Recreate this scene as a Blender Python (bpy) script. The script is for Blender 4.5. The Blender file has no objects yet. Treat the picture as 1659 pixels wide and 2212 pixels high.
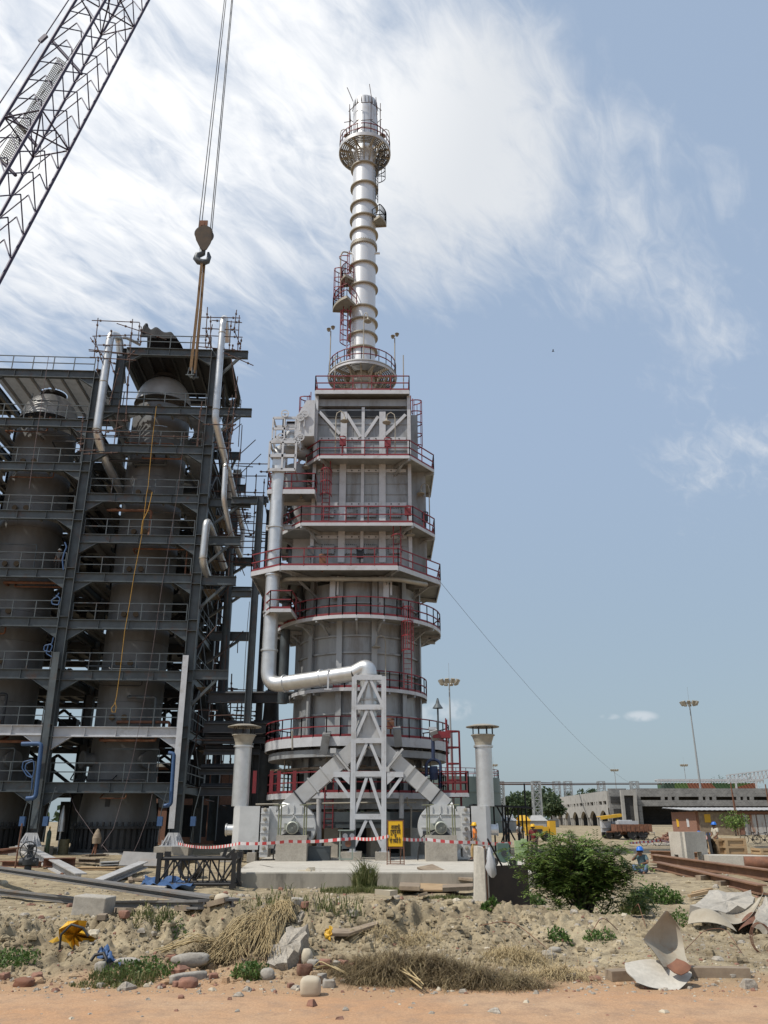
import bpy, math, random
import numpy as np
from mathutils import Vector, Matrix, Quaternion
R = math.radians
PI = math.pi
random.seed(7)
SC = bpy.context.scene
COL = SC.collection
# ------------------------------------------------------------------ camera, sky, sun, exposure
CAMZ = 2.3; FPX = 1744.0; CX, CY = 829.5, 1106.0; PITCH = R(21.0)
cd = bpy.data.cameras.new('camera'); cam = bpy.data.objects.new('camera', cd); COL.objects.link(cam)
cd.sensor_fit = 'HORIZONTAL'; cd.sensor_width = 36.0; cd.lens = 36.0*FPX/1659.0
cd.clip_start = 0.1; cd.clip_end = 12000
cam.location = (0, 0, CAMZ); cam.rotation_euler = (R(90)+PITCH, 0, 0)
SC.camera = cam
SUN_AZ, SUN_EL = R(-118.0), R(55.0)       # compass direction of the sun (from +Y, clockwise) and its height
w = bpy.data.worlds.new("World"); SC.world = w; w.use_nodes = True
nt = w.node_tree; nt.nodes.clear()
def N(t, tree=None, **k):
    n = (tree or nt).nodes.new(t)
    for a, b in k.items(): setattr(n, a, b)
    return n
out = N('ShaderNodeOutputWorld'); bg = N('ShaderNodeBackground'); bg.inputs[1].default_value = 0.1
nt.links.new(bg.outputs[0], out.inputs[0])
sky = N('ShaderNodeTexSky', sky_type='NISHITA', sun_disc=False, sun_elevation=SUN_EL, sun_rotation=SUN_AZ,
        altitude=0, air_density=1.0, dust_density=2.4, ozone_density=1.6)
tc = N('ShaderNodeTexCoord')
def wmath(op, a, b=None, c=None, clamp=False):
    n = N('ShaderNodeMath', operation=op, use_clamp=clamp)
    for i, q in enumerate((a, b, c)):
        if q is None: continue
        if isinstance(q, (int, float)): n.inputs[i].default_value = q
        else: nt.links.new(q, n.inputs[i])
    return n.outputs[0]
def wdot(v):
    n = N('ShaderNodeVectorMath', operation='DOT_PRODUCT'); nt.links.new(tc.outputs['Generated'], n.inputs[0])
    n.inputs[1].default_value = v; return n.outputs['Value']
def wstep(x, a, b):
    n = N('ShaderNodeMapRange', interpolation_type='SMOOTHSTEP'); nt.links.new(x, n.inputs[0])
    n.inputs[1].default_value = a; n.inputs[2].default_value = b; return n.outputs[0]
def raydir(x, y):
    u = (x-CX)/FPX; v = (CY-y)/FPX
    return Vector((u, math.cos(PITCH)-v*math.sin(PITCH), math.sin(PITCH)+v*math.cos(PITCH))).normalized()
# a cirrus layer: the view direction met with a flat layer high above gives the cloud its own perspective
sx = N('ShaderNodeSeparateXYZ'); nt.links.new(tc.outputs['Generated'], sx.inputs[0])
zz = wmath('MAXIMUM', wmath('ADD', sx.outputs[2], 0.06), 0.05)
qx = wmath('DIVIDE', sx.outputs[0], zz); qy = wmath('DIVIDE', sx.outputs[1], zz)
cb = N('ShaderNodeCombineXYZ'); nt.links.new(qx, cb.inputs[0]); nt.links.new(qy, cb.inputs[1])
def wnoise(scale, rot, stretch, detail=8, rough=0.6, dist=0.0, loc=(0, 0, 0)):
    m = N('ShaderNodeMapping'); nt.links.new(cb.outputs[0], m.inputs[0])
    m.vector_type = 'TEXTURE'; m.inputs['Rotation'].default_value = (0, 0, rot); m.inputs['Scale'].default_value = tuple(1/q for q in stretch); m.inputs['Location'].default_value = loc
    n = N('ShaderNodeTexNoise'); nt.links.new(m.outputs[0], n.inputs['Vector'])
    n.inputs['Scale'].default_value = scale; n.inputs['Detail'].default_value = detail
    n.inputs['Roughness'].default_value = rough; n.inputs['Distortion'].default_value = dist
    return n.outputs[0]
n1 = wnoise(2.4, R(48), (1.0, 2.3, 1), 9, 0.6, 0.5)
n2 = wnoise(9.0, R(58), (1.0, 2.6, 1), 7, 0.6, 0.9, (3, 1, 0))
n3 = wnoise(0.9, 0, (1, 1, 1), 4, 0.5, 0.3, (5, 2, 0))
tex = wmath('ADD', wmath('MULTIPLY', n1, 0.62), wmath('MULTIPLY', n2, 0.38))
sheet = wmath('MAXIMUM', wstep(wdot(raydir(80, 20)), 0.86, 0.985), wmath('MULTIPLY', wstep(wdot(raydir(640, 110)), 0.92, 0.999), 0.66))          # the milky sheet to the upper left
band = wmath('MAXIMUM', wmath('MAXIMUM', wstep(wdot(raydir(1040, 390)), 0.980, 0.9995), wmath('MULTIPLY', wstep(wdot(raydir(1260, 470)), 0.984, 0.9995), .9)), wmath('MULTIPLY', wstep(wdot(raydir(1450, 545)), 0.987, 0.9998), .75))          # the ragged band running out of it to the right
band2 = wstep(wdot(raydir(1560, 945)), 0.988, 0.9995)        # a faint wisp low on the right
yy = wmath('MAXIMUM', sx.outputs[1], 0.01); tx_ = wmath('DIVIDE', sx.outputs[0], yy); tz_ = wmath('DIVIDE', sx.outputs[2], yy)
def pufff(px_, py_, wx, wy, k):          # small low cumulus: a soft flat patch broken up by noise
    d = raydir(px_, py_); a = wmath('DIVIDE', wmath('SUBTRACT', tx_, d.x/d.y), wx/FPX); b = wmath('DIVIDE', wmath('SUBTRACT', tz_, d.z/d.y), wy/FPX)
    return wmath('MULTIPLY', wstep(wmath('ADD', wmath('MULTIPLY', a, a), wmath('MULTIPLY', b, b)), 1.6, 0.0), k)
n4 = N('ShaderNodeTexNoise'); nt.links.new(tc.outputs['Generated'], n4.inputs['Vector']); n4.inputs['Scale'].default_value = 55; n4.inputs['Detail'].default_value = 5
puff = wmath('MAXIMUM', wmath('MAXIMUM', pufff(1385, 1547, 34, 11, .55), pufff(1318, 1548, 20, 6, .3)), wmath('MAXIMUM', pufff(975, 1532, 55, 22, .4), pufff(920, 1540, 40, 16, .35)))
cover = wmath('ADD', wmath('MULTIPLY', sheet, 0.86), wmath('MULTIPLY', band, 0.66))
cover = wmath('ADD', cover, wmath('MULTIPLY', band2, 0.44))
cover = wmath('ADD', cover, wmath('MULTIPLY', wmath('SUBTRACT', n3, 0.5), 0.25))
den = wmath('SUBTRACT', wmath('ADD', wmath('MULTIPLY', tex, 1.9), cover), 1.24)
den = wstep(den, 0.0, 0.85)
den = wmath('MULTIPLY', den, 0.97)
den = wmath('MAXIMUM', den, wmath('MULTIPLY', puff, wstep(n4.outputs[0], 0.36, 0.6)))
mx = N('ShaderNodeMix', data_type='RGBA'); nt.links.new(den, mx.inputs[0])
hz = N('ShaderNodeMix', data_type='RGBA'); nt.links.new(sky.outputs[0], hz.inputs[6]); vl = N('ShaderNodeMix', data_type='RGBA'); nt.links.new(wstep(sx.outputs[2], 0.02, 0.5), vl.inputs[0]); vl.inputs[6].default_value = (4.2, 5.3, 6.0, 1); vl.inputs[7].default_value = (4.7, 6.0, 7.9, 1)
nt.links.new(vl.outputs[2], hz.inputs[7]); hz.inputs[0].default_value = 0.68
nt.links.new(hz.outputs[2], mx.inputs[6]); cw = N('ShaderNodeMix', data_type='RGBA'); nt.links.new(wstep(wdot(raydir(180, -40)), 0.90, 0.985), cw.inputs[0]); cw.inputs[6].default_value = (7.7, 8.0, 8.4, 1); cw.inputs[7].default_value = (11.2, 11.2, 11.2, 1); nt.links.new(cw.outputs[2], mx.inputs[7])
nt.links.new(mx.outputs[2], bg.inputs[0])
sl = bpy.data.lights.new('sun', 'SUN'); sl.energy = 4.0; sl.angle = R(0.55); sl.color = (1.0, 0.955, 0.87)
so = bpy.data.objects.new('sun', sl); COL.objects.link(so)
sdir = Vector((math.sin(SUN_AZ)*math.cos(SUN_EL), math.cos(SUN_AZ)*math.cos(SUN_EL), math.sin(SUN_EL)))
so.rotation_euler = sdir.to_track_quat('Z', 'Y').to_euler(); so.location = (0, 0, 80)
SC.view_settings.view_transform = 'Standard'; SC.view_settings.look = 'None'
SC.view_settings.exposure = 0.0; SC.view_settings.gamma = 1.0
try:
    SC.cycles.max_bounces = 6; SC.cycles.use_denoising = True
except Exception: pass

# ------------------------------------------------------------------ measuring helpers (points of the survey grid -> metres)
def P(x, y, Y):                       # the point of that sight line at distance Y along the ground
    u = (x-CX)/FPX; v = (CY-y)/FPX
    d = Y/(math.cos(PITCH)-v*math.sin(PITCH))
    return Vector((u*d, Y, CAMZ + d*(math.sin(PITCH)+v*math.cos(PITCH))))
def view(ox, oy, s): return lambda x, y: (ox+x*s, oy+y*s)
vA = view(0, 636, .35); vB = view(0, 1244, .35); vC = view(525.4, 801.9, .2834); vD = view(470, 1327, .3834)
vE = view(663.6, 165.9, .3125); vF = view(912.5, 1410, .45); vG = view(0, 1769.6, .3667); vH = view(497.7, 1769.6, .3667)
vI = view(995.4, 1714, .4); vJ = view(0, 0, .375); vK = view(995.4, 1631, .3); vL = view(553, 1659, .2333)
vM = view(414.8, 940, .175); vN = view(387, 1299.6, .1833); vO = view(414.8, 1548.4, .1667); vQ = view(884.8, 1437.8, .2)
vR = view(1272, 1631.4, .2333); vS = view(0, 1603.7, .2333); vT = view(165.9, 663.6, .2333)

# ------------------------------------------------------------------ terrain
def vn(x, y, s):
    ix = np.floor(x); iy = np.floor(y); fx = x-ix; fy = y-iy
    fx = fx*fx*(3-2*fx); fy = fy*fy*(3-2*fy)
    def h(a, b):
        q = np.sin(a*127.1+b*311.7+s*74.7)*43758.5453
        return q-np.floor(q)
    return (h(ix, iy)*(1-fx)+h(ix+1, iy)*fx)*(1-fy)+(h(ix, iy+1)*(1-fx)+h(ix+1, iy+1)*fx)*fy
def fbm(x, y, s, o=4, g=0.5):
    a = 0; k = 1.0; t = 0
    for i in range(o):
        a = a+k*(vn(x*2**i+i*17.3, y*2**i-i*9.1, s+i)-0.5); t += k; k *= g
    return a/t
def sst(x, a, b):
    t = np.clip((x-a)/(b-a), 0, 1); return t*t*(3-2*t)
def road_edge(x):
    return 13.5+0.5*np.sin(x*0.31+1.0)*0.6+1.6*fbm(x*0.35, x*0+3.3, 3, 3)-0.04*np.clip(x, -20, 4)
def H(x, y):
    x = np.asarray(x, float); y = np.asarray(y, float)
    e = road_edge(x)
    amp = 0.50+0.34*np.exp(-((x+2.6)/1.9)**2)+0.12*np.exp(-((x-1.5)/1.5)**2)-0.20*sst(x, 3.6, 6.0)+0.9*fbm(x*0.3, x*0+9, 5, 3)*0.35
    crest = 18.6+0.9*np.sin(x*0.4)+1.5*fbm(x*0.4, x*0+1, 8, 2)
    up = sst(y, e-0.1, crest); dn = 1-sst(y, crest+0.2, crest+4.2)
    ridge = amp*up*(0.18+0.82*dn)
    z = ridge
    left = sst(-x, 4.8, 6.2); right = sst(x, 5.2, 7.5)
    z = z*(1-sst(y, 24, 31))+ (left*0.46*sst(y, 27, 42)+right*0.44*sst(y, 23, 33)+(1-left)*(1-right)*0.42*sst(y, 34, 35))
    z = np.where(y > 45, np.maximum(z, 0.46), z)
    z = z+1.05*sst(y, 60, 150)
    rough = sst(y, e+0.1, e+1.4)*(1-sst(y, 45, 60))
    clod = np.exp(-((y-(crest-1.3))/1.7)**2)
    lump = np.abs(fbm(x*1.6, y*1.6, 21, 4, 0.55))*1.25
    sand = 1-0.75*sst(x, 3.0, 5.5)*(1-sst(y, 17.4, 18.6))
    z = z+rough*(0.17*fbm(x*0.55, y*0.55, 11, 4)+0.085*fbm(x*2.1, y*2.1, 13, 4, .6)*(0.6+1.6*clod)*sand)+rough*clod*(lump-0.12)*0.8*sand*(1-0.45*sst(x, 0, 2))
    z = z+rough*(0.35+clod)*sand*(np.abs(fbm(x*3.7, y*3.7, 25, 4, .62))-.1)*0.46*(1-sst(y, 22, 24))
    z = z-rough*clod*sand*0.22*sst(fbm(x*1.1+4, y*2.0, 27, 4, .6), .06, .2)
    z = z+0.012*fbm(x*1.1, y*1.1, 31, 3)
    return z
def hz_(x, y): return float(H(np.array([x]), np.array([y]))[0])
_gc = {}
def G(x, y, lift=0.0):
    k = (round(x, 2), round(y, 2), lift)
    if k not in _gc: _gc[k] = G_(x, y, lift)
    return _gc[k].copy()
def G_(x, y, lift=0.0):                 # the point of that sight line on the ground
    u = (x-CX)/FPX; v = (CY-y)/FPX
    d = np.array([u, math.cos(PITCH)-v*math.sin(PITCH), math.sin(PITCH)+v*math.cos(PITCH)])
    t = np.arange(8, 260, 0.04); zx = H(t*d[0]/d[1], t)
    zr = CAMZ+t*d[2]/d[1]
    k = np.argmax(zr < zx)
    Y = t[k] if zr[k] < zx[k] else 200.0
    return Vector((Y*d[0]/d[1], Y, hz_(Y*d[0]/d[1], Y)+lift))

# ------------------------------------------------------------------ mesh builder
class MB:
    def __init__(s): s.v = []; s.f = []; s.sm = []; s.mi = []; s.m = 0
    def add(s, vs, fs, smooth=False):
        b = len(s.v); s.v.extend([tuple(p) for p in vs])
        for f in fs: s.f.append([b+i for i in f]); s.sm.append(smooth); s.mi.append(s.m)
        return s
    def box(s, c, d, rot=None):
        x, y, z = d[0]/2, d[1]/2, d[2]/2
        vs = [Vector((a, b, e)) for a in (-x, x) for b in (-y, y) for e in (-z, z)]
        if rot is not None:
            M = rot if isinstance(rot, Matrix) else Matrix.Rotation(rot, 3, 'Z')
            vs = [M @ q for q in vs]
        c = Vector(c)
        return s.add([q+c for q in vs], [(0, 1, 3, 2), (4, 6, 7, 5), (0, 4, 5, 1), (2, 3, 7, 6), (0, 2, 6, 4), (1, 5, 7, 3)])
    def bar(s, a, b, wd, ht=None, up=(0, 0, 1)):
        a = Vector(a); b = Vector(b); ht = ht or wd
        d = b-a; L = d.length
        if L < 1e-6: return s
        d /= L; u = Vector(up)
        if abs(d.dot(u)) > 0.98: u = Vector((0, 1, 0)) if abs(d.y) < 0.9 else Vector((1, 0, 0))
        sd = d.cross(u).normalized(); u = sd.cross(d).normalized()
        vs = []
        for q in (a, b):
            for e, g in ((-1, -1), (1, -1), (1, 1), (-1, 1)): vs.append(q+sd*(e*wd/2)+u*(g*ht/2))
        return s.add(vs, [(3, 2, 1, 0), (4, 5, 6, 7), (0, 1, 5, 4), (1, 2, 6, 5), (2, 3, 7, 6), (3, 0, 4, 7)])
    def ibeam(s, a, b, h, wd, tf=0.035, tw=0.03, up=(0, 0, 1)):
        a = Vector(a); b = Vector(b); d = (b-a).normalized(); u = Vector(up)
        sd = d.cross(u).normalized(); u = sd.cross(d).normalized()
        s.bar(a+u*(h/2-tf/2), b+u*(h/2-tf/2), wd, tf, up); s.bar(a-u*(h/2-tf/2), b-u*(h/2-tf/2), wd, tf, up)
        return s.bar(a, b, tw, h-2*tf, up)
    def tube(s, a, b, r, n=8, r2=None, cap=True):
        a = Vector(a); b = Vector(b); r2 = r if r2 is None else r2
        d = (b-a)
        if d.length < 1e-6: return s
        q = d.to_track_quat('Z', 'Y'); M = q.to_matrix()
        cs = [Vector((math.cos(2*PI*i/n), math.sin(2*PI*i/n), 0)) for i in range(n)]
        A = [a+M @ (c*r) for c in cs]; B = [b+M @ (c*r2) for c in cs]
        s.add(A+B, [(i, (i+1) % n, n+(i+1) % n, n+i) for i in range(n)], True)
        if cap:
            s.add(A, [tuple(reversed(range(n)))]); s.add(B, [tuple(range(n))])
        return s
    def path(s, pts, r, n=8, bend=0.0, seg=6, cap=True, closed=False):
        pts = [Vector(p) for p in pts]
        if bend > 0 and len(pts) > 2:
            o = [pts[0]]
            for i in range(1, len(pts)-1):
                p = pts[i]; a = pts[i-1]-p; c = pts[i+1]-p
                k = min(bend, a.length*0.48, c.length*0.48)
                a = p+a.normalized()*k; c = p+c.normalized()*k
                for j in range(seg+1):
                    t = j/seg; o.append(a*(1-t)**2+p*2*t*(1-t)+c*t*t)
            o.append(pts[-1]); pts = o
        rr = r if isinstance(r, (list, tuple)) else [r]*len(pts)
        rings = []; nrm = None
        m = len(pts)
        for i, p in enumerate(pts):
            if closed: t = pts[(i+1) % m]-pts[i-1]
            else: t = (pts[min(i+1, m-1)]-pts[max(i-1, 0)])
            t.normalize()
            if nrm is None:
                nrm = t.orthogonal().normalized()
            else:
                nrm = (nrm-t*nrm.dot(t))
                nrm = nrm.normalized() if nrm.length > 1e-6 else t.orthogonal().normalized()
            bn = t.cross(nrm)
            rings.append([p+(nrm*math.cos(2*PI*k/n)+bn*math.sin(2*PI*k/n))*rr[i] for k in range(n)])
        vs = [q for rg in rings for q in rg]; fs = []
        for i in range(m if closed else m-1):
            j = (i+1) % m
            for k in range(n): fs.append((i*n+k, i*n+(k+1) % n, j*n+(k+1) % n, j*n+k))
        s.add(vs, fs, True)
        if cap and not closed:
            s.add(rings[0], [tuple(reversed(range(n)))]); s.add(rings[-1], [tuple(range(n))])
        return s
    def lathe(s, prof, c=(0, 0, 0), n=24, M=None, a0=0.0, a1=2*PI, smooth=True, sharp=True):
        c = Vector(c); full = abs(a1-a0-2*PI) < 1e-6; m = n if full else n+1
        ring = lambda r, z: [c+(M @ Vector((r*math.cos(a0+(a1-a0)*i/n), r*math.sin(a0+(a1-a0)*i/n), z)) if M else Vector((r*math.cos(a0+(a1-a0)*i/n), r*math.sin(a0+(a1-a0)*i/n), z))) for i in range(m)]
        if sharp:
            for (r1, z1), (r2, z2) in zip(prof[:-1], prof[1:]):
                A = ring(max(r1, 1e-4), z1); B = ring(max(r2, 1e-4), z2)
                s.add(A+B, [(i, (i+1) % m, m+(i+1) % m, m+i) for i in range(n)], smooth)
        else:
            vs = [];
            for r1, z1 in prof: vs += ring(max(r1, 1e-4), z1)
            fs = []
            for k in range(len(prof)-1): fs += [(k*m+i, k*m+(i+1) % m, (k+1)*m+(i+1) % m, (k+1)*m+i) for i in range(n)]
            s.add(vs, fs, smooth)
        return s
    def prism(s, poly, z0, z1):
        n = len(poly)
        vs = [(p[0], p[1], z0) for p in poly]+[(p[0], p[1], z1) for p in poly]
        return s.add(vs, [tuple(reversed(range(n))), tuple(range(n, 2*n))]+[(i, (i+1) % n, n+(i+1) % n, n+i) for i in range(n)])
    def slab(s, pts, th):              # a plate: outline of 3-D points, thickness along its normal
        pts = [Vector(p) for p in pts]; n = len(pts)
        nm = (pts[1]-pts[0]).cross(pts[-1]-pts[0]).normalized()*th
        vs = pts+[p+nm for p in pts]
        return s.add(vs, [tuple(reversed(range(n))), tuple(range(n, 2*n))]+[(i, (i+1) % n, n+(i+1) % n, n+i) for i in range(n)])
    def build(s, name, mat, parent=None, world=True):
        o = Vector((0, 0, 0)); q = parent
        while q is not None and world: o += q.location; q = q.parent
        me = bpy.data.meshes.new(name)
        me.from_pydata([(p[0]-o.x, p[1]-o.y, p[2]-o.z) for p in s.v], [], s.f)
        for m in (mat if isinstance(mat, (list, tuple)) else [mat]): me.materials.append(m)
        me.polygons.foreach_set('use_smooth', s.sm); me.polygons.foreach_set('material_index', s.mi)
        me.update()
        ob = bpy.data.objects.new(name, me); COL.objects.link(ob); ob.parent = parent
        return ob
def tag(o, label, cat, group=None):
    o['label'] = label; o['category'] = cat
    if group: o['group'] = group
    return o
def thing(name, label, cat, loc=(0, 0, 0), rz=0.0, group=None):
    o = bpy.data.objects.new(name, None); COL.objects.link(o); o.empty_display_size = 0.3
    o.location = loc; o.rotation_euler = (0, 0, rz)
    return tag(o, label, cat, group)
def struct(o, kind='structure'):
    o['kind'] = kind; return o
def dup(o, loc, rz=0.0, label=None, scale=None):
    c = o.copy(); COL.objects.link(c); c.location = loc; c.rotation_euler = (0, 0, rz)
    if scale: c.scale = scale
    if label: c['label'] = label
    for ch in list(o.children):
        d = ch.copy(); COL.objects.link(d); d.parent = c
        for g in list(ch.children):
            e = g.copy(); COL.objects.link(e); e.parent = d
    return c

# ------------------------------------------------------------------ materials
def mat(name, col, rough=0.6, metal=0.0, col2=None, scale=3.0, amt=0.5, bump=0.0, bscale=20.0, stain=None, sscale=1.2, sth=(0.55, 0.75), stretch=(1, 1, 1), fine=0.0, spec=None):
    m = bpy.data.materials.new(name); m.use_nodes = True
    t = m.node_tree; b = t.nodes['Principled BSDF']
    b.inputs['Roughness'].default_value = rough; b.inputs['Metallic'].default_value = metal
    if spec is not None: b.inputs['Specular IOR Level'].default_value = spec
    L = t.links.new
    co = N('ShaderNodeTexCoord', t); mp = N('ShaderNodeMapping', t); L(co.outputs['Object'], mp.inputs[0]); mp.inputs['Scale'].default_value = stretch
    n = N('ShaderNodeTexNoise', t); L(mp.outputs[0], n.inputs['Vector']); n.inputs['Scale'].default_value = scale; n.inputs['Detail'].default_value = 6; n.inputs['Roughness'].default_value = 0.62
    c2 = col2 or tuple(c*0.62 for c in col)
    r = N('ShaderNodeMapRange', t); L(n.outputs[0], r.inputs[0]); r.inputs[1].default_value = 0.35; r.inputs[2].default_value = 0.68; r.inputs[4].default_value = amt
    mx = N('ShaderNodeMix', t, data_type='RGBA'); L(r.outputs[0], mx.inputs[0]); mx.inputs[6].default_value = (*col, 1); mx.inputs[7].default_value = (*c2, 1)
    last = mx.outputs[2]
    if stain:
        n2 = N('ShaderNodeTexNoise', t); L(mp.outputs[0], n2.inputs['Vector']); n2.inputs['Scale'].default_value = sscale; n2.inputs['Detail'].default_value = 9; n2.inputs['Roughness'].default_value = 0.7
        r2 = N('ShaderNodeMapRange', t); L(n2.outputs[0], r2.inputs[0]); r2.inputs[1].default_value = sth[0]; r2.inputs[2].default_value = sth[1]
        m2 = N('ShaderNodeMix', t, data_type='RGBA'); L(r2.outputs[0], m2.inputs[0]); L(last, m2.inputs[6]); m2.inputs[7].default_value = (*stain, 1)
        last = m2.outputs[2]
    if fine > 0:
        n3 = N('ShaderNodeTexNoise', t); L(co.outputs['Object'], n3.inputs['Vector']); n3.inputs['Scale'].default_value = scale*9; n3.inputs['Detail'].default_value = 4
        r3 = N('ShaderNodeMapRange', t); L(n3.outputs[0], r3.inputs[0]); r3.inputs[1].default_value = 0.3; r3.inputs[2].default_value = 0.7; r3.inputs[3].default_value = 1-fine; r3.inputs[4].default_value = 1+fine
        vm = N('ShaderNodeVectorMath', t, operation='SCALE'); L(last, vm.inputs[0]); L(r3.outputs[0], vm.inputs['Scale']); last = vm.outputs[0]
    L(last, b.inputs['Base Color'])
    if bump > 0:
        n4 = N('ShaderNodeTexNoise', t); L(co.outputs['Object'], n4.inputs['Vector']); n4.inputs['Scale'].default_value = bscale; n4.inputs['Detail'].default_value = 6
        bp = N('ShaderNodeBump', t); bp.inputs['Strength'].default_value = bump; bp.inputs['Distance'].default_value = 0.02; L(n4.outputs[0], bp.inputs['Height']); L(bp.outputs[0], b.inputs['Normal'])
    return m
M = {}
M['steel'] = mat('steel_paint', (.085, .102, .11), .5, .1, (.05, .056, .06), 1.6, .8, .1, 12, stain=(.11, .065, .045), sscale=1.3, sth=(.55, .72))
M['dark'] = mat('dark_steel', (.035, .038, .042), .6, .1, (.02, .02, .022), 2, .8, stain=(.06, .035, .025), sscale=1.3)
M['silver'] = mat('aluminium_cladding', (.66, .66, .655), .38, .72, (.50, .49, .47), 2.5, .6, .06, 9, stain=(.36, .31, .24), sscale=.9, sth=(.60, .82))
M['stack'] = mat('aluminium_paint', (.70, .705, .71), .36, .35, (.58, .58, .58), 1.2, .6, .03, 5, stain=(.42, .40, .36), sscale=.7, sth=(.62, .85), stretch=(1, 1, .25))
M['furnace'] = mat('heater_casing_paint', (.36, .37, .375), .5, .3, (.23, .235, .24), .9, .9, .06, 6, stain=(.17, .145, .12), sscale=.9, sth=(.5, .74), stretch=(1, 1, .22))
M['white'] = mat('white_paint', (.54, .545, .56), .5, .15, (.42, .42, .43), 1.8, .7, stain=(.30, .27, .235), sscale=1.6, sth=(.54, .78))
M['duct'] = mat('duct_paint', (.50, .495, .485), .5, .3, (.38, .37, .355), 1.4, .7, .05, 8, stain=(.36, .33, .28), sscale=1.0, sth=(.58, .82))
M['red'] = mat('red_paint', (.225, .020, .027), .5, 0, (.12, .02, .022), 3, .7)
M['brown_ring'] = mat('weathered_ring', (.36, .33, .27), .6, .2, (.24, .21, .17), 2, .8)
M['rust'] = mat('rust', (.235, .105, .06), .85, .1, (.10, .05, .035), 3, .9, .2, 20, stain=(.28, .18, .12), sscale=2.2)
M['scaf'] = mat('scaffold_pipe', (.115, .062, .048), .75, .2, (.06, .045, .04), 3, .9)
M['conc'] = mat('concrete', (.40, .365, .31), .9, 0, (.30, .27, .225), 1.5, .8, .25, 25, stain=(.20, .18, .155), sscale=.9, sth=(.56, .78), fine=.12)
M['conc_light'] = mat('pale_concrete', (.50, .465, .40), .9, 0, (.40, .365, .31), 1.6, .8, .2, 25, stain=(.30, .27, .23), sscale=.9, sth=(.58, .8), fine=.1)
M['black'] = mat('black_steel', (.018, .018, .02), .55, .2, (.03, .026, .022), 3, .6)
M['grating'] = mat('galvanised_grating', (.30, .30, .29), .6, .3, (.20, .20, .19), 2, .7)
M['yellow'] = mat('yellow_paint', (.62, .36, .02), .55, 0, (.50, .28, .03), 3, .5)
M['wood'] = mat('raw_timber', (.42, .29, .16), .8, 0, (.30, .20, .11), 2.5, .9, .15, 18, stretch=(1, 1, 5))
M['oldwood'] = mat('weathered_timber', (.30, .235, .165), .9, 0, (.17, .125, .09), 3, .9, .2, 18, stretch=(1, 4, 1))
M['blue'] = mat('blue_sheath', (.045, .10, .22), .55, 0, (.03, .07, .16), 3, .6)
M['brick'] = mat('brick_red', (.28, .14, .095), .9, 0, (.18, .10, .07), 6, .9, .2, 25, fine=.15)
M['girder'] = mat('girder_rust', (.25, .135, .08), .85, .05, (.15, .085, .055), 1.5, .9, .2, 20, stain=(.34, .24, .16), sscale=1.8)
M['tarp'] = mat('black_tarpaulin', (.012, .012, .014), .9, 0, (.02, .02, .022), 3)
M['roofdark'] = M['dark']
# ------------------------------------------------------------------ ground and road
def gridmesh(xs, ys, zf, name, m, yw=None):
    X, Y = np.meshgrid(xs, ys); Z = zf(X, Y)
    nx, ny = len(xs), len(ys)
    v = np.stack([X.ravel(), Y.ravel(), Z.ravel()], 1)
    i = np.arange(nx*ny).reshape(ny, nx)
    f = np.stack([i[:-1, :-1].ravel(), i[:-1, 1:].ravel(), i[1:, 1:].ravel(), i[1:, :-1].ravel()], 1)
    me = bpy.data.meshes.new(name); me.vertices.add(len(v)); me.vertices.foreach_set('co', v.ravel())
    me.loops.add(f.size); me.loops.foreach_set('vertex_index', f.ravel().astype(np.int32))
    me.polygons.add(len(f)); me.polygons.foreach_set('loop_start', np.arange(0, f.size, 4, dtype=np.int32)); me.polygons.foreach_set('use_smooth', np.ones(len(f), bool))
    me.update(calc_edges=True); me.validate(); me.materials.append(m)
    o = bpy.data.objects.new(name, me); COL.objects.link(o); return o
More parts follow.
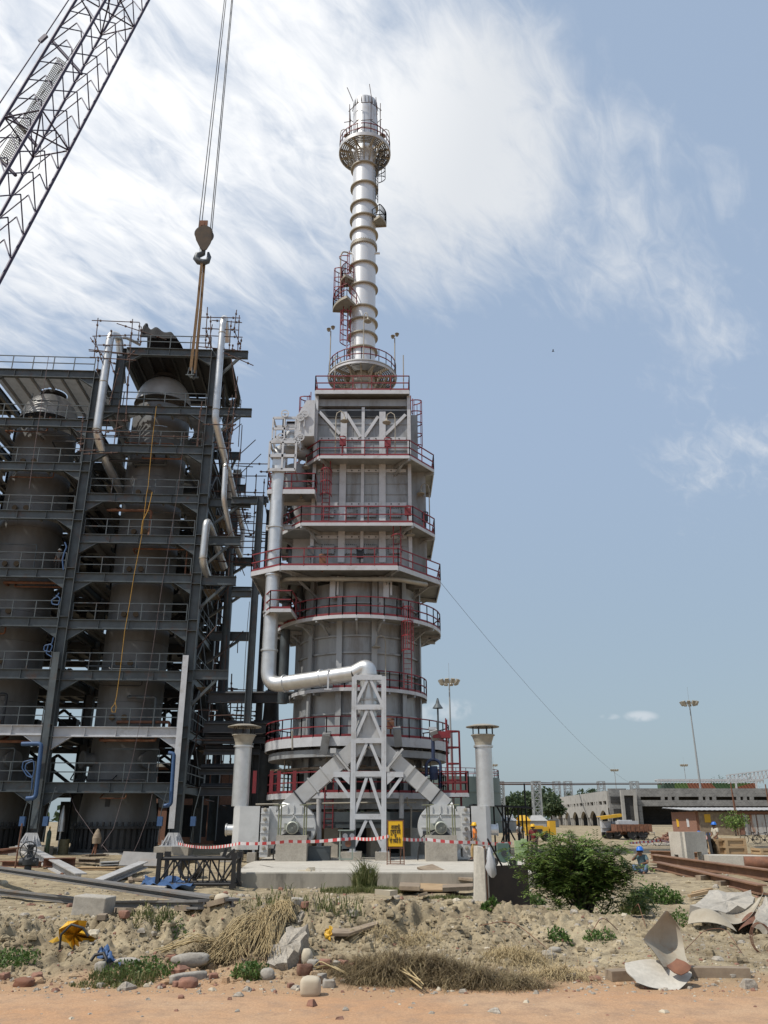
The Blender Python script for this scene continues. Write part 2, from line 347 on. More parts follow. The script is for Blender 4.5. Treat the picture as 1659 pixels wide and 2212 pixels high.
def soil(name, cols, road=False):
    m = bpy.data.materials.new(name); m.use_nodes = True; t = m.node_tree; b = t.nodes['Principled BSDF']; L = t.links.new
    b.inputs['Roughness'].default_value = .95; b.inputs['Specular IOR Level'].default_value = .2
    co = N('ShaderNodeTexCoord', t)
    def noise(sc, d=6, r=.6):
        n = N('ShaderNodeTexNoise', t); L(co.outputs['Object'], n.inputs['Vector']); n.inputs['Scale'].default_value = sc; n.inputs['Detail'].default_value = d; n.inputs['Roughness'].default_value = r; return n.outputs[0]
    def rng(s, a, c, lo=0, hi=1):
        n = N('ShaderNodeMapRange', t); L(s, n.inputs[0]); n.inputs[1].default_value = a; n.inputs[2].default_value = c; n.inputs[3].default_value = lo; n.inputs[4].default_value = hi; return n.outputs[0]
    def mix(f, a, c):
        n = N('ShaderNodeMix', t, data_type='RGBA'); L(f, n.inputs[0])
        for k, q in ((6, a), (7, c)):
            if isinstance(q, tuple): n.inputs[k].default_value = (*q, 1)
            else: L(q, n.inputs[k])
        return n.outputs[2]
    def ma(op, a, c):
        n = N('ShaderNodeMath', t, operation=op)
        for i, q in enumerate((a, c)):
            if isinstance(q, (int, float)): n.inputs[i].default_value = q
            else: L(q, n.inputs[i])
        return n.outputs[0]
    base = mix(rng(noise(.45), .38, .62), cols[0], cols[1])
    base = mix(rng(noise(2.2, 8, .7), .46, .66, 0, .85), base, cols[2])
    # clay colour carried onto the verge
    sep = N('ShaderNodeSeparateXYZ', t); L(co.outputs['Object'], sep.inputs[0])
    if not road:
        yy = ma('ADD', sep.outputs[1], ma('MULTIPLY', noise(.5, 5), 2.6)); base = mix(rng(yy, 16.4, 14.9), base, cols[3])
    v = N('ShaderNodeTexVoronoi', t); L(co.outputs['Object'], v.inputs['Vector']); v.inputs['Scale'].default_value = 16 if road else 11
    peb = rng(v.outputs['Distance'], .16, .08); keep = rng(noise(3.1, 4), .52, .62)
    pc = N('ShaderNodeMix', t, data_type='RGBA'); L(ma('MULTIPLY', ma('MULTIPLY', peb, keep), .85), pc.inputs[0]); L(base, pc.inputs[6]); pc.inputs[7].default_value = (.50, .44, .37, 1)
    fine = rng(noise(38, 5, .7), .3, .7, .78, 1.2)
    vm = N('ShaderNodeVectorMath', t, operation='SCALE'); L(pc.outputs[2], vm.inputs[0]); L(fine, vm.inputs['Scale']); L(vm.outputs[0], b.inputs['Base Color'])
    bp = N('ShaderNodeBump', t); bp.inputs['Strength'].default_value = .9 if not road else .4; bp.inputs['Distance'].default_value = .035
    L(ma('ADD', noise(9, 10, .68), ma('MULTIPLY', peb, .25)), bp.inputs['Height']); L(bp.outputs[0], b.inputs['Normal'])
    return m
M['soil'] = soil('sandy_soil', [(.385, .315, .205), (.285, .228, .145), (.125, .095, .062), (.40, .25, .145)])
M['clay'] = soil('clay_road', [(.43, .25, .138), (.44, .29, .18), (.31, .205, .135)], True)
def ax_(pieces):
    o = []
    for a, b, n in pieces: o += list(np.linspace(a, b, n, endpoint=False))
    return np.array(o+[pieces[-1][1]])
xs = ax_([(-4000, -300, 14), (-300, -60, 16), (-60, -16, 60), (-16, 17, 640), (17, 60, 60), (60, 300, 24), (300, 4000, 14)])
ys = ax_([(-300, -20, 8), (-20, 11.5, 30), (11.5, 26, 330), (26, 42, 170), (42, 70, 50), (70, 200, 40), (200, 6000, 30)])
struct(gridmesh(xs, ys, H, 'ground', M['soil']))
rxs = ax_([(-80, -16, 40), (-16, 17, 300), (17, 80, 40)])
def roadmesh():
    n = 70; fr = np.linspace(0, 1, n)
    X, F = np.meshgrid(rxs, fr); e = road_edge(X)-.25+.35*fbm(X*1.7, X*0+7, 41, 4); Y = -15+(e+15)*F**.45
    Z = H(X, Y)+.012*(1-F**40)*1.0-.02*F**60
    nx = len(rxs); v = np.stack([X.ravel(), Y.ravel(), Z.ravel()], 1); m = MB(); i = np.arange(nx*n).reshape(n, nx)
    f = np.stack([i[:-1, :-1].ravel(), i[:-1, 1:].ravel(), i[1:, 1:].ravel(), i[1:, :-1].ravel()], 1)
    m.v = [tuple(q) for q in v]; m.f = [list(map(int, q)) for q in f]; m.sm = [True]*len(f); m.mi = [0]*len(f)
    return m.build('road', M['clay'])
struct(roadmesh())
# concrete apron the fans and the heater stand on
m = MB(); m.m = 0; m.prism([(-5.55, 33.0), (6.3, 33.1), (7.0, 40), (7.0, 60), (-6.5, 60), (-6.2, 40)], -.3, .54); m.m = 1; m.prism([(-5.62, 32.96), (6.32, 33.05), (6.3, 33.6), (-5.6, 33.6)], -.3, .50)
struct(m.build('pavement', [M['conc_light'], mat('stained_concrete', (.36, .33, .275), .95, 0, (.22, .20, .17), 1.2, .9, .3, 20, stain=(.11, .10, .085), sscale=1.4, sth=(.5, .7), stretch=(1, 1, .25))]))
# ------------------------------------------------------------------ coke drum structure on the left
O0 = Vector((-12.5, 52.0, 0.0)); CR, SR = math.cos(R(3)), math.sin(R(3))
def Lc(x, y, z): return Vector((O0.x+x*CR-y*SR, O0.y+x*SR+y*CR, z))
frame = thing('steel_structure', 'tall grey steel frame of columns and decks around two concrete-coloured drums', 'steel structure', O0)
LEVR = [4.24, 7.52, 11.0, 14.28, 17.45, 20.17, 23.16, 26.91, 30.02, 34.87]
LEVL = [4.3, 7.6, 11.05, 14.4, 17.7, 21.8, 25.4, 28.8, 32.8]
XC = [0.0, -8.3, -16.6]; YC = [0.0, 7.5, 15.0]
TOPS = {0: 35.15, 1: 33.1, 2: 33.1}
def column(x, y, z0, z1, wd=0.62, dp=0.55, stiff=()):
    b = MB(); p = Lc(x, y, z0); q = Lc(x, y, z1); ex = Vector((CR, SR, 0)); ey = Vector((-SR, CR, 0))
    b.bar(p, q, 0.03, wd, ex)
    for s in (-1, 1): b.bar(p+ex*(s*wd/2), q+ex*(s*wd/2), dp, 0.04, ex)
    for z in stiff:
        for dz in (-.36, .36):
            b.bar(Lc(x-wd/2+.02, y, z+dz), Lc(x+wd/2-.02, y, z+dz), dp-.03, 0.03)
    return b.build('column', M['steel'], frame)
for i, x in enumerate(XC):
    for j, y in enumerate(YC):
        column(x, y, 0.95, TOPS[i]-(0 if j < 2 else 3.0)-0.02, stiff=(LEVR if i == 0 else LEVL) if j == 0 else ())
column(-6.9, 0.02, 30.36, 34.5, .55)
column(-6.9, 7.5, 30.36, 34.5, .55)
def beam(a, b, h=0.62, wd=0.30, haunch=True, mt='steel', st=3):
    m = MB(); a = Vector(a); b = Vector(b); m.ibeam(a, b, h, wd); d = (b-a).normalized(); L = (b-a).length
    if haunch:
        for p, s in ((a, 1), (b, -1)):
            q = p-Vector((0, 0, h/2))
            m.slab([q, q+d*(s*1.15), q+Vector((0, 0, -0.75))], 0.03)
            m.bar(q+d*(s*1.15), q+Vector((0, 0, -.75)), .26, .03)
    for k in range(1, st+1):
        p = a+(b-a)*(k/(st+1)); m.bar(p-Vector((0, 0, h/2-.04)), p+Vector((0, 0, h/2-.04)), .26, .02, d)
    return m.build('beam', M[mt], frame)
def railing(pts, parent, name='railing', mt='steel', hgt=1.1, step=1.6, r=.028, toe=False, toemat=None):
    m = MB(); pts = [Vector(p) for p in pts]
    for a, b in zip(pts[:-1], pts[1:]):
        L = (b-a).length; n = max(1, round(L/step))
        for k in range(n+1):
            p = a.lerp(b, k/n); m.bar(p, p+Vector((0, 0, hgt)), r*2)
        for f in (1.0, .52): m.bar(a+Vector((0, 0, hgt*f)), b+Vector((0, 0, hgt*f)), r*2)
        if toe: m.bar(a+Vector((0, 0, .08)), b+Vector((0, 0, .08)), .02, .16)
    return m.build(name, M[mt], parent)
DRX = [-4.4, -12.8]; DRY = 3.6
def deck(x0, x1, y0, y1, z, hole, rad, mt='grating', bw=.085):
    m = MB()
    n = int((y1-y0)/.13)
    for k in range(n):
        y = y0+.065+k*.13
        dy = y-DRY
        segs = [(x0, x1)]
        if hole is not None and abs(dy) < rad:
            c = math.sqrt(rad*rad-dy*dy); segs = [(x0, hole-c), (hole+c, x1)]
        for a, b in segs:
            if b-a > .1: m.bar(Lc(a, y, z), Lc(b, y, z), bw, .035)
    for k in range(7):
        x = x0+(x1-x0)*(k+.5)/7
        segs = [(y0, y1)]
        if hole is not None and abs(x-hole) < rad:
            c = math.sqrt(rad*rad-(x-hole)**2); segs = [(y0, DRY-c), (DRY+c, y1)]
        for a, b in segs:
            if b-a > .1: m.bar(Lc(x, a, z-.13), Lc(x, b, z-.13), .12, .22)
    return m.build('deck', M[mt], frame)
for lv, bay in ((LEVR, 0), (LEVL, 1)):
    xr, xl = XC[bay]-.31, XC[bay+1]+.31
    for k, z in enumerate(lv):
        top = bay == 0 and k == 9
        x_l = -6.6 if top else xl
        beam(Lc(x_l, 0, z), Lc(xr, 0, z), haunch=True, mt='white' if k == 1 else 'steel')
        beam(Lc(x_l, 7.5, z), Lc(xr, 7.5, z), haunch=False, st=0)
        if k < 8: beam(Lc(xl, 15, z), Lc(xr, 15, z), .5, .25, False, st=0)
        for x in ((XC[bay], XC[bay+1]) if bay == 1 else (XC[0],)):
            beam(Lc(x, .3, z), Lc(x, 7.2, z), .55, .26, k % 2 == 0 and x == 0, st=0)
        if top: beam(Lc(-6.9, .3, z), Lc(-6.9, 7.2, z), .55, .26, False, st=0)
        deck(x_l, xr, .2, 7.3, z+.30, DRX[bay] if not top else None, 1.0 if (bay == 1 and k == 8) else 2.5, 'roofdark' if top else 'grating', .12 if k < 7 else .085)
        if k < 8: deck(xl, xr, 7.7, 14.8, z+.30, None, 0, 'dark', .132)  # rear decks made solid and dark to keep light out of the frame
        # deck edge rails along the front and, on the outer side, down the side
        railing([Lc(x_l+.15, -.05, z+.33), Lc(xr-.15, -.05, z+.33)], frame)
        if bay == 0: railing([Lc(.3, .5, z+.33), Lc(.3, 7.1, z+.33)], frame)
for z in LEVL:                                            # the frame runs on to the left
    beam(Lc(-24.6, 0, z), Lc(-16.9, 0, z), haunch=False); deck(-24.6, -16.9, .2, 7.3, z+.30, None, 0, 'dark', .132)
for y in (0, 7.5): column(-24.9, y, .95, 33.1)
# cantilevered beam ends to the right with knee braces
for k, z, ex, yy in ((9, LEVR[9], 2.35, 0), (8, LEVR[8], 2.9, 0), (6, LEVR[6], 3.2, .5), (5, LEVR[5], 2.7, 0), (5, LEVR[5]-.05, 3.6, 4.5), (4, LEVR[4]-.1, 2.6, 0), (4, LEVR[4]+.3, 3.5, 4.0), (3, LEVR[3]+.3, 3.4, 4.5), (2, LEVR[2]+.1, 2.5, 0), (7, LEVR[7], 1.9, 6.9), (8, LEVR[8], 1.2, 7.5), (9, LEVR[9], .9, 7.5)):
    m = MB(); m.ibeam(Lc(.35, yy, z), Lc(ex, yy, z), .62, .28)
    m.bar(Lc(.3, yy, z-1.9), Lc(ex*.72, yy, z-.3), .2, .16)
    m.build('bracket_beam', M['steel'], frame)
m = MB()
m.ibeam(Lc(.85, .2, LEVR[9]-.02), Lc(.85, 7.3, LEVR[9]-.02), .5, .25)
m.prism([Lc(-7, .2, 0)[:2], Lc(.95, .2, 0)[:2], Lc(.95, 7.3, 0)[:2], Lc(-7, 7.3, 0)[:2]], LEVR[9]+.36, LEVR[9]+.42)
m.build('roof_deck', M['dark'], frame)
# vertical bracing in the side and back rows
for y in (7.5, 15.0):
    for bay in (0, 1):
        for k in range(8):
            if y == 15.0 or k % 2 == 0 or bay == 1:
                m = MB(); z0, z1 = LEVR[k]+.3, LEVR[k+1]-.3
                m.bar(Lc(XC[bay]-.3, y, z0), Lc((XC[bay]+XC[bay+1])/2, y, z1), .2, .2); m.bar(Lc(XC[bay+1]+.3, y, z0), Lc((XC[bay]+XC[bay+1])/2, y, z1), .2, .2)
                m.build('brace', M['dark'], frame)
for k in range(0, 9):
    m = MB(); z0 = LEVR[k]+.3; z1 = LEVR[k+1]-.3
    m.bar(Lc(0, 7.3, z0), Lc(0, 3.8, z1), .22, .22)
    m.bar(Lc(0, .4, z0), Lc(0, 3.8, z1), .22, .22)
    m.build('brace', M['dark'], frame)
# dark panels added along the back row to darken the inside of the frame
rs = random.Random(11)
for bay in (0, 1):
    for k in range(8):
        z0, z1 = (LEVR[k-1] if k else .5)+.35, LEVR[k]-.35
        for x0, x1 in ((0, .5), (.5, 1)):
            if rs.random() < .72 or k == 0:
                a, b = XC[bay]-.4-(7.5*x0), XC[bay]-.4-(7.5*x1)+rs.uniform(0, 1.2); m = MB(); m.bar(Lc(a, 14.6, (z0+z1)/2), Lc(b, 14.6, (z0+z1)/2), .05, z1-z0-rs.uniform(0, .8)); m.build('dark_backing', M['dark'], frame)
# stair flights at the back between floors
for k in range(8):
    m = MB(); z0, z1 = LEVR[k]+.33, LEVR[k+1]+.3
    xa, xb = (-6.6, -1.9) if k % 2 else (-1.9, -6.6)
    for yy in (9.0, 9.9): m.bar(Lc(xa, yy, z0), Lc(xb, yy, z1), .04, .25)
    for t in range(14):
        f = (t+.5)/14; m.box(Lc(xa+(xb-xa)*f, 9.45, z0+(z1-z0)*f), (.26, .86, .03), R(3))
    m.build('stair_flight', M['dark'], frame)
# base plates with gussets
for i, x in enumerate(XC):
    m = MB(); c = Lc(x, 0, .95)
    m.box(c+Vector((0, 0, .03)), (1.5, 1.2, .06), R(3))
    for s in (-.52, -.3, .3, .52): m.slab([c+Vector((s*1.1, -.56, .06)), c+Vector((s*.5, -.29, .75)), c+Vector((s*.5, -.25, .75)), c+Vector((s*1.1, -.25, .06))], .03)
    for s in (-.6, -.36, -.12, .12, .36, .6): m.tube(c+Vector((s, -.5, .05)), c+Vector((s, -.5, .34)), .03, 6)
    m.slab([c+Vector((-.7, -.32, .06)), c+Vector((.7, -.32, .06)), c+Vector((.34, -.3, .75)), c+Vector((-.34, -.3, .75))], .03)
    m.build('base_plate', M['white'], frame)
# long flange strips bolted up the lower part of the two front columns
m = MB(); m.bar(P(*vB(1056, 1560), 51.35), P(*vB(1148, 490), 51.55), .36, .05, (0, -1, 0)); m.build('cover_strip', M['white'], frame)
m = MB(); m.bar(P(*vB(205, 1560), 50.9), P(*vB(350, 470), 51.1), .40, .06, (0, -1, 0)); m.build('cover_strip', M['steel'], frame)
# concrete pedestals
for x, lb in ((0, 'pale concrete footing under the right front column of the grey steel frame'), (-8.3, 'pale concrete footing under the second front column of the grey steel frame')):
    m = MB(); c = Lc(x, 0, 0); m.box((c.x, c.y, .66), (2.0, 1.7, .58), R(3)); m.box((c.x, c.y, .2), (2.3, 2.0, .5), R(3))
    tag(m.build('concrete_footing', M['conc'], None), lb, 'footing', 'footings under the steel frame')
# ---- the two drums
M['drum'] = mat('drum_insulation_shaded', (.165, .17, .174), .6, .15, (.10, .101, .10), .8, .9, .05, 5, stain=(.13, .115, .10), sscale=.5, sth=(.5, .8), stretch=(1, 1, .35))  # colour darkened to carry the shade inside the frame
M['dome'] = mat('drum_insulation_lit', (.40, .40, .395), .5, .3, (.28, .275, .265), 1, .8)  # lighter copy of the drum colour for the lit tops
M['nozzle'] = mat('nozzle_flange', (.10, .065, .03), .6, .2)
def drum(lx, ztop, lv, label):
    c = Lc(lx, DRY, 0); t = thing('coke_drum', label, 'drum', (c.x, c.y, .5), group='drums inside the steel frame')
    Rr = 2.08; sh = ztop-2.55
    m = MB(); m.lathe([(2.45, 2.0), (2.42, 2.6), (2.2, 4.6), (2.12, 5.6)], c, 48); 
    for z in range(6, int(sh), 2): m.lathe([(2.12, z-.4), (2.12, min(z+1.6, sh)-.02), (2.10, min(z+1.6, sh))], c, 48)
    m.build('shell', M['drum'], t)
    m = MB(); pr = [(2.16, sh)]+[(2.1*math.cos(a)**.8 if a < 1.25 else .66, sh+2.35*math.sin(a)) for a in [i*.125 for i in range(1, 11)]]+[(.64, ztop-.15)]
    m.lathe(pr, c, 48, sharp=False); m.build('domed_head', M['dome'], t)
    m = MB(); m.lathe([(.5, ztop-.2), (.95, ztop-.2), (.95, ztop+.05), (.5, ztop+.05)], c, 24); m.build('head_flange', M['dark'], t)
    m = MB(); m.lathe([(2.55, .55), (2.75, .55), (2.75, .75), (2.5, .75), (2.5, 1.9), (2.78, 1.9), (2.78, 2.05), (2.45, 2.05)], c, 48)
    for k in range(44):
        a = 2*PI*k/44; d = Vector((math.cos(a), math.sin(a), 0)); m.bar(c+d*2.62+Vector((0, 0, .75)), c+d*2.62+Vector((0, 0, 1.9)), .22, .05, d)
        m.tube(c+d*2.68+Vector((0, 0, 2.0)), c+d*2.68+Vector((0, 0, 2.3)), .07, 6)
    m.build('skirt_ring', M['dark'] , t)
    for z in lv[1:]:
        for a in (-100, -80):
            d = Vector((math.cos(R(a)), math.sin(R(a)), 0)); p = c+Vector((0, 0, z+1.05))
            m = MB(); m.tube(p+d*2.0, p+d*2.32, .11, 10); m.tube(p+d*2.24, p+d*2.34, .19, 12); m.build('nozzle', M['nozzle'], t)
    m = MB(); p = c+Vector((0, -2.18, 3.4)); m.box(p, (.3, .35, .46)); m.build('hatch', M['dark'], t)
    for a in (-140, -40):
        d = Vector((math.cos(R(a)), math.sin(R(a)), 0)); p = c+Vector((0, 0, 6.0)); m = MB(); m.tube(p+d*1.9, p+d*2.75, .42, 16); m.tube(p+d*2.7, p+d*2.8, .55, 16); m.build('side_nozzle', M['drum'], t)
    return t
drum(DRX[0], 34.75, LEVR[:-1], 'grey insulated drum with domed top, in the right bay of the steel frame')
drum(DRX[1], 33.0, LEVL[:-1], 'grey insulated drum with domed top, in the left bay of the steel frame')
for lx in DRX:
    c = Lc(lx, DRY, 0)
    m = MB(); m.lathe([(0.1, .56), (2.9, .56), (3.1, .3)], c, 32); tag(m.build('drum_plinth', M['conc'], None), 'round concrete plinth under the '+('right' if lx == DRX[0] else 'left')+' drum of the steel frame', 'plinth')
# dark pipes and cabinets added inside the frame to shut out the sky
rnd = random.Random(3)
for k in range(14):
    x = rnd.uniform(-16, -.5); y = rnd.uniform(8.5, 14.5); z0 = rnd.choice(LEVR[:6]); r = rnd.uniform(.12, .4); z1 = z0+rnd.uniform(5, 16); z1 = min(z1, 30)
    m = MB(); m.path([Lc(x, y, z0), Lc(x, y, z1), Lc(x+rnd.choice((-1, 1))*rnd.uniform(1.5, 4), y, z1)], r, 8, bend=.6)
    tag(m.build('filler_pipe', M['dark'], None), 'dark pipe riser added to close the sky gaps behind the drums', 'pipe', 'added pipe risers in the back of the steel frame')
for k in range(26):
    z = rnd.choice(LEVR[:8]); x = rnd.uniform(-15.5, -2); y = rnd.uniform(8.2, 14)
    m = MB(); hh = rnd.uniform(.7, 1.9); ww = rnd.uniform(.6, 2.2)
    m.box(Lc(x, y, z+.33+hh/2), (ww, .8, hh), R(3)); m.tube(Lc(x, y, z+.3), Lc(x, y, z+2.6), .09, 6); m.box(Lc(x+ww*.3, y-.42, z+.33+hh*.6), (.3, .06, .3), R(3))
    tag(m.build('filler_cabinet', M['dark'], None), 'dark filler cabinet added on a back deck of the steel frame', 'cabinet', 'filler cabinets on the back decks of the steel frame')
for k in range(40):
    bay = k % 2; z = (LEVR if bay == 0 else LEVL)[rnd.randrange(0, 8)]; xa = XC[bay]-rnd.uniform(.6, 4); xb = xa-rnd.uniform(1.5, 3.8); y = rnd.uniform(.4, 1.3); zz = z+rnd.choice((.5, .75, -.45, -.6, 2.3)); m = MB()
    m.path([Lc(xa, y, z+.3), Lc(xa, y, zz), Lc(xb, y, zz), Lc(xb, y+rnd.uniform(0, 1.5), zz+rnd.uniform(-.2, .6))], rnd.choice((.04, .06, .1)), 6, bend=.15)
    tag(m.build('conduit', M[rnd.choice(('dark', 'steel', 'rust'))], None), 'small conduit or pipe run along a front deck of the steel frame', 'conduit', 'conduits on the front decks of the steel frame')
# aluminium-clad pipes on the front and right side
def pipe(pts, r, bend, label, mt='silver', bands=()):
    m = MB(); m.path(pts, r, 16, bend=bend, seg=8)
    t = tag(m.build('insulated_pipe', M[mt], None), label, 'pipe')
    for a, b, f in bands:
        q = MB(); p = Vector(a).lerp(Vector(b), f); d = (Vector(b)-Vector(a)).normalized(); q.tube(p-d*.03, p+d*.03, r+.02, 16); q.build('band', M['brown_ring'], t)
    return t
a = P(*vT(312, 250), 50.9); b = P(*vT(182, 1165), 50.9)
pipe([P(*vT(420, 700), 53.4), P(*vT(392, 268), 52.6), a, b, P(*vT(262, 1420), 52.2), P(*vA(745, 1215), 55.0)], .29, .75, 'fat silver pipe bending over the left roof corner and down the frame front', bands=((a, b, .5), (a, b, .97)))
pipe([P(*vT(405, 380), 53.8), P(*vT(408, 280), 53.6), P(*vT(460, 282), 53.8), P(*vT(590, 348), 54.5)], .13, .4, 'thin bent grey pipe beside the black tarpaulin on the roof deck')
a = P(*vT(1355, 118), 50.7); b = P(*vT(1281, 1050), 50.7)
pipe([P(*vT(1395, 330), 53.2), P(*vT(1372, 100), 52.3), a, b, P(*vT(1370, 1400), 52.4), P(*vM(470, 800), 54.5)], .25, .6, 'slim silver pipe rising past the roof at the right column of the steel frame', bands=((a, b, .14), (a, b, .9)))
a = P(*vM(416, 345), 51.5); b = P(*vM(390, 790), 51.5)
pipe([P(*vM(628, 1180), 55), P(*vM(448, 400), 52.6), a, b, P(*vM(475, 1220), 53.0), P(*vM(600, 1500), 54.5)], .19, .5, 'thin silver pipe with a loop high on the right side of the steel frame', bands=((a, b, .1),))
pipe([P(*vM(632, 1150), 54.9), P(*vM(600, 1500), 54.5), P(*vM(520, 1330), 55.5)], .17, .3, 'grey hairpin pipe end hanging off the right side of the steel frame')
a = P(*vM(182, 1055), 50.9); b = P(*vM(132, 1560), 50.9)
pipe([P(*vM(400, 1640), 54.5), P(*vM(225, 1130), 52.2), a, b, P(*vM(205, 1790), 52.6)], .25, .5, 'short silver pipe bend at mid height in front of the right column', bands=((a, b, .93),))
pipe([P(*vM(470, 1380), 56), P(*vN(568, 130), 56), P(*vN(518, 1290), 56), P(*vN(640, 1450), 57)], .27, .8, 'tall dark grey riser pipe standing free to the right of the steel frame', 'steel')
# black tarpaulin on the roof
m = MB(); b0 = P(*vT(620, 360), 53.2); e0 = P(*vT(950, 372), 53.0); nx_, ny_ = 22, 8; vs = []; 
for j in range(ny_):
    for i in range(nx_):
        f = i/(nx_-1); g = j/(ny_-1); q = b0.lerp(e0, f); h = (1.75 if f < .05 else 1.55-1.0*f**2.2)*math.sin(PI*min(1, max(.0, g*1.0)))**.5
        vs.append(q+Vector((0.25*math.sin(g*5+f*9)*.4, (g-.5)*2.4, h*(1+.12*math.sin(f*17+g*4)))))
m.add(vs, [(j*nx_+i, j*nx_+i+1, (j+1)*nx_+i+1, (j+1)*nx_+i) for j in range(ny_-1) for i in range(nx_-1)])
tag(m.build('tarpaulin', M['tarp'], None), 'crumpled black tarpaulin heaped on the roof deck of the steel frame', 'tarpaulin')
# scaffold tubes
def scaffold(segs, label, Y=50.6, r=.035, back=1.3, cat='scaffold', brk=0.0):
    c = P(*segs[0][0], Y); t = thing('scaffold', label, cat, c)
    for i, s in enumerate(segs):
        m = MB(); y2 = Y+(back if i % 3 == 2 else 0)
        a = P(*s[0], y2); b = P(*s[1], y2+brk); m.tube(a, b, r, 6)
        for f in (.18, .82): m.box(a.lerp(b, f), (.12, .12, .12))
        m.build('scaffold_pole', M['scaf'], t)
    return t
TT = lambda *l: [(vT(a, b), vT(c, d)) for a, b, c, d in l]
scaffold(TT((197, 100, 160, 470), (517, 110, 465, 860), (583, 145, 565, 330), (320, 210, 318, 270), (597, 180, 590, 350), (140, 122, 580, 140), (145, 268, 515, 258), (110, 392, 560, 440), (112, 405, 500, 440), (120, 462, 550, 492), (125, 282, 250, 470), (370, 150, 830, 300), (160, 275, 240, 520), (195, 350, 500, 352), (250, 480, 430, 560), (300, 470, 350, 620), (540, 400, 470, 470), (330, 520, 420, 520), (395, 560, 300, 900), (200, 470, 190, 600)), 'rusty scaffold tubes around the upper left corner of the roof deck')
scaffold(TT((1210, 0, 1190, 370), (1240, 80, 1236, 370), (1480, 25, 1455, 230), (1505, 75, 1490, 400), (1430, 125, 1410, 400), (1255, 160, 1215, 370), (1525, 290, 1510, 400), (1150, 92, 1515, 100), (1250, 122, 1530, 143), (1160, 195, 1500, 212), (1130, 260, 1535, 278), (1450, 200, 1520, 365), (1190, 190, 1250, 370), (1360, 420, 1635, 540), (1445, 345, 1440, 400), (1130, 365, 1530, 405)), 'rusty scaffold tubes around the slim silver pipe on the upper right roof corner')
scaffold(TT((400, 860, 345, 1270), (470, 640, 455, 1060), (305, 900, 255, 1250), (0, 1150, 220, 1160), (0, 1215, 250, 1222), (0, 1262, 330, 1275), (250, 1050, 475, 1050), (140, 1140, 560, 1160), (220, 1185, 1050, 1200), (260, 1165, 430, 1100), (60, 1360, 380, 1345), (0, 1030, 220, 1330), (60, 1000, 30, 1330), (0, 1330, 200, 1325)), 'rusty scaffold tubes tied across the left column beside the fat silver pipe', 50.4)
scaffold(TT((1160, 870, 1110, 1290), (1140, 960, 1120, 1290), (1415, 930, 1380, 1160), (1455, 950, 1440, 1170), (1165, 1085, 1475, 1090), (1250, 1250, 1450, 1262), (1270, 1300, 1430, 1308), (1415, 1160, 1395, 1500), (1490, 640, 1420, 1290), (1430, 470, 1480, 840), (1350, 1150, 1475, 1080)), 'rusty scaffold tubes tied to the right column below the roof', 50.6)
MM = lambda *l: [(vM(a, b), vM(c, d)) for a, b, c, d in l]
scaffold(MM((250, 350, 960, 356), (0, 92, 515, 100), (200, 503, 920, 505), (200, 690, 900, 712), (440, 905, 700, 922), (440, 950, 730, 965), (430, 985, 730, 990), (440, 1015, 725, 1020), (380, 1060, 760, 1070), (430, 1140, 920, 1205), (350, 1190, 945, 1230), (380, 1230, 945, 1280), (480, 1310, 940, 1310), (400, 1385, 940, 1390), (480, 1470, 740, 1475), (320, 1555, 730, 1575), (795, 480, 735, 1640), (893, 540, 880, 790), (460, 0, 430, 330), (470, 130, 500, 430), (580, 630, 660, 1080), (612, 870, 664, 1080), (835, 450, 945, 455), (505, 575, 540, 565), (520, 1450, 570, 1590), (550, 800, 1070, 800), (900, 830, 940, 1080), (760, 970, 860, 900), (700, 1250, 860, 1140), (410, 1390, 400, 1560), (760, 1420, 760, 1640)), 'rusty scaffold lattice filling the gap between the steel frame and the heater tower', 53.5, .038, 2.0)
rs2 = random.Random(21); t = thing('scaffold', 'dense rusty scaffold tubes standing along the whole right side of the steel frame', 'scaffold', Lc(1.2, 3, .5))
for k in range(88):
    x, y = rs2.choice((.55, 1.3, 2.1)), rs2.choice((.2, 1.4, 2.8, 4.2, 5.6, 7)); z = rs2.uniform(2.5, 31); m = MB(); L_ = rs2.uniform(1.2, 4.2); e = rs2.random()
    if e < .36: a, b = Lc(x, y, z), Lc(x+rs2.uniform(-.15, .15), y, z+L_)
    elif e < .64: a, b = Lc(x-.7, y, z), Lc(x+L_*.5, y, z+rs2.uniform(-.08, .08))
    elif e < .86: a, b = Lc(x, y, z), Lc(x, y+L_, z)
    else: a, b = Lc(x-.5, y, z), Lc(x+1, y+rs2.uniform(-1, 1), z+1.8)
    m.tube(a, b, .034, 6); m.build('scaffold_pole', M['scaf'], t)
for k in range(10):
    z = rs2.uniform(4, 30); m = MB(); y = rs2.uniform(.3, 6)
    for j in range(3): m.bar(Lc(.5+j*.28, y, z), Lc(.5+j*.28, y+2.6, z), .24, .05)
    m.build('scaffold_plank', M['oldwood'], t)
NN = lambda *l: [(vN(a, b), vN(c, d)) for a, b, c, d in l]
scaffold(NN((620, 850, 595, 1500), (405, 950, 370, 1500), (350, 1000, 690, 1030), (350, 1060, 690, 1080), (620, 1010, 650, 1200), (640, 1280, 960, 1300), (560, 1330, 960, 1350), (430, 1330, 800, 1350), (740, 1180, 720, 1500), (690, 1200, 660, 1500), (540, 1370, 870, 1380), (880, 1400, 1130, 1400), (970, 1400, 970, 1480), (320, 1500, 640, 1500), (300, 1700, 300, 1960), (345, 1700, 340, 1960), (430, 1600, 420, 1960), (510, 1560, 500, 1960), (610, 1560, 600, 1960), (300, 1720, 650, 1725), (560, 1560, 640, 1560)), 'dark scaffold tubes and walkways behind the vent stack at the foot of the frame', 56, .045, 2.5)
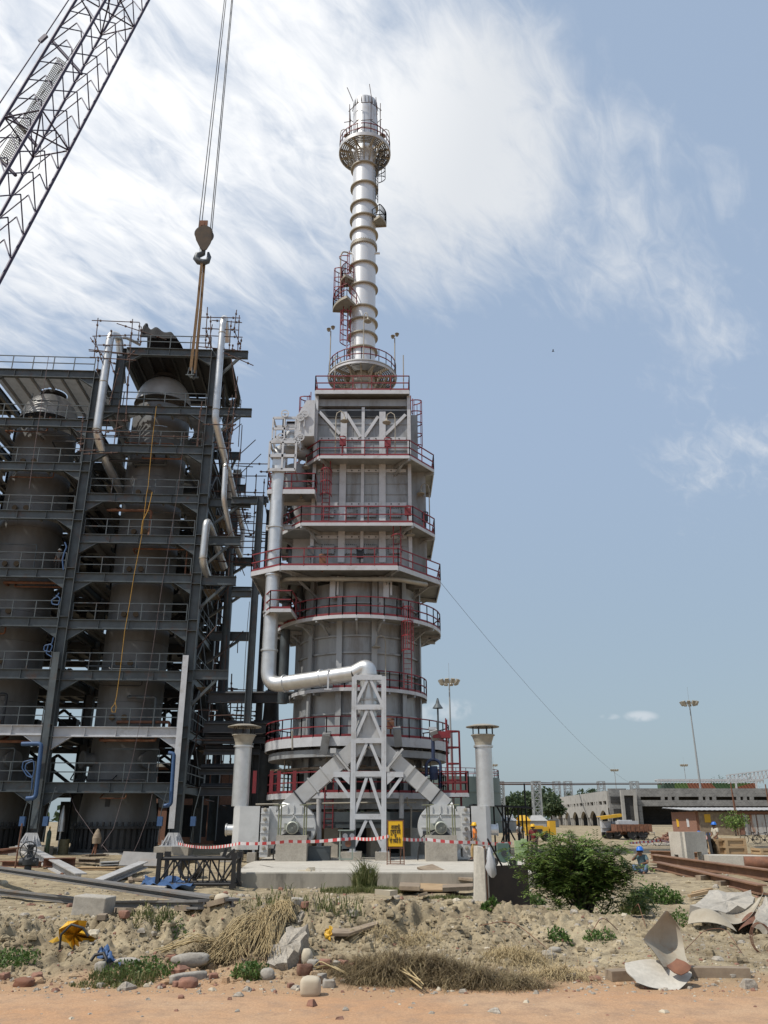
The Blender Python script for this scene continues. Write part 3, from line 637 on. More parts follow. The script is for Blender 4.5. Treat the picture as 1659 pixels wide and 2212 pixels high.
# pipe rack between the frame and the heater
rack = thing('pipe_rack', 'dark steel trestle carrying pipes between the steel frame and the heater tower', 'pipe rack', (-8.2, 53, .5))
def vbar(x, y0, y1, Y, wd, name, mt='dark', n=0):
    m = MB(); a = P(x, y0, Y); b = P(x, y1, Y); a.x = b.x = (a.x+b.x)/2; m.ibeam(a, b, wd, wd*.85, .03, .03, (1, 0, 0)); return m.build(name, M[mt], rack)
pa = P(563, 1073, 52); m = MB(); m.ibeam((pa.x, 52, .5), (pa.x, 52, pa.z), .42, .4, .04, .04, (1, 0, 0)); m.build('post', M['steel'], rack)
pa2 = pa; m = MB(); m.ibeam((pa.x+.55, 53, .5), (pa.x+.55, 53, pa.z-.6), .4, .4, .04, .04, (1, 0, 0)); m.build('post', M['dark'], rack)
for y, x0, x1, hh in ((1082, 500, 576, .5), (1283, 500, 556, .42), (1508, 450, 640, .62), (1573, 440, 600, .6), (1600, 440, 575, .35), (1625, 440, 560, .3), (1668, 430, 540, .3), (1710, 430, 520, .5)):
    m = MB(); a = P(x0, y, 52.4); b = P(x1, y, 52.4); b.z = a.z; m.ibeam(a, b, hh, .35); m.tube(a+Vector((0, .5, .35)), b+Vector((0, .5, .35)), .16, 8); m.tube(a+Vector((0, .9, .3)), b+Vector((0, .9, .3)), .11, 8); m.build('cross_beam', M['dark'] if y > 1290 else M['steel'], rack)
# dark process vessel with a cone top and its riser
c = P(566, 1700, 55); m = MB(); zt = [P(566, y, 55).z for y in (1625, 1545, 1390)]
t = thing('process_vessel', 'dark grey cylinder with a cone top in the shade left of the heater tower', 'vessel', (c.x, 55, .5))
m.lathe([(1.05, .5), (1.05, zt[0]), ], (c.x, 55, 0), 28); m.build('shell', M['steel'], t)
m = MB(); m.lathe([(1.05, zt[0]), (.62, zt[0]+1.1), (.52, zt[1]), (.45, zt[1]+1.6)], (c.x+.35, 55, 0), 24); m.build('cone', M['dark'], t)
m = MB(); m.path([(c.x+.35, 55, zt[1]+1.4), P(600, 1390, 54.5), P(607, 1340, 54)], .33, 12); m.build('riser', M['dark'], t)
# brick substation in the shade behind
bs = thing('brick_building', 'shaded red brick building behind the foot of the steel frame', 'building', (-16, 74, .5))
m = MB(); m.box((-17, 76, 3.6), (14, 6, 6.2)); m.build('wall', M['brick'], bs)
m = MB(); m.box((-17, 75.9, 6.85), (14.8, 7, .28)); m.build('roof', M['conc'], bs)
for x in (-22, -18.5, -13.5, -11.4):
    f = MB(); f.box((x, 72.96, 2.1 if x > -14 else 4.1), (1.5, .1, 3.1 if x > -14 else 1.3)); f.build('door' if x > -14 else 'window', M['dark'], bs)
# blue sheathed tubes clipped to the columns, chain hoists
def bent(pts, r, label, mt='blue', name='hose', cat='hose', bend=.25):
    m = MB(); m.path(pts, r, 8, bend=bend); return tag(m.build(name, M[mt], None), label, cat)
bent([P(*vS(200, 15), 50.4), P(*vS(385, 12), 50.5), P(*vS(328, 515), 50.4), P(*vS(240, 522), 50.3)], .13, 'bent blue duct pipe clipped to the second front column of the frame', name='duct_pipe', cat='duct pipe')
bent([P(*vS(1560, 98), 50.8), P(*vS(1612, 105), 50.8), P(*vS(1582, 580), 50.8), P(*vS(1510, 590), 50.8)], .12, 'bent blue duct pipe clipped to the right front column of the frame', name='duct_pipe', cat='duct pipe')
bent([P(*vS(x, y), 50.3) for x, y in ((300, 160), (215, 180), (205, 240), (250, 310), (300, 330), (318, 250), (312, 170), (240, 200), (232, 250), (300, 325), (296, 400), (292, 440))], .035, 'tangled light blue air hose hung on the left railing', bend=.1)
bent([P(*vA(x, y), 50.6) for x, y in ((400, 1530), (412, 1560), (398, 1590), (385, 1640), (392, 1700))], .05, 'blue hose tied to the second column at the sixth floor', bend=.1)
bent([P(*vB(x, y), 50.4) for x, y in ((365, 105), (350, 130), (318, 150), (322, 175), (360, 180), (372, 140), (345, 120))], .04, 'blue hose coil knotted beside the second column above the fifth floor', bend=.1)
bent([P(*vB(x, y), 50.4) for x, y in ((330, 380), (320, 420), (275, 430), (270, 460), (310, 470), (325, 430), (300, 420), (285, 480), (320, 500))], .035, 'loose blue cable coil hanging left of the second column at the fourth floor', bend=.1)
hoist = None
for sx_, lb in ((208, 'blue chain hoist left of the second column, lowest on its left'), (425, 'blue chain hoist hooked right of the second column above the footing'), (1482, 'blue chain hoist left of the right column above its footing'), (1790, 'blue chain hoist right of the right column above its footing')):
    p = P(*vS(sx_, 730), 50.6)
    if hoist is None:
        hoist = thing('chain_hoist', lb, 'chain hoist', p, group='chain hoists at the columns'); m = MB(); m.box(p, (.3, .22, .52)); m.lathe([(.17, -.08), (.17, .08)], p, 16, Matrix.Rotation(R(90), 3, 'X')); m.build('body', M['blue'], hoist)
        m = MB(); m.path([p+Vector((0, 0, .25)), p+Vector((.02, 0, .55)), p+Vector((.3, 0, 1.9))], .03, 6); m.path([p+Vector((0, 0, -.25)), p+Vector((-.06, 0, -1.1)), p+Vector((.05, 0, -1.15)), p+Vector((.05, 0, -.25))], .02, 6); m.build('chain', M['steel'], hoist)
    else: dup(hoist, p, 0, lb)
# drum, gas bottle, small litter in front of the drums
p = P(*vS(585, 1000), 52.6); z0 = hz_(p.x, p.y)
t = thing('oil_barrel', 'olive steel barrel standing in the shade between the drums', 'barrel', (p.x, p.y, z0)); m = MB(); m.lathe([(.01, 0), (.3, 0), (.3, .28), (.315, .3), (.3, .32), (.3, .56), (.315, .58), (.3, .6), (.3, .88), (.28, .88), (.28, .86), (.01, .86)], (p.x, p.y, z0), 24); m.build('shell', mat('olive_paint', (.14, .12, .06), .6), t)
m = MB(); m.tube((p.x+.12, p.y, z0+.86), (p.x+.12, p.y, z0+.9), .04, 8); m.build('bung', M['black'], t)
p = P(*vS(440, 960), 51.0); z0 = hz_(p.x, p.y); t = thing('gas_cylinder', 'dark green gas bottle standing right of the second column footing', 'gas bottle', (p.x, p.y, z0)); m = MB(); m.lathe([(.01, 0), (.13, 0), (.13, 1.2), (.10, 1.32), (.04, 1.38), (.04, 1.48), (.01, 1.48)], (p.x, p.y, z0), 16, sharp=False); m.build('bottle', mat('bottle_green', (.03, .06, .045), .5), t); m = MB(); m.box((p.x, p.y, z0+1.53), (.07, .07, .1)); m.build('valve', M['yellow'], t)
p = P(*vS(890, 960), 50.5); z0 = hz_(p.x, p.y)
t = thing('covered_stand', 'cloth-topped little stand in front of the right drum', 'stand', (p.x, p.y, z0)); m = MB(); m.lathe([(.24, .7), (.26, 1.0), (.2, 1.2), (.1, 1.42), (.03, 1.5)], (p.x, p.y, z0), 9); m.build('cover', M['oldwood'], t); m = MB(); m.tube((p.x, p.y, z0), (p.x, p.y, z0+1.4), .06, 8); m.tube((p.x-.2, p.y, z0), (p.x, p.y, z0+.9), .05, 6); m.build('post', M['rust'], t)
p = P(*vS(580, 680), 53); m = MB(); m.lathe([(.2, -.9), (.17, -.2), (.12, .2), (.04, .6)], p, 14); m.tube(p+Vector((0, 0, -3.4)), p+Vector((0, 0, -.8)), .06, 8); tag(m.build('pressure_relief_cone', M['silver'], None), 'pale metal cone on a post in the shade between the drums', 'cone')
# ropes down the frame
def rope(pts, Y, r, label, mt, loop=False):
    m = MB(); q = [P(*p, Y) if len(p) == 2 else P(p[0], p[1], p[2]) for p in pts]
    if loop:
        e = q[-1]; q += [e+Vector((-.18, 0, -.25)), e+Vector((-.1, 0, -.5)), e+Vector((.1, 0, -.5)), e+Vector((.12, 0, -.2)), e+Vector((.02, 0, .1))]
    m.path(q, r, 6); return tag(m.build('rope', M[mt], None), label, 'rope')
M['yrope'] = mat('yellow_rope', (.48, .27, .05), .8); M['grope'] = mat('grey_rope', (.16, .12, .12), .8); M['wire'] = mat('steel_wire', (.09, .09, .09), .6, .3)
rope([vA(965, 690), vA(940, 900), vA(915, 1180), vA(905, 1230), vA(875, 1490), vA(828, 1730), vB(800, 170), vB(770, 340), vB(742, 580), vB(720, 740), vB(708, 790)], 50.9, .022, 'yellow rope with a loop at its end hanging down the front of the right bay', 'yrope', True)
rope([vA(940, 1220), vA(915, 1330), vA(880, 1400), vA(870, 1480)], 50.85, .03, 'slack strand of yellow rope tied across the long yellow rope', 'yrope')
rope([vA(1140, 850), vA(1100, 1200), vA(1040, 1560), vB(1000, 60), vB(945, 440), vB(880, 830), vB(815, 1150), vB(755, 1370), vB(700, 1560), (*vB(625, 1670), 49.5)], 50.9, .014, 'thin grey rope hanging down the whole front of the right bay', 'grope')
rope([vA(300, 380), vA(262, 640), vA(215, 940), vA(180, 1200)], 50.5, .02, 'thin rope hanging down the front of the left bay', 'grope')
rope([vN(830, 0), vN(805, 280), vN(780, 640), vN(760, 1050)], 50, .02, 'thin wire hanging in the sky gap between frame and heater tower', 'wire')
rope([(*vS(640, 460), 52), (*vS(700, 620), 51.5), (*vS(870, 860), 51), (*vS(1000, 1010), 50)], 51, .012, 'thin guy rope running down right across the base of the right drum', 'grope')
rope([(*vS(1410, 480), 51), (*vS(1370, 680), 50.6), (*vS(1290, 900), 50), (*vS(1240, 1010), 49.6)], 50, .012, 'thin guy rope hanging left of the right front column', 'grope')
# ------------------------------------------------------------------ crane: boom, hook block, sling
foot = P(-778, 1800, 35); tip = P(535, -510, 51.0)
boom = thing('crane_boom', 'dark lattice crane boom slanting across the upper left sky', 'crane boom', foot)
M['boom'] = mat('boom_paint', (.035, .025, .06), .5, .2, (.05, .035, .05), 2)
ax = (tip-foot).normalized(); vw = ((foot+tip)/2-Vector((0, 0, CAMZ))).normalized()
e1 = ax.cross(vw).normalized(); e2 = ax.cross(e1).normalized()
if e1.x < 0: e1 = -e1
BL = (tip-foot).length; NB = 50; RR = 2.15
def corner(k, f):
    a = R(12)+k*PI/2; s = min(1, .25+f*9, .3+(1-f)*9)
    return foot+ax*(BL*f)+(e1*math.cos(a)+e2*math.sin(a))*RR*s
for k in range(4):
    m = MB(); m.path([corner(k, f) for f in (0, .083, .917, 1)], .105, 8); m.build('chord', M['boom'], boom)
for i in range(NB):
    m = MB(); f0, f1 = i/NB, (i+1)/NB
    for k in range(4):
        a, b, c2, d = corner(k, f0), corner(k+1, f0), corner(k, f1), corner(k+1, f1)
        m.tube(a, d.lerp(c2, .5), .045, 5, cap=False); m.tube(d.lerp(c2, .5), b, .045, 5, cap=False)
        if i % 7 == 0: m.tube(a, b, .06, 5, cap=False)
    if i % 7 == 0: m.tube(corner(0, f0), corner(2, f0), .06, 5); m.tube(corner(1, f0), corner(3, f0), .06, 5)
    m.build('lacing', M['boom'], boom)
m = MB()
wa, wb = P(*vJ(20, 930), 44), P(*vJ(360, 350), 46.4); sd = (wb-wa).cross(vw).normalized()
for k in range(-3, 4): m.bar(wa+sd*k*.11, wb+sd*k*.11, .05, .03)
for i in range(60):
    q = wa.lerp(wb, i/59); m.bar(q-sd*.36, q+sd*.36, .05, .03)
m.build('walkway', mat('walkway_mesh', (.22, .20, .13), .7), boom)
for ja, jb in (((300, 235), (470, 425)), ((60, 660), (215, 845)), ((0, 920), (90, 1010))):
    m = MB(); m.tube(P(*vJ(*ja), 45), P(*vJ(*jb), 45), .13, 8); m.build('spreader', M['boom'], boom)
m = MB(); m.path([P(*vJ(-60, 680), 44.2), P(*vJ(248, 222), 45.8), P(*vJ(560, -250), 48)], .05, 6); m.box(P(*vJ(248, 222), 45.8), (.32, .2, .8), Matrix.Rotation(R(32), 3, 'Y')); m.build('pendant', M['boom'], boom)
m = MB(); m.path([P(*vJ(-40, 900), 44.0), P(*vJ(350, 400), 45.8), P(*vJ(600, 20), 47), P(*vJ(700, -150), 47.7)], .03, 5); m.path([P(*vJ(235, 840), 44.9), P(*vJ(232, 930), 44.9), P(*vJ(222, 975), 44.9)], .03, 5); m.build('rope_line', M['wire'], boom)
hb = P(440, 520, 51.0)
block = thing('hook_block', 'rusty brown crane hook block with a grey hook hanging in the sky', 'hook block', hb)
M['blockm'] = mat('worn_block_paint', (.075, .05, .03), .8, .1, (.04, .03, .024), 2.5, .9, stain=(.04, .035, .03), sscale=2)
kf = P(*vJ(1175, 1375), 51)
def jp(x, y, dy=0): q = P(*vJ(x, y), 51+dy); return q
outl = [(1135, 1325), (1122, 1350), (1130, 1385), (1150, 1425), (1170, 1445), (1190, 1440), (1212, 1405), (1228, 1365), (1222, 1335), (1205, 1310), (1178, 1300), (1150, 1310)]
for dy in (-.28, .18):
    m = MB(); m.slab([jp(x, y, dy) for x, y in outl], .09); m.build('cheek_plate', M['blockm'], block)
m = MB(); m.lathe([(.5, -.2), (.72, -.2), (.6, 0), (.72, .2), (.5, .2)], jp(1176, 1352), 28, Matrix.Rotation(R(90), 3, 'X')); m.build('sheave', M['dark'], block)
m = MB(); m.box(jp(1172, 1300, -.3), (.62, .1, .95)); m.box(jp(1168, 1290, -.33), (.3, .08, .3)); m.build('name_plate', M['rust'], block)
m = MB(); m.path([jp(1168, 1430), jp(1166, 1460), jp(1140, 1470), jp(1132, 1490), jp(1145, 1506), jp(1170, 1512), jp(1195, 1505), jp(1205, 1480), jp(1200, 1455)], [.24, .24, .26, .27, .27, .26, .22, .17, .09], 12); m.build('hook', mat('hook_steel', (.10, .11, .12), .5, .5), block)
rp = thing('hoist_rope', 'four falls of thin crane rope running up from the hook block', 'rope', jp(1190, 1310))
for xa, ya, xb in ((1145, 1310, .0), (1160, 1310, .18), (1212, 1320, .75), (1221, 1325, .9)):
    a = jp(xa, ya); m = MB(); m.tube(a, Vector((a.x+(tip.x+.3-a.x)*.9+xb*.25, 51+.3, tip.z-1)), .038, 5); m.build('rope_fall', M['wire'], rp)
sl_ = thing('lifting_sling', 'long brown webbing sling hanging from the crane hook', 'sling', jp(1170, 1490, -.1))
M['sling'] = mat('sling_webbing', (.20, .12, .055), .9, 0, (.12, .075, .04), 6, .8)
for (x0, y0, x1, y1, dy) in ((1163, 1500, 1098, 2135, -.15), (1178, 1500, 1122, 2150, .1)):
    m = MB(); a, b = jp(x0, y0, dy), jp(x1, y1, dy); mid = a.lerp(b, .45)+Vector((.03, 0, 0))
    m.bar(a, mid, .19, .05, (0, 1, 0)); m.bar(mid, b, .21, .05, (0, 1, 0)); m.build('strap', M['sling'], sl_)
    m = MB(); m.path([b+Vector((-.09, 0, .25)), b+Vector((-.2, 0, -.35)), b+Vector((-.05, 0, -.5)), b+Vector((.12, 0, -.35)), b+Vector((.09, 0, .25))], .05, 6); m.tube(b+Vector((-.32, 0, -.36)), b+Vector((.3, 0, -.36)), .06, 8); m.build('shackle', M['steel'], sl_)
# ------------------------------------------------------------------ fired heater tower in the middle
HX, HY = -1.6, 51.0
htr = thing('furnace_tower', 'tall grey metal furnace with round lower drum, boxy top and red railed platforms', 'furnace', (HX, HY, .54))
def zat(y, Y): return P(CX, y, Y).z
RF = 3.72
m = MB(); m.lathe([(RF-.05, 4.9), (RF, 4.9), (RF, 15.9), (RF-1.4, 16.3)], (HX, HY, 0), 64); m.build('furnace_shell', M['furnace'], htr)
for z in (6.9, 8.1, 9.7, 10.5, 11.6, 12.6, 14.6):
    m = MB(); m.lathe([(RF, z-.05), (RF+.13, z-.05), (RF+.13, z+.05), (RF, z+.05)], (HX, HY, 0), 64); m.build('stiffener_ring', M['furnace'], htr)
for k in range(12):
    a = R(-90)+R(15)+k*R(30); d = Vector((math.cos(a), math.sin(a), 0)); p = Vector((HX, HY, 0))+d*(RF+.14)
    m = MB(); m.ibeam(p+Vector((0, 0, 3.2)), p+Vector((0, 0, 16.2)), .30, .34, .03, .03, d); m.build('buckstay', M['furnace'], htr)
# the two bright columns that carry the box
BX = -1.42; FY = 47.75
def fx(x, y, Y=FY): return P(x, y, Y)
def vcol(xpix, y0, y1, wd, mt='white', dp=.3, Y=FY-.17, name='buckstay'):
    a = P(xpix, (y0+y1)/2, Y); z0, z1 = zat(y1, Y), zat(y0, Y); m = MB()
    m.bar((a.x, Y, z0), (a.x, Y, z1), wd, .05, (0, 1, 0)); m.bar((a.x, Y+.2, z0), (a.x, Y+.2, z1), .04, .34, (0, 1, 0))
    return m.build(name, M[mt], htr)
for xp in (740, 826):
    vcol(xp, 889, 1215, .42 if True else 0); vcol(xp-2, 1245, 1325, .34, Y=FY-.3)
for xp, wd in ((783, .2), ):
    vcol(xp, 880, 1215, wd)
zr, z2, z3, z4 = zat(853, FY), zat(985, 46.4), zat(1130, 46.2), zat(1222, 45.6)
# convection box
m = MB(); m.box((BX, FY+3.3, (z4+zr-1.1)/2), (6.05, 6.6, zr-1.1-z4)); m.build('convection_box', M['furnace'], htr)
for sx_ in (-1, 1):
    m = MB(); x = BX+sx_*3.06; m.bar((x, FY-.1, z4), (x, FY-.1, zr-.2), .22, .3, (0, 1, 0)); m.bar((x, FY+6.6, z4), (x, FY+6.6, zr-.2), .3, .3, (0, 1, 0)); m.bar((x, FY+3.3, z4), (x, FY+3.3, zr-1), .25, .3, (0, 1, 0)); m.build('corner_post', M['white'], htr)
m = MB(); m.box((BX, FY+3.3, zr-.62), (6.3, 6.7, .5)); m.build('roof_girder', M['furnace'], htr)
m = MB(); m.lathe([(1.6, zr-1.3), (1.0, zr+.1)], (HX+.05, HY, 0), 32); m.build('flue_cone', M['dark'], htr)
# plate seams, portholes and doors of the front face
for y in (917, 955, 973, 1024, 1045, 1068, 1095, 1160, 1180):
    z = zat(y, FY); m = MB(); m.bar((BX-2.9, FY-.03, z), (BX+2.9, FY-.03, z), .05, .05); m.build('plate_seam', M['furnace'], htr)
for xp in (706, 760, 805, 852):
    a = P(xp, 1030, FY); m = MB(); m.bar((a.x, FY-.02, z4+.2), (a.x, FY-.02, zr-2.2), .03, .04); m.build('plate_seam', M['furnace'], htr)
m = MB()
for y in (949, 1018, 1090, 1161):
    z = zat(y, FY); m.box((BX, FY-.06, z), (5.7, .08, .22))
m.build('hole_strip', M['white'], htr)
m = MB()
for y in (949, 1018, 1090, 1161):
    z = zat(y, FY)
    for xp in (695, 710, 730, 760, 775, 797, 812, 845, 862): q = P(xp, y, FY-.1); m.tube((q.x, FY-.12, z), (q.x, FY-.09, z), .045, 8)
m.build('bolt_hole', M['black'], htr)
# V braces under the roof
for xa, ya, xb, yb in ((690, 890, 734, 938), (749, 895, 779, 944), (817, 900, 787, 944), (876, 896, 832, 940)):
    a, b = P(xa, ya, FY-.12), P(xb, yb, FY-.12); m = MB(); m.bar(a, b, .2, .12, (0, 1, 0)); m.build('diagonal_brace', M['white'], htr)
m = MB(); m.box((BX+.1, FY-.05, zat(896, FY)), (5.7, .12, .5)); m.build('dark_slot', M['dark'], htr)
DOORB = None
for y in (1109, 1188):
    for xp in (709, 757, 800, 853):
        c = P(xp, y, FY-.05); c.z = zat(y, FY); m = MB(); m.box((c.x, FY-.06, c.z), (.78, .08, .55))
        for s in (-.3, .3): m.box((c.x+s, FY-.12, c.z), (.06, .06, .62))
        m.box((c.x, FY-.13, c.z+.05), (.3, .08, .12)); dd = m.build('access_door', M['furnace'], htr)
        m = MB()
        for a in range(-3, 4): m.box((c.x+a*.115, FY-.12, c.z+.3), (.05, .05, .05)); m.box((c.x+a*.115, FY-.12, c.z-.3), (.05, .05, .05))
        for a in (-1, 0, 1): m.box((c.x-.42, FY-.12, c.z+a*.16), (.05, .05, .05)); m.box((c.x+.42, FY-.12, c.z+a*.16), (.05, .05, .05))
        m.build('latch', M['dark'], dd)
# header boxes left and right of the convection box
m = MB(); m.box((BX+3.55, FY+3.2, (z4+zat(1035, 50))/2), (1.2, 4.2, zat(1035, 50)-z4)); m.box((BX+3.3, FY+3, (z2+zat(915, 50))/2), (.75, 4, zat(915, 50)-z2)); m.build('header_box', M['furnace'], htr)
m = MB(); m.box((BX-3.7, FY+3.4, (z4+zat(1080, 50))/2), (1.5, 4.2, zat(1080, 50)-z4))
zt = zat(920, 50); zb = zat(985, 50)
m.slab([(BX-3.05, FY+1.8, zb-.3), (BX-4.3, FY+1.8, zb-.3), (BX-4.3, FY+1.8, zb+.9), (BX-3.6, FY+1.8, zt), (BX-3.05, FY+1.8, zt)], -3.2); m.build('header_box', M['white'], htr)
# side gear: lower body left, pipes around the throat
m = MB(); m.path([(HX-5.2, HY-3.2, z4+1.2), (HX-5.2, HY-3.2, z4-.55), (HX-4.2, HY-4.5, z4-.55), (HX+2.4, HY-4.6, z4-.6), (HX+4.2, HY-3.4, z4-.6)], .14, 10, bend=.3); m.build('steam_pipe', M['brown_ring'], htr)
for xp in (722, 837):
    a = P(xp-3, 1260, FY-.6); m = MB(); m.box((a.x, FY-.6, z4-.9), (.34, .3, 1.3)); m.bar((a.x+.3, FY-.6, z4-.2), (a.x+.3, FY-.6, z4-1.4), .12, .2); m.build('support_bracket', M['white'], htr)
# ---- platforms: a deck with its red railing
def platform(poly, z, label=None, inner=None, rail=None, par=None, hgt=1.1, edge=.2, drop=.06, brackets=8, step=1.3, redtop=True):
    par = par or htr; m = MB(); n = len(poly)
    pts = [Vector((p[0], p[1], z)) for p in poly]
    if inner is None:
        m.prism([(p.x, p.y) for p in pts], z-.05, z)
    else:
        ip = [Vector((q[0], q[1], z)) for q in inner]; rng_ = range(n) if inner is not None else []
        fs = []; cl = (len(ip) == n)
        m.add(pts+ip, [(i, (i+1) % n, n+(i+1) % n, n+i) for i in range(n)]); m.add([p-Vector((0, 0, .05)) for p in pts+ip], [(i, n+i, n+(i+1) % n, (i+1) % n) for i in range(n)])
    d = m.build('platform', M['grating'], par)
    m = MB()
    for i in range(n): m.bar(pts[i]-Vector((0, 0, edge/2-.03)), pts[(i+1) % n]-Vector((0, 0, edge/2-.03)), .06, edge)
    m.build('edge_channel', M['white'], d)
    c = sum(pts, Vector())/n
    for k in range(brackets):
        m = MB(); p = pts[int(k*n/brackets) % n]; q = p.lerp(Vector((HX, HY, z)) if par is htr else c, .45 if inner is None else .4); m.bar(p-Vector((0, 0, .2)), q-Vector((0, 0, .2)), .12, .22); m.bar(p.lerp(q, .3)-Vector((0, 0, .25)), q-Vector((0, 0, 1.3)), .12, .12); m.build('bracket', M['furnace'], d)
    rl = rail or [list(range(n))+[0]]
    for seq in rl:
        q = [pts[i % n] for i in seq]; railing(q, d, 'railing', 'red', hgt, step, .03, True)
    return d
def ring(rad, n=36, cx=HX, cy=HY, a0=0): return [(cx+rad*math.cos(a0+2*PI*i/n), cy+rad*math.sin(a0+2*PI*i/n)) for i in range(n)]
def px(x, y, Y): q = P(x, y, Y); return (q.x, Y)
# roof platform
platform([(BX-3.15, FY-.55), (BX+3.1, FY-.55), (BX+3.1, FY+6.9), (BX-3.15, FY+6.9)], zr+.02, brackets=0, edge=.28)
# platform two (chamfered) with open ends at the back
def cham(xl, xr, yf, xl2, yl2, xr2, yr2, yb): return [(xl, yf), (xr, yf), (xr2, yr2), (xr2, yb), (xl2, yb), (xl2, yl2)]
a = px(690, 985, 46.4)[0]; b = px(885, 985, 46.4)[0]
platform(cham(a, b, 46.4, a-1.9, 49.0, b+1.65, 48.6, 52.6), z2, rail=[[5, 0, 1, 2, 3]], brackets=6)
a = px(650, 1130, 46.2)[0]; b = px(892, 1130, 46.2)[0]
platform(cham(a, b, 46.2, a-1.9, 48.6, b+1.45, 48.4, 52.8), z3, rail=[[5, 0, 1, 2, 3]], brackets=6)
m = MB(); q = P(668, 1132, 46.9); m.ibeam(P(575, 1141, 47.2), P(668, 1137, 46.9), .32, .2); m.build('runway_beam', M['white'], htr)
a = px(605, 1222, 45.6)[0]; b = px(860, 1222, 45.6)[0]
platform(cham(a, b, 45.6, a-1.9, 46.9, b+2.7, 48.8, 53), z4-.02, rail=[[4, 5, 0, 1, 2, 3]], brackets=6, edge=.28)
z5 = zat(1330, 46.0); platform(ring(5.2, 40), z5, inner=ring(RF+.1, 40), brackets=16)
z6 = zat(1487, 47.0); platform(ring(4.25, 40), z6, inner=ring(RF+.1, 40), brackets=12, rail=[list(range(28, 41))], step=1.0, hgt=1.0)
z7 = zat(1592, 45.6); platform(ring(5.55, 44), z7, inner=ring(RF+.1, 44), brackets=18, edge=.5)
m = MB(); m.lathe([(RF+.2, z7-.95), (5.35, z7-1.0), (5.35, z7-.62), (RF+.2, z7-.62)], (HX, HY, 0), 44); m.build('plenum_ring', M['furnace'], htr)
z8 = 3.75; platform(ring(5.3, 40), z8, inner=ring(1.5, 40), brackets=0, edge=.3)
# ragged canopy of planks between
m = MB(); rr = random.Random(5)
for k in range(46):
    a = 2*PI*k/46; d = Vector((math.cos(a), math.sin(a), 0)); p = Vector((HX, HY, zat(1652, 46.2)))
    if rr.random() < .85: m.bar(p+d*3.8, p+d*(4.85+rr.uniform(-.35, .45))+Vector((0, 0, -.12+rr.uniform(-.06, .1))), .5+rr.uniform(-.1, .12), .05)
m.lathe([(4.6, zat(1652, 46.2)-.2), (4.75, zat(1652, 46.2)-.2), (4.75, zat(1652, 46.2)-.08)], (HX, HY, 0), 40); m.build('plank_canopy', M['oldwood'], htr)
for k in range(8):
    a = R(-110)+k*R(45); d = Vector((math.cos(a), math.sin(a), 0)); p = Vector((HX, HY, 0))+d*4.6; m = MB()
    m.tube(p+Vector((0, 0, z8)), p+Vector((0, 0, z7-.6)), .05, 6); m.build('hanger', M['brown_ring'], htr)
# floor beams, piers, dark underside
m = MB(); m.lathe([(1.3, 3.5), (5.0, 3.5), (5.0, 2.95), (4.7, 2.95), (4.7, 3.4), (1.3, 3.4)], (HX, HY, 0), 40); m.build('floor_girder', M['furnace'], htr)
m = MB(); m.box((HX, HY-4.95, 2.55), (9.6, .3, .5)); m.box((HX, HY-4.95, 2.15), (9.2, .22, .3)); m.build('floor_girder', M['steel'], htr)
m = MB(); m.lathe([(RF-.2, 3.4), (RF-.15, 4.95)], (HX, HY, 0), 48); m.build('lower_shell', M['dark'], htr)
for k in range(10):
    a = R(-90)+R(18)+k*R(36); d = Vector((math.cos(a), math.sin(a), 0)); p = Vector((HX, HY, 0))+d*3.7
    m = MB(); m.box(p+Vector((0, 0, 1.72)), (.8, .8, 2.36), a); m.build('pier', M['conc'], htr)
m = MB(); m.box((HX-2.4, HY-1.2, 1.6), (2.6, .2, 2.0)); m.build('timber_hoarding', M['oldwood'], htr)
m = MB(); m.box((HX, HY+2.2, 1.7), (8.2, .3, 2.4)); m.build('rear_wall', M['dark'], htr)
for k in range(9):
    a = R(-150)+k*R(15); d = Vector((math.cos(a), math.sin(a), 0)); p = Vector((HX, HY, 3.4))+d*2.9; m = MB(); m.tube(p, p-Vector((0, 0, .75)), .26, 12); m.tube(p-Vector((0, 0, .75)), p-Vector((0, 0, 1.0)), .12, 8); m.build('burner', M['silver'] if k % 3 == 0 else M['steel'], htr)
# thin service pipes at the base
for pts, r in (((vD(215, 1072), vD(1120, 1058)), .05), ((vD(1068, 1030), vD(1072, 1075), vD(1092, 1085), vD(1090, 1290)), .045), ((vD(570, 1040), vD(572, 1330)), .13), ((vD(1036, 1020), vD(1036, 1150)), .13), ((vD(420, 655), vD(422, 760)), .05)):
    m = MB(); m.path([P(*q, 45.3) for q in pts], r, 8); m.build('service_pipe', M['white'] if r > .1 else M['brown_ring'], htr)
for xa, ya, xb, yb in ((612, 680, 595, 790), (1010, 650, 1020, 745), (1215, 655, 1230, 710)):
    a, b = P(*vD(xa, ya), 45.2), P(*vD(xb, yb), 45.6); m = MB(); m.bar(a, b, .42, .12, (0, 1, 0)); m.bar(a+Vector((0, 1.0, .25)), a, .42, .1); m.build('davit_plate', M['furnace'], htr)
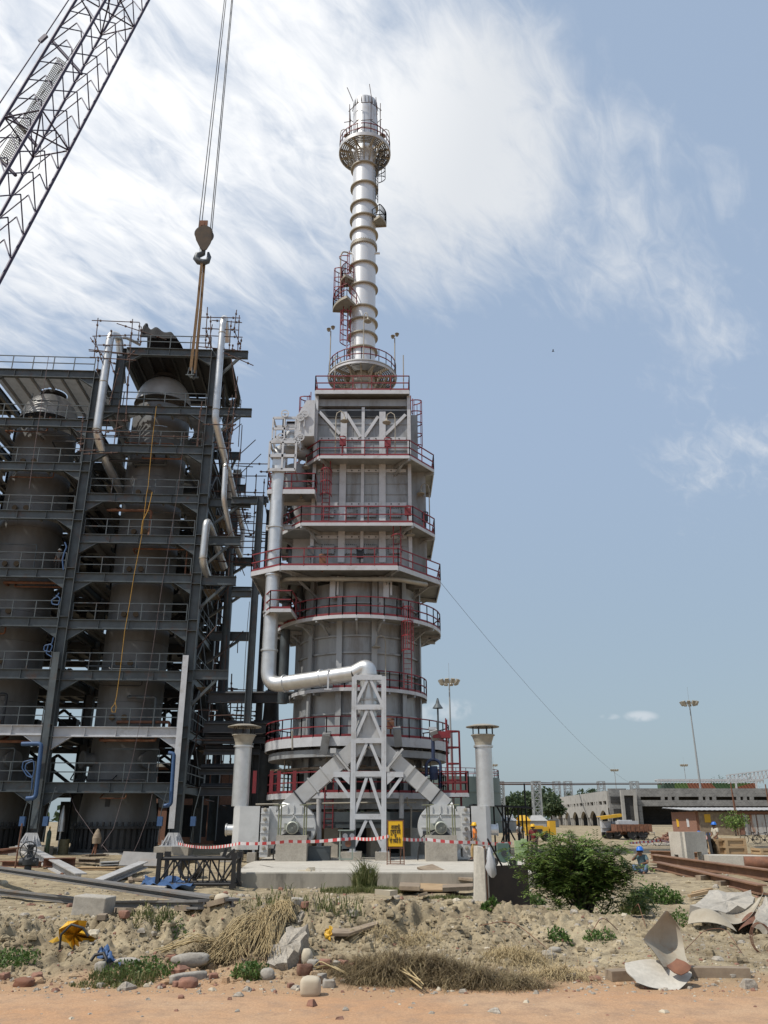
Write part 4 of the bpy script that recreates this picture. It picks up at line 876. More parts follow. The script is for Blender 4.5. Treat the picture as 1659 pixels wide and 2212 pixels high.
# caged ladders
def ladder(x, y, z0, z1, ang, par, cage=True, mt='red', wd=.45, name='ladder'):
    m = MB(); c, s = math.cos(ang), math.sin(ang); sd = Vector((-s, c, 0)); fw = Vector((c, s, 0)); p = Vector((x, y, 0))
    for e in (-1, 1): m.bar(p+sd*e*wd/2+Vector((0, 0, z0)), p+sd*e*wd/2+Vector((0, 0, z1+1.0)), .06)
    for k in range(int((z1-z0)/.3)): m.bar(p-sd*wd/2+Vector((0, 0, z0+.2+k*.3)), p+sd*wd/2+Vector((0, 0, z0+.2+k*.3)), .03)
    l = m.build(name, M[mt], par)
    if cage:
        m = MB(); zs = [z0+2.1+k*.85 for k in range(max(1, int((z1+1-z0-2.1)/.85)+1))]
        arc = [p+sd*(.36*math.cos(t))+fw*(.72*math.sin(t)) for t in [PI*i/8 for i in range(9)]]
        for z in zs:
            for a, b in zip(arc[:-1], arc[1:]): m.bar(a+Vector((0, 0, z)), b+Vector((0, 0, z)), .03, .07)
        for i in (1, 3, 4, 5, 7): m.bar(arc[i]+Vector((0, 0, zs[0])), arc[i]+Vector((0, 0, zs[-1])), .04)
        m.build('safety_cage', M[mt], l)
    return l
fr = R(-90)
q = P(880, 1385, 46.9); ladder(q.x, 46.9, z6, z5, fr, htr)
q = P(705, 1030, 47.0); ladder(q.x, 47.1, z3, z2-1.0, fr, htr)
q = P(858, 1150, 46.0); ladder(q.x, 46.6, z4, z3-1.0, fr, htr)
q = P(966, 1640, 45.9); ladder(q.x, 45.9, .6, z7, R(-10), htr, True, 'red', .6)
q = P(668, 905, 49); ladder(q.x, 49, z2, zr-.2, R(200), htr, True, 'red'); q = P(890, 920, 49.5); ladder(q.x, 49.5, z2, zr-.2, R(-20), htr)
q = P(*vL(680, 240), 46.3); ladder(q.x, 45.9, z8-1.8, z8, fr, htr, False)
# railed landing at the foot of the right-hand ladder and heavy red gate posts
q0 = P(*vQ(345, 1420), 45.5); q1 = P(*vQ(630, 1420), 45.5)
platform([(q0.x, 45.0), (q1.x, 45.0), (q1.x, 46.6), (q0.x, 46.6)], z8-.05, brackets=0, step=.9)
for xx in (vD(205, 1000), vD(342, 1000), vD(430, 1000), vD(300, 1000)):
    a = P(*xx, 45.6); m = MB(); m.box((a.x, 45.62, z8+.55), (.2, .06, 1.15)); m.build('toe_post', M['red'], htr)
q = P(*vQ(345, 760), 45.4); m = MB(); m.box((q.x, 45.5, z7+.1), (.95, .4, .35)); m.build('gate_box', M['red'], htr)
q = P(*vQ(260, 1160), 45.6); m = MB(); m.lathe([(.2, -.35), (.25, 0), (.2, .35)], q, 12); m.path([q+Vector((-.4, 0, -.75)), q+Vector((-.38, 0, .55)), q+Vector((0, 0, .75)), q+Vector((.38, 0, .55)), q+Vector((.36, 0, -.75))], .08, 6, bend=.2); m.tube(q+Vector((0, 0, .7)), q+Vector((0, 0, 1.9)), .1, 6); m.build('spring_hanger', mat('navy', (.025, .04, .09), .5), htr)
# gooseneck lamps
def gooseneck(base, h, side, par, mt='brown_ring'):
    m = MB(); b = Vector(base); m.path([b, b+Vector((0, 0, h-.4)), b+Vector((side*.06, 0, h-.1)), b+Vector((side*.28, 0, h+.05)), b+Vector((side*.5, 0, h-.1)), b+Vector((side*.55, 0, h-.4))], .035, 6)
    l = m.build('lamp_post', M[mt], par); m = MB(); m.lathe([(.05, 0), (.09, -.14), (.28, -.3), (.26, -.33), (.0, -.3)], b+Vector((side*.55, 0, h-.38)), 14); m.build('lamp_shade', M[mt], l); return l
for xp, yp, h, sd, Y, zb in ((744+135-12-143+0, 983, 3.2, 1, 46.5, z2), (854, 985, 3.1, -1, 46.5, z2), (929, 1160, 3.6, -1, 48.6, z3), (748, 1100, .1, 1, 47, z3)):
    if h > 1: q = P(xp, yp, Y); gooseneck((q.x, Y, zb), h, sd, htr)
q = P(833, 1450, 46.6); gooseneck((q.x, 46.7, z6), 3.0, -1, htr)
for xp, yp in ((vC(478, 735)), (vC(440, 985)), (vC(1278, 1250))):
    q = P(xp, yp, 47); m = MB(); m.lathe([(.05, .3), (.1, .12), (.28, 0), (.0, .02)], q, 12); m.tube(q+Vector((0, 0, .2)), q+Vector((0, 0, .7)), .04, 6); m.build('pendant_lamp', M['brown_ring'], htr)
q = P(*vD(1242, 590), 45.7); m = MB(); m.tube((q.x, 45.7, z7), (q.x, 45.7, zat(1512, 45.7)), .05, 6); l = m.build('lamp_post', M['steel'], htr); m = MB(); m.lathe([(.04, .55), (.12, .25), (.3, 0), (0, .03)], (q.x, 45.7, zat(1530, 45.7)), 12); m.build('lamp_shade', M['steel'], l)
# little fittings on decks: valves, boxes, flood lamps
for (xp, yp), Y, mt in ((vC(605, 1445), 46.4, 'rust'), (vC(760, 545), 46.5, 'red'), (vC(1100, 555), 46.5, 'red'), (vC(1255, 1075), 46.6, 'red'), (vC(890, 1400), 46.9, 'dark'), (vC(515, 1385), 46.6, 'steel'), (vC(1385, 1120), 48.2, 'dark'), (vC(460, 590), 48.5, 'dark'), (vD(975, 625), 46.2, 'rust')):
    q = P(xp, yp, Y); m = MB(); m.box(q, (.4, .25, .4)); m.lathe([(.22, -.05), (.22, .05)], q+Vector((0, -.1, .3)), 10); m.tube(q+Vector((0, 0, .1)), q+Vector((0, 0, -.7)), .05, 6); m.build('junction_box', M[mt], htr)
# small side platform carrying the damper frame on the left
zs = zat(1058, 46.2); a = px(578, 1058, 46.2)[0]; b = px(680, 1058, 46.2)[0]
platform([(a, 46.2), (b, 46.2), (b, 48.2), (a, 48.2)], zs, brackets=0, edge=.3)
zs5 = zat(1324, 46.3); a = px(570, 1330, 46.6)[0]; b = px(628, 1330, 45.4)[0]
platform([(a, 46.6), (a+.5, 45.4), (b, 45.4), (b+.2, 48.5), (a, 48.5)], zs5, brackets=0, rail=[[0, 1, 2, 3]])
# ------------------------------------------------------------------ chimney stack on the roof
stk = thing('chimney_stack', 'tall ringed silver chimney with round railed platforms rising from the furnace roof', 'chimney', (HX, HY, zr))
SX = P(785, 600, HY).x
m = MB(); zt = zat(226, HY); m.lathe([(1.05, zr+.05), (1.05, zr+.9), (.93, zr+1.0), (.93, zat(275, HY-1)), (.93, zat(275, HY-1)), (1.0, zat(272, HY-1)), (1.0, zt), (.82, zt), (.82, zt-3)], (SX, HY, 0), 48); m.build('shaft', M['stack'], stk)
for i, y in enumerate((346, 388, 429, 458, 488, 561, 607, 656, 683, 713, 744, 822, 800)):
    z = zat(y, HY-1.1); m = MB(); m.lathe([(.93, z-.05), (1.12, z-.05), (1.12, z+.04), (.93, z+.04)], (SX, HY, 0), 44); m.build('wind_ring', M['brown_ring'], stk)
z = zat(517, HY-1); m = MB(); m.lathe([(.93, z-.14), (1.05, z-.14), (1.05, z+.1), (.93, z+.1)], (SX, HY, 0), 44)
for k in range(36):
    a = 2*PI*k/36; m.box((SX+1.0*math.cos(a), HY+1.0*math.sin(a), z), (.07, .07, .38), a)
m.build('bolted_flange', M['brown_ring'], stk)
def rplat(rad, z, n=36, mt='white'):
    m = MB()
    for k in range(int((rad-1.1)/.16)+1):
        r0 = 1.12+k*.16; m.lathe([(r0, z), (r0+.115, z), (r0+.115, z+.04), (r0, z+.04), (r0, z)], (SX, HY, 0), n)
    d = m.build('platform', M['grating'], stk)
    m = MB(); m.lathe([(rad, z-.2), (rad+.06, z-.2), (rad+.06, z+.12), (rad, z+.12), (rad, z-.2)], (SX, HY, 0), n); m.build('edge_channel', M['white'], d)
    for k in range(14):
        m = MB(); a = 2*PI*k/14+.2; e = Vector((math.cos(a), math.sin(a), 0)); c = Vector((SX, HY, z)); m.bar(c+e*.95-Vector((0, 0, .12)), c+e*rad-Vector((0, 0, .12)), .09, .2); m.bar(c+e*(rad*.75)-Vector((0, 0, .2)), c+e*.95-Vector((0, 0, 1.5)), .1, .1); m.build('bracket', M['brown_ring'], d)
    rg = [Vector((SX+rad*math.cos(2*PI*k/24), HY+rad*math.sin(2*PI*k/24), z)) for k in range(25)]
    railing(rg, d, 'railing', 'red', 1.1, .9, .026, False)
    return d
zp1 = zat(291, HY-1.9); zp2 = zat(779, HY-2.4)
rplat(2.05, zp1); rplat(2.42, zp2)
def flood(x, y, z, h, par):
    m = MB(); m.tube((x, y, z), (x, y, z+h), .04, 6); l = m.build('lamp_post', M['brown_ring'], par)
    m = MB()
    for s in (-.14, .16): m.lathe([(.02, -.1), (.1, -.08), (.17, .1), (.15, .12)], (x+s, y-.1, z+h+.1+s*.6), 10, Matrix.Rotation(R(70), 3, 'X'))
    m.build('flood_lamp', M['brown_ring'], l)
for s in (-1, 1): q = math.sqrt(2.05**2-.6**2); gooseneck((SX+s*2.0, HY-.3, zp1), 2.2, -s, stk)
flood(SX-2.3, HY-.9, zp2-.6, 4.0, stk); flood(SX+2.35, HY-.6, zp2-.6, 3.6, stk)
gooseneck((SX-2.2, HY+.9, zp2), 2.4, 1, stk); gooseneck((SX+.15, HY-2.4, zp2), 3.9, .5, stk)
q = P(722, 870, FY-.5); m = MB(); m.tube((q.x, FY-.45, zr), (q.x, FY-.45, zr+2.8), .035, 6); m.build('lamp_post', M['brown_ring'], stk); q = P(872, 855, FY-.5); m = MB(); m.tube((q.x, FY-.45, zr), (q.x, FY-.45, zr+2.8), .035, 6); m.build('lamp_post', M['brown_ring'], stk)
zz1, zz2 = zat(480, HY), zat(350, HY)
ladder(SX+1.0, HY-.35, zz1+1.8, zp1-.5, R(-20), stk, True, 'dark')
zz1, zz2, zz3 = zat(690, HY-1), zat(600, HY-1), zat(560, HY-1)
ladder(SX-1.5, HY-.5, zz1, zz2, R(200), stk); ladder(SX-1.0, HY-.65, zp2+.4, zz1+.3, R(215), stk); ladder(SX-1.15, HY-.5, zz2, zz3, R(200), stk)
# small half-moon landings part way up
def landing(cx, z, a0, a1, rad, mt):
    n = 8; poly = [(SX+.95*math.cos(a0), HY+.95*math.sin(a0))]+[(SX+rad*math.cos(a0+(a1-a0)*k/n), HY+rad*math.sin(a0+(a1-a0)*k/n)) for k in range(n+1)]+[(SX+.95*math.cos(a1), HY+.95*math.sin(a1))]
    m = MB(); m.prism(poly, z-.05, z); d = m.build('landing', M['grating'], stk)
    m = MB(); q = [Vector((p[0], p[1], z)) for p in poly]
    for a, b in zip(q[:-1], q[1:]): m.bar(a-Vector((0, 0, .05)), b-Vector((0, 0, .05)), .05, .22)
    m.build('edge_channel', M['brown_ring'], d); railing(q, d, 'railing', mt, 1.1, .8, .025)
landing(SX, zat(660, HY-.8), R(185), R(240), 2.25, 'red'); landing(SX, zat(600, HY-.8), R(175), R(222), 1.75, 'red'); landing(SX, zat(482, HY-.4), R(-45), R(-5), 1.75, 'dark')
for s, y in ((-1, 549), (1, 549)): m = MB(); z = zat(y, HY); m.tube((SX+s*.9, HY-.1, z), (SX+s*1.25, HY-.1, z), .09, 8); m.build('stub_pipe', M['stack'], stk)
m = MB(); m.path([(SX-1.2, HY-.2, zat(549, HY)), (SX-1.6, HY-.3, zat(549, HY)), (SX-1.75, HY-.4, zat(560, HY)), (SX-1.7, HY-.4, zat(640, HY))], .06, 6, bend=.2); m.build('sample_pipe', M['brown_ring'], stk)
# scaffold round the cap
c = Vector((SX, HY, zt)); sct = thing('scaffold', 'thin scaffold tubes lashed around the cap of the silver chimney', 'scaffold', (SX, HY, zp1))
for k in range(8):
    a = R(22)+k*PI/4; e = Vector((math.cos(a), math.sin(a), 0)); m = MB(); m.tube(c+e*1.35+Vector((0, 0, zp1-zt)), c+e*1.38+Vector((0, 0, rnd.uniform(-1.3, -.2))), .03, 6); m.build('scaffold_pole', M['scaf'], sct)
for k in range(8):
    a = R(22)+k*PI/4; b = a+PI/4
    for dz in (-1.2, -3.1):
        m = MB(); m.tube(c+Vector((math.cos(a-.1)*1.42, math.sin(a-.1)*1.42, dz)), c+Vector((math.cos(b+.1)*1.42, math.sin(b+.1)*1.42, dz+.1)), .03, 6); m.build('scaffold_pole', M['scaf'], sct)
for a0, b0 in (((-1.0, -.6, -.3), (-1.5, -.9, .9)), ((.55, -.5, .0), (.35, -.8, 1.4)), ((1.1, -.5, -4.5), (.9, -.9, -.2)), ((-1.2, -.7, -2.6), (-1.7, -.6, -2.6))):
    m = MB(); m.tube(c+Vector(a0), c+Vector(b0), .03, 6); m.build('scaffold_pole', M['scaf'], sct)
m = MB()
for k in range(20):
    a = 2*PI*k/20; e = Vector((math.cos(a), math.sin(a), 0)); m.bar(c+e*.98+Vector((0, 0, -.1)), c+e*1.06+Vector((0, 0, -.75)), .05, .05)
m.build('cap_lug', M['dark'], stk)
# ------------------------------------------------------------------ air duct, support frame
duct = thing('air_duct', 'big silver air duct dropping left of the furnace and forking down to the two fans', 'duct', (-.8, 43.8, 2))
VX = P(590, 1250, 46.5).x; zb = zat(1482, 46.5); ztop = zat(1085, 46.5)
FXc = P(795, 1560, 43.9).x; zh = zat(1452, 43.9)
pts = [(VX, 46.5, ztop), (VX, 46.5, zb), (FXc, 43.9, zh+.05), (FXc, 43.9, zat(1545, 43.9))]
m = MB(); m.path([(VX, 46.5, ztop), (VX, 46.5, zb), (FXc-.75, 44.15, zh-.02)], .43, 28, bend=.95, seg=10); m.build('round_duct', M['silver'], duct)
m = MB(); m.path([(FXc-.75, 44.15, zh-.02), (FXc, 43.9, zh+.35), (FXc, 43.9, zat(1548, 43.9))], .45, 28, bend=.62, seg=10); m.build('elbow', M['silver'], duct)
for f, A, B in ((.15, pts[0], pts[1]), (.42, pts[0], pts[1]), (.62, pts[0], pts[1]), (.82, pts[0], pts[1]), (.18, pts[1], pts[2]), (.55, pts[1], pts[2])):
    p = Vector(A).lerp(Vector(B), f); d = (Vector(B)-Vector(A)).normalized(); m = MB(); m.tube(p-d*.05, p+d*.05, .5, 28); m.build('joint_ring', M['silver'], duct)
for y in (1460, 1512):
    z = zat(y, 43.9); m = MB(); m.lathe([(.45, z-.05), (.53, z-.05), (.53, z+.05), (.45, z+.05)], (FXc, 43.9, 0), 28); m.build('joint_ring', M['duct'], duct)
p = Vector(pts[1]).lerp(Vector(pts[2]), .62); m = MB(); m.bar(p+Vector((0, -.5, .35)), p+Vector((0, -.5, -.75)), .1, .1); m.box(p+Vector((0, -.5, -.75)), (.4, .2, .06)); m.build('hanger_strap', M['white'], duct)
# transition piece at the top of the vertical run + damper frames
m = MB(); za = zat(1085, 46.5); zb2 = zat(1010, 46.5); zc = zat(985, 46.5); w1 = .40
b_ = [(VX+.43*math.cos(2*PI*k/16), 46.5+.43*math.sin(2*PI*k/16), za) for k in range(16)]
def sq(k):
    a = 2*PI*k/16; c, s = math.cos(a), math.sin(a); q = w1/max(abs(c), abs(s)); return (VX+.04+c*q, 46.5+s*q, zb2)
t_ = [sq(k) for k in range(16)]; m.add(b_+t_, [(k, (k+1) % 16, 16+(k+1) % 16, 16+k) for k in range(16)], True); m.box((VX+.04, 46.5, (zb2+zc)/2), (2*w1, 2*w1, zc-zb2)); m.build('transition', M['silver'], duct)
dm = thing('damper_frame', 'white square-tube damper frame with round valve wheels left of the furnace top', 'damper', (VX+.8, 47, zc))
def tubeframe(x0, x1, y0, y1, Y0, Y1, w_=.1):
    m = MB(); A = P(x0, y1, Y0); B = P(x1, y0, Y0); xa, xb, z0, z1 = A.x, B.x, A.z, B.z
    for Y in (Y0, Y1):
        for x in (xa, (xa+xb)/2, xb): m.bar((x, Y, z0), (x, Y, z1), w_)
        for z in (z0, (z0+z1)/2, z1): m.bar((xa, Y, z), (xb, Y, z), w_, w_*1.6)
    for x in (xa, xb):
        for z in (z0, z1): m.bar((x, Y0, z), (x, Y1, z), w_)
    return m.build('frame', M['white'], dm)
tubeframe(580, 640, 955, 1015, 46.0, 48.0, .12); tubeframe(588, 641, 903, 950, 46.4, 47.6, .1); tubeframe(620, 660, 912, 916, 46.5, 47.2, .09)
for (x, y) in (vC(318, 322), vC(435, 352), vC(468, 325), vC(288, 500), vC(435, 503), vC(403, 535)):
    q = P(x, y, 46.2); m = MB(); m.lathe([(.2, -.03), (.27, -.03), (.27, .03), (.2, .03), (.2, -.03)], q, 16, Matrix.Rotation(R(90), 3, 'X')); m.bar(q-Vector((.22, 0, 0)), q+Vector((.22, 0, 0)), .05); m.tube(q+Vector((0, .05, 0)), q+Vector((0, .05, -.9)), .05, 6); m.build('valve_wheel', M['white'], dm)
q = P(613, 905, 46.8); m = MB(); m.tube(q, (q.x, 46.8, zat(960, 46.8)), .08, 8); m.build('spindle', M['dark'], dm)
q = P(633, 958, 47.5); m = MB(); m.lathe([(.0, -.55), (.72, -.5), (.78, 0), (.78, .55), (0, .6)], q, 24); m.build('valve_body', M['silver'], dm)
q = P(650, 960, 48.6); m = MB(); m.path([P(600, 990, 47), P(604, 975, 47.2), P(640, 975, 47.6), P(672, 985, 48.4)], .45, 16, bend=.6); m.path([P(640, 1060, 48.3), P(640, 1010, 48.3)], .7, 16); m.build('elbow_pipe', M['furnace'], dm)
for (x0, y0, x1, y1, r) in ((640, 1062, 640, 1240, .35), (655, 1090, 660, 1330, .2), (620, 1290, 622, 1520, .3)):
    m = MB(); a, b = P(x0, y0, 49.5), P(x1, y1, 49.5); b.x = a.x; m.tube(a, b, r, 12); m.build('riser_pipe', M['steel'], dm)
m = MB()
for k in range(60):
    q = P(rnd.uniform(612, 650), rnd.uniform(1075, 1320), rnd.uniform(49, 52)); e = Vector((rnd.choice((0, 1, 0)), rnd.choice((0, 1)), rnd.choice((0, 0, 1)))); e = e.normalized() if e.length else Vector((1, 0, 0)); m.bar(q-e*rnd.uniform(.3, 1.2), q+e*rnd.uniform(.3, 1.2), rnd.uniform(.08, .22))
o = m.build('pipe_cluster', M['dark'], dm)
# hopper and forked box ducts
zA = zat(1548, 43.9); zB = zat(1600, 43.9); hw = .8
m = MB(); n = 16
top = [(FXc+.45*math.cos(2*PI*k/n), 43.9+.45*math.sin(2*PI*k/n), zA) for k in range(n)]
def sq2(k):
    a = 2*PI*k/n; c, s = math.cos(a), math.sin(a); q = 1/max(abs(c), abs(s)); return (FXc+c*q*hw, 43.9+s*q*.46, zB)
m.add(top+[sq2(k) for k in range(n)], [(k, n+k, n+(k+1) % n, (k+1) % n) for k in range(n)]); m.build('hopper', M['duct'], duct)
def boxduct(sg):
    a = Vector((FXc+sg*.12, 43.9, zB+.05)); e = P(*(vD(410, 1090) if sg < 0 else vD(1285, 1080)), 43.9); e.x = FXc+sg*abs(P(*vD(400, 1095), 43.9).x-FXc)
    d = (e-a).normalized(); q = MB(); q.bar(a, e, .77, .94, (0, 1, 0)); b = q.build('box_duct', M['duct'], duct)
    for f in (.30, .34, .52, .68, .86):
        p = a.lerp(e, f); q = MB(); w_ = 1.06 if f != .34 else 1.0
        nrm = d.cross(Vector((0, 1, 0))).normalized()
        for s in (-1, 1): q.bar(p+nrm*s*.42-Vector((0, .51, 0)), p+nrm*s*.42+Vector((0, .51, 0)), .07, .09, d); q.bar(p-nrm*.46+Vector((0, s*.5, 0)), p+nrm*.46+Vector((0, s*.5, 0)), .07, .07, d)
        q.build('flange', M['duct'] if f != .86 else M['dark'], b)
    p = a.lerp(e, .32); q = MB(); q.bar(p-nrm*.7-Vector((0, .6, 0)), p+nrm*.7-Vector((0, .6, 0)), .16, .1, d); q.box(p-nrm*.62*(1 if True else 0)-Vector((0, .62, 0)), (.3, .2, .24)); q.build('damper_lever', M['duct'], b)
    return a, e
boxduct(-1); boxduct(1)
wf = thing('support_frame', 'tall white A-braced steel trestle holding up the forked silver duct', 'trestle', (FXc, 43.9, .54))
xl = P(763, 1650, 43.3).x; xr = P(829, 1650, 43.3).x; xm = (xl+xr)/2; zl = zat(1462, 43.3); YF, YB = 43.3, 44.7
for x in (xl, xr):
    for Y in (YF, YB):
        m = MB(); m.bar((x, Y, .9), (x, Y, zl), .05, .26, (0, 1, 0)); m.bar((x, Y-.11, .9), (x, Y-.11, zl), .25, .03, (0, 1, 0)); m.bar((x, Y+.11, .9), (x, Y+.11, zl), .25, .03, (0, 1, 0)); m.box((x, Y, .9), (.5, .5, .05)); m.build('leg', M['white'], wf)
ys_ = (1464, 1528, 1600, 1672, 1764)
for y in ys_:
    z = zat(y, YF); m = MB(); m.bar((xl+.1, YF-.02, z), (xr-.1, YF-.02, z), .2, .26); m.bar((xl+.1, YB, z), (xr-.1, YB, z), .2, .26)
    for x in (xl, xr): m.bar((x, YF+.1, z), (x, YB-.1, z), .14, .2)
    m.build('cross_bar', M['white'], wf)
for y0, y1 in ((1470, 1522), (1535, 1594), (1606, 1666), (1680, 1758), (1772, 1830)):
    for x in (xl, xr):
        m = MB(); m.bar((xm+(x-xm)*.12, YF-.03, zat(y0, YF)), (x-(x-xm)*.12, YF-.03, zat(y1, YF)), .15, .12, (0, 1, 0)); m.build('diagonal_brace', M['white'], wf)
        m = MB(); m.bar((xm+(x-xm)*.12, YB, zat(y0, YF)), (x-(x-xm)*.12, YB, zat(y1, YF)), .12, .1, (0, 1, 0)); m.build('diagonal_brace', M['white'], wf)
for s, x in ((-1, xl), (1, xr)):
    z = zat(1673, YF); x2 = x+s*1.0; m = MB(); m.bar((x+s*.16, YF, z), (x2, YF, z), .2, .26); m.bar((x2-s*.1, YF, z-.15), (x+s*.16, YF, z-1.1), .15, .12, (0, 1, 0)); m.slab([(x+s*.17, YF-.1, z-.12), (x+s*.6, YF-.1, z-.12), (x+s*.17, YF-.1, z-.5)], .03); m.build('side_arm', M['white'], wf)
for x, lb in ((xl, 'left'), (xr, 'right')):
    for Y, l2 in ((YF, 'front'), (YB, 'rear')):
        m = MB(); m.box((x-.05, Y, .73), (1.0 if x == xl else .75, .8, .36)); tag(m.build('concrete_plinth', M['conc'], None), 'small concrete plinth under the %s %s leg of the white trestle' % (l2, lb), 'plinth', 'plinths of the white trestle')
# ------------------------------------------------------------------ the two blower fans with their vent stacks
M['motor'] = mat('motor_paint', (.42, .43, .36), .5, .1, (.30, .31, .26), 3, .6)
M['fanw'] = mat('fan_casing_paint', (.56, .56, .55), .5, .1, (.44, .44, .43), 1.5, .7, .05, 7, stain=(.33, .31, .27), sscale=.9, sth=(.58, .8))
M['pole_green'] = mat('pole_green', (.22, .23, .14), .6, 0, (.15, .15, .10), 3, .7)
def fan(sg, label):
    cx = P(*vD(430, 1203), 42.9).x; cx = FXc+sg*abs(cx-FXc); zc = zat(1788, 42.6); Y0 = 42.6
    f = thing('blower_fan', label, 'fan', (cx, 43.4, 1.7), group='white blower fans')
    # volute casing: a spiral side plate with depth, round towards the trestle
    n = 40; pr = []
    for k in range(n+1):
        a = R(-70)+R(250)*k/n*1.0; r = 1.02+.16*max(0, (k/n))
        pr.append((-sg*math.cos(a)*r, math.sin(a)*r))
    pr += [(sg*1.25, -.2), (sg*1.15, -.85), (sg*.8, -1.1), (-sg*.35, -1.12)]
    if sg > 0: pr = pr[::-1]
    m = MB(); fr_ = [Vector((cx+p[0], Y0+.4, zc+p[1])) for p in pr]; N_ = len(pr)
    ar = sum((pr[i][0]*pr[(i+1) % N_][1]-pr[(i+1) % N_][0]*pr[i][1]) for i in range(N_))
    if ar < 0: fr_ = fr_[::-1]
    bk = [p+Vector((0, 1.1, 0)) for p in fr_]
    m.add(fr_, [tuple(range(N_))]); m.add(bk, [tuple(reversed(range(N_)))]); m.add(fr_+bk, [(i, N_+i, N_+(i+1) % N_, (i+1) % N_) for i in range(N_)]); cs = m.build('casing', M['fanw'], f)
    m = MB()
    for dz in (.62, .02, -.6): m.bar((cx-.92, Y0+.375, zc+dz), (cx+.95, Y0+.375, zc+dz), .05, .05)
    m.bar((cx+sg*.05, Y0+.375, zc+.45), (cx+sg*.05, Y0+.375, zc+1.05), .05, .05)
    for s in (-1, 1): m.bar((cx, Y0+.37, zc+.55), (cx+s*.55, Y0+.37, zc-.15), .05, .05, (0, 1, 0)); m.bar((cx+s*.36, Y0+.37, zc+.62), (cx+s*.36, Y0+.37, zc+1.0), .05)
    m.build('stiffener', M['fanw'], cs)
    m = MB(); m.box((cx-sg*.72, Y0+.36, zc-.28), (.26, .06, .24)); m.build('inspection_window', M['dark'], cs)
    # neck up to the box duct
    e = Vector((FXc+sg*abs(P(*vD(400, 1095), 43.9).x-FXc), 43.9, P(*vD(410, 1090), 43.9).z))
    m = MB(); a0 = [(cx+sg*1.0, zc+.45), (cx-sg*.15, zc+1.0)]; b0 = [(e.x+sg*.26, e.z+.27), (e.x-sg*.27, e.z-.27)]
    q = [Vector((a0[0][0], Y0+.42, a0[0][1])), Vector((a0[1][0], Y0+.42, a0[1][1])), Vector((b0[1][0], 43.45, b0[1][1])), Vector((b0[0][0], 43.45, b0[0][1]))]
    if sg > 0: q = q[::-1]
    r_ = [p+Vector((0, .98, 0)) for p in q]; m.add(q+r_, [(0, 1, 2, 3), (7, 6, 5, 4), (0, 4, 5, 1), (1, 5, 6, 2), (2, 6, 7, 3), (3, 7, 4, 0)]); m.build('outlet_neck', M['fanw'], f)
    # motor on its bed
    mo = MB(); Mx = Matrix.Rotation(R(90), 3, 'X')
    mo.lathe([(.0, .52), (.22, .52), (.30, .46), (.30, .1), (.27, .08), (.27, -.42), (.1, -.5)], (cx, Y0-.05, zc), 28, Mx)
    for k in range(24): a = 2*PI*k/24; mo.box((cx+.285*math.cos(a), Y0+.12, zc+.285*math.sin(a)), (.05, .44, .02), Matrix.Rotation(-a, 3, 'Y'))
    mt_ = mo.build('motor', M['motor'], f)
    mo = MB()
    for k in range(5): mo.lathe([(.05+.045*k, .535), (.07+.045*k, .535), (.07+.045*k, .522)], (cx, Y0-.05, zc), 24, Mx)
    mo.build('fan_grille', M['dark'], mt_)
    mo = MB(); mo.box((cx-sg*.02-.36, Y0+.05, zc+.05), (.2, .3, .3)); mo.build('terminal_box', M['motor'], mt_)
    m = MB(); m.slab([(cx-.62, Y0-.42, zc-.5), (cx+.62, Y0-.42, zc-.5), (cx+.3, Y0-.42, zc-.18), (cx-.3, Y0-.42, zc-.18)], -.5); m.box((cx, Y0-.15, zc-.52), (1.5, .8, .1)); m.build('motor_bed', M['dark'], f)
    for s in (-1, 1):
        m = MB()
        for d_ in (-.05, .06): m.tube((cx+s*.62+d_, Y0-.5, .56), (cx+s*.62+d_, Y0-.5, zc+1.02), .035, 6)
        m.bar((cx+s*.62-.28, Y0-.5, zc+1.04), (cx+s*.62+.28, Y0-.5, zc+1.06), .4, .04); m.build('guard_post', M['pole_green'], f)
    # inlet damper, flexible joint
    xi = cx+sg*1.12; OX = (1.43, 1.67, 2.4, .72) if sg < 0 else (1.28, 1.51, 2.07, .53)
    m = MB(); m.box((xi, Y0+.95, zc+.02), (.36, 1.0, 1.95)); m.build('inlet_duct', M['fanw'], f)
    xd = cx+sg*OX[0]
    m = MB(); m.box((xd, Y0+.75, zc-.22), (.40, 1.25, 2.25))
    for k in range(5): m.box((xd, Y0+.11, zc-1.1+k*.44), (.42, .05, .04))
    d = m.build('damper_panel', M['fanw'], f)
    for k in range(5): m = MB(); m.lathe([(.0, .1), (.09, .08), (.09, 0)], (xd, Y0+.12, zc-.92+k*.44), 10, Mx); m.build('damper_knob', M['brown_ring'], d)
    xj = cx+sg*OX[1]; m = MB()
    for k in range(6): m.box((xj+(k-2.5)*.016, Y0+.8, zc), (.01, 1.2+.06*(k % 2), 1.95+.06*(k % 2)))
    m.build('flexible_joint', M['black'], f)
    m = MB(); m.path([(cx-sg*.3, Y0-.3, zc-.1), (cx-sg*.95 if sg > 0 else cx-.6, Y0-.5, zc-.35), (cx-sg*1.1 if sg > 0 else cx-.85, Y0-.55, zc-.9), (cx-sg*1.15 if sg > 0 else cx-.85, Y0-.5, .58)], .035, 6, bend=.4); m.build('power_cable', M['black'], f)
    # concrete plinth
    pl = MB(); pl.box((cx, Y0+.1, 1.12), (1.48, 1.5, 1.16)); sidew = 'left' if sg < 0 else 'right'
    tag(pl.build('concrete_plinth', M['conc'], None), 'stained concrete block carrying the %s white blower fan' % sidew, 'plinth', 'blocks under the blower fans')
    # vent stack
    v = thing('vent_stack', 'silver vent pipe with flat rain cap and box base, %s of both fans' % sidew, 'vent pipe', (cx+sg*2.9, 43.4, .8), group='capped silver vent pipes')
    xv = P(*((vD(135, 900)) if sg < 0 else vD(1505, 900)), 43.3).x
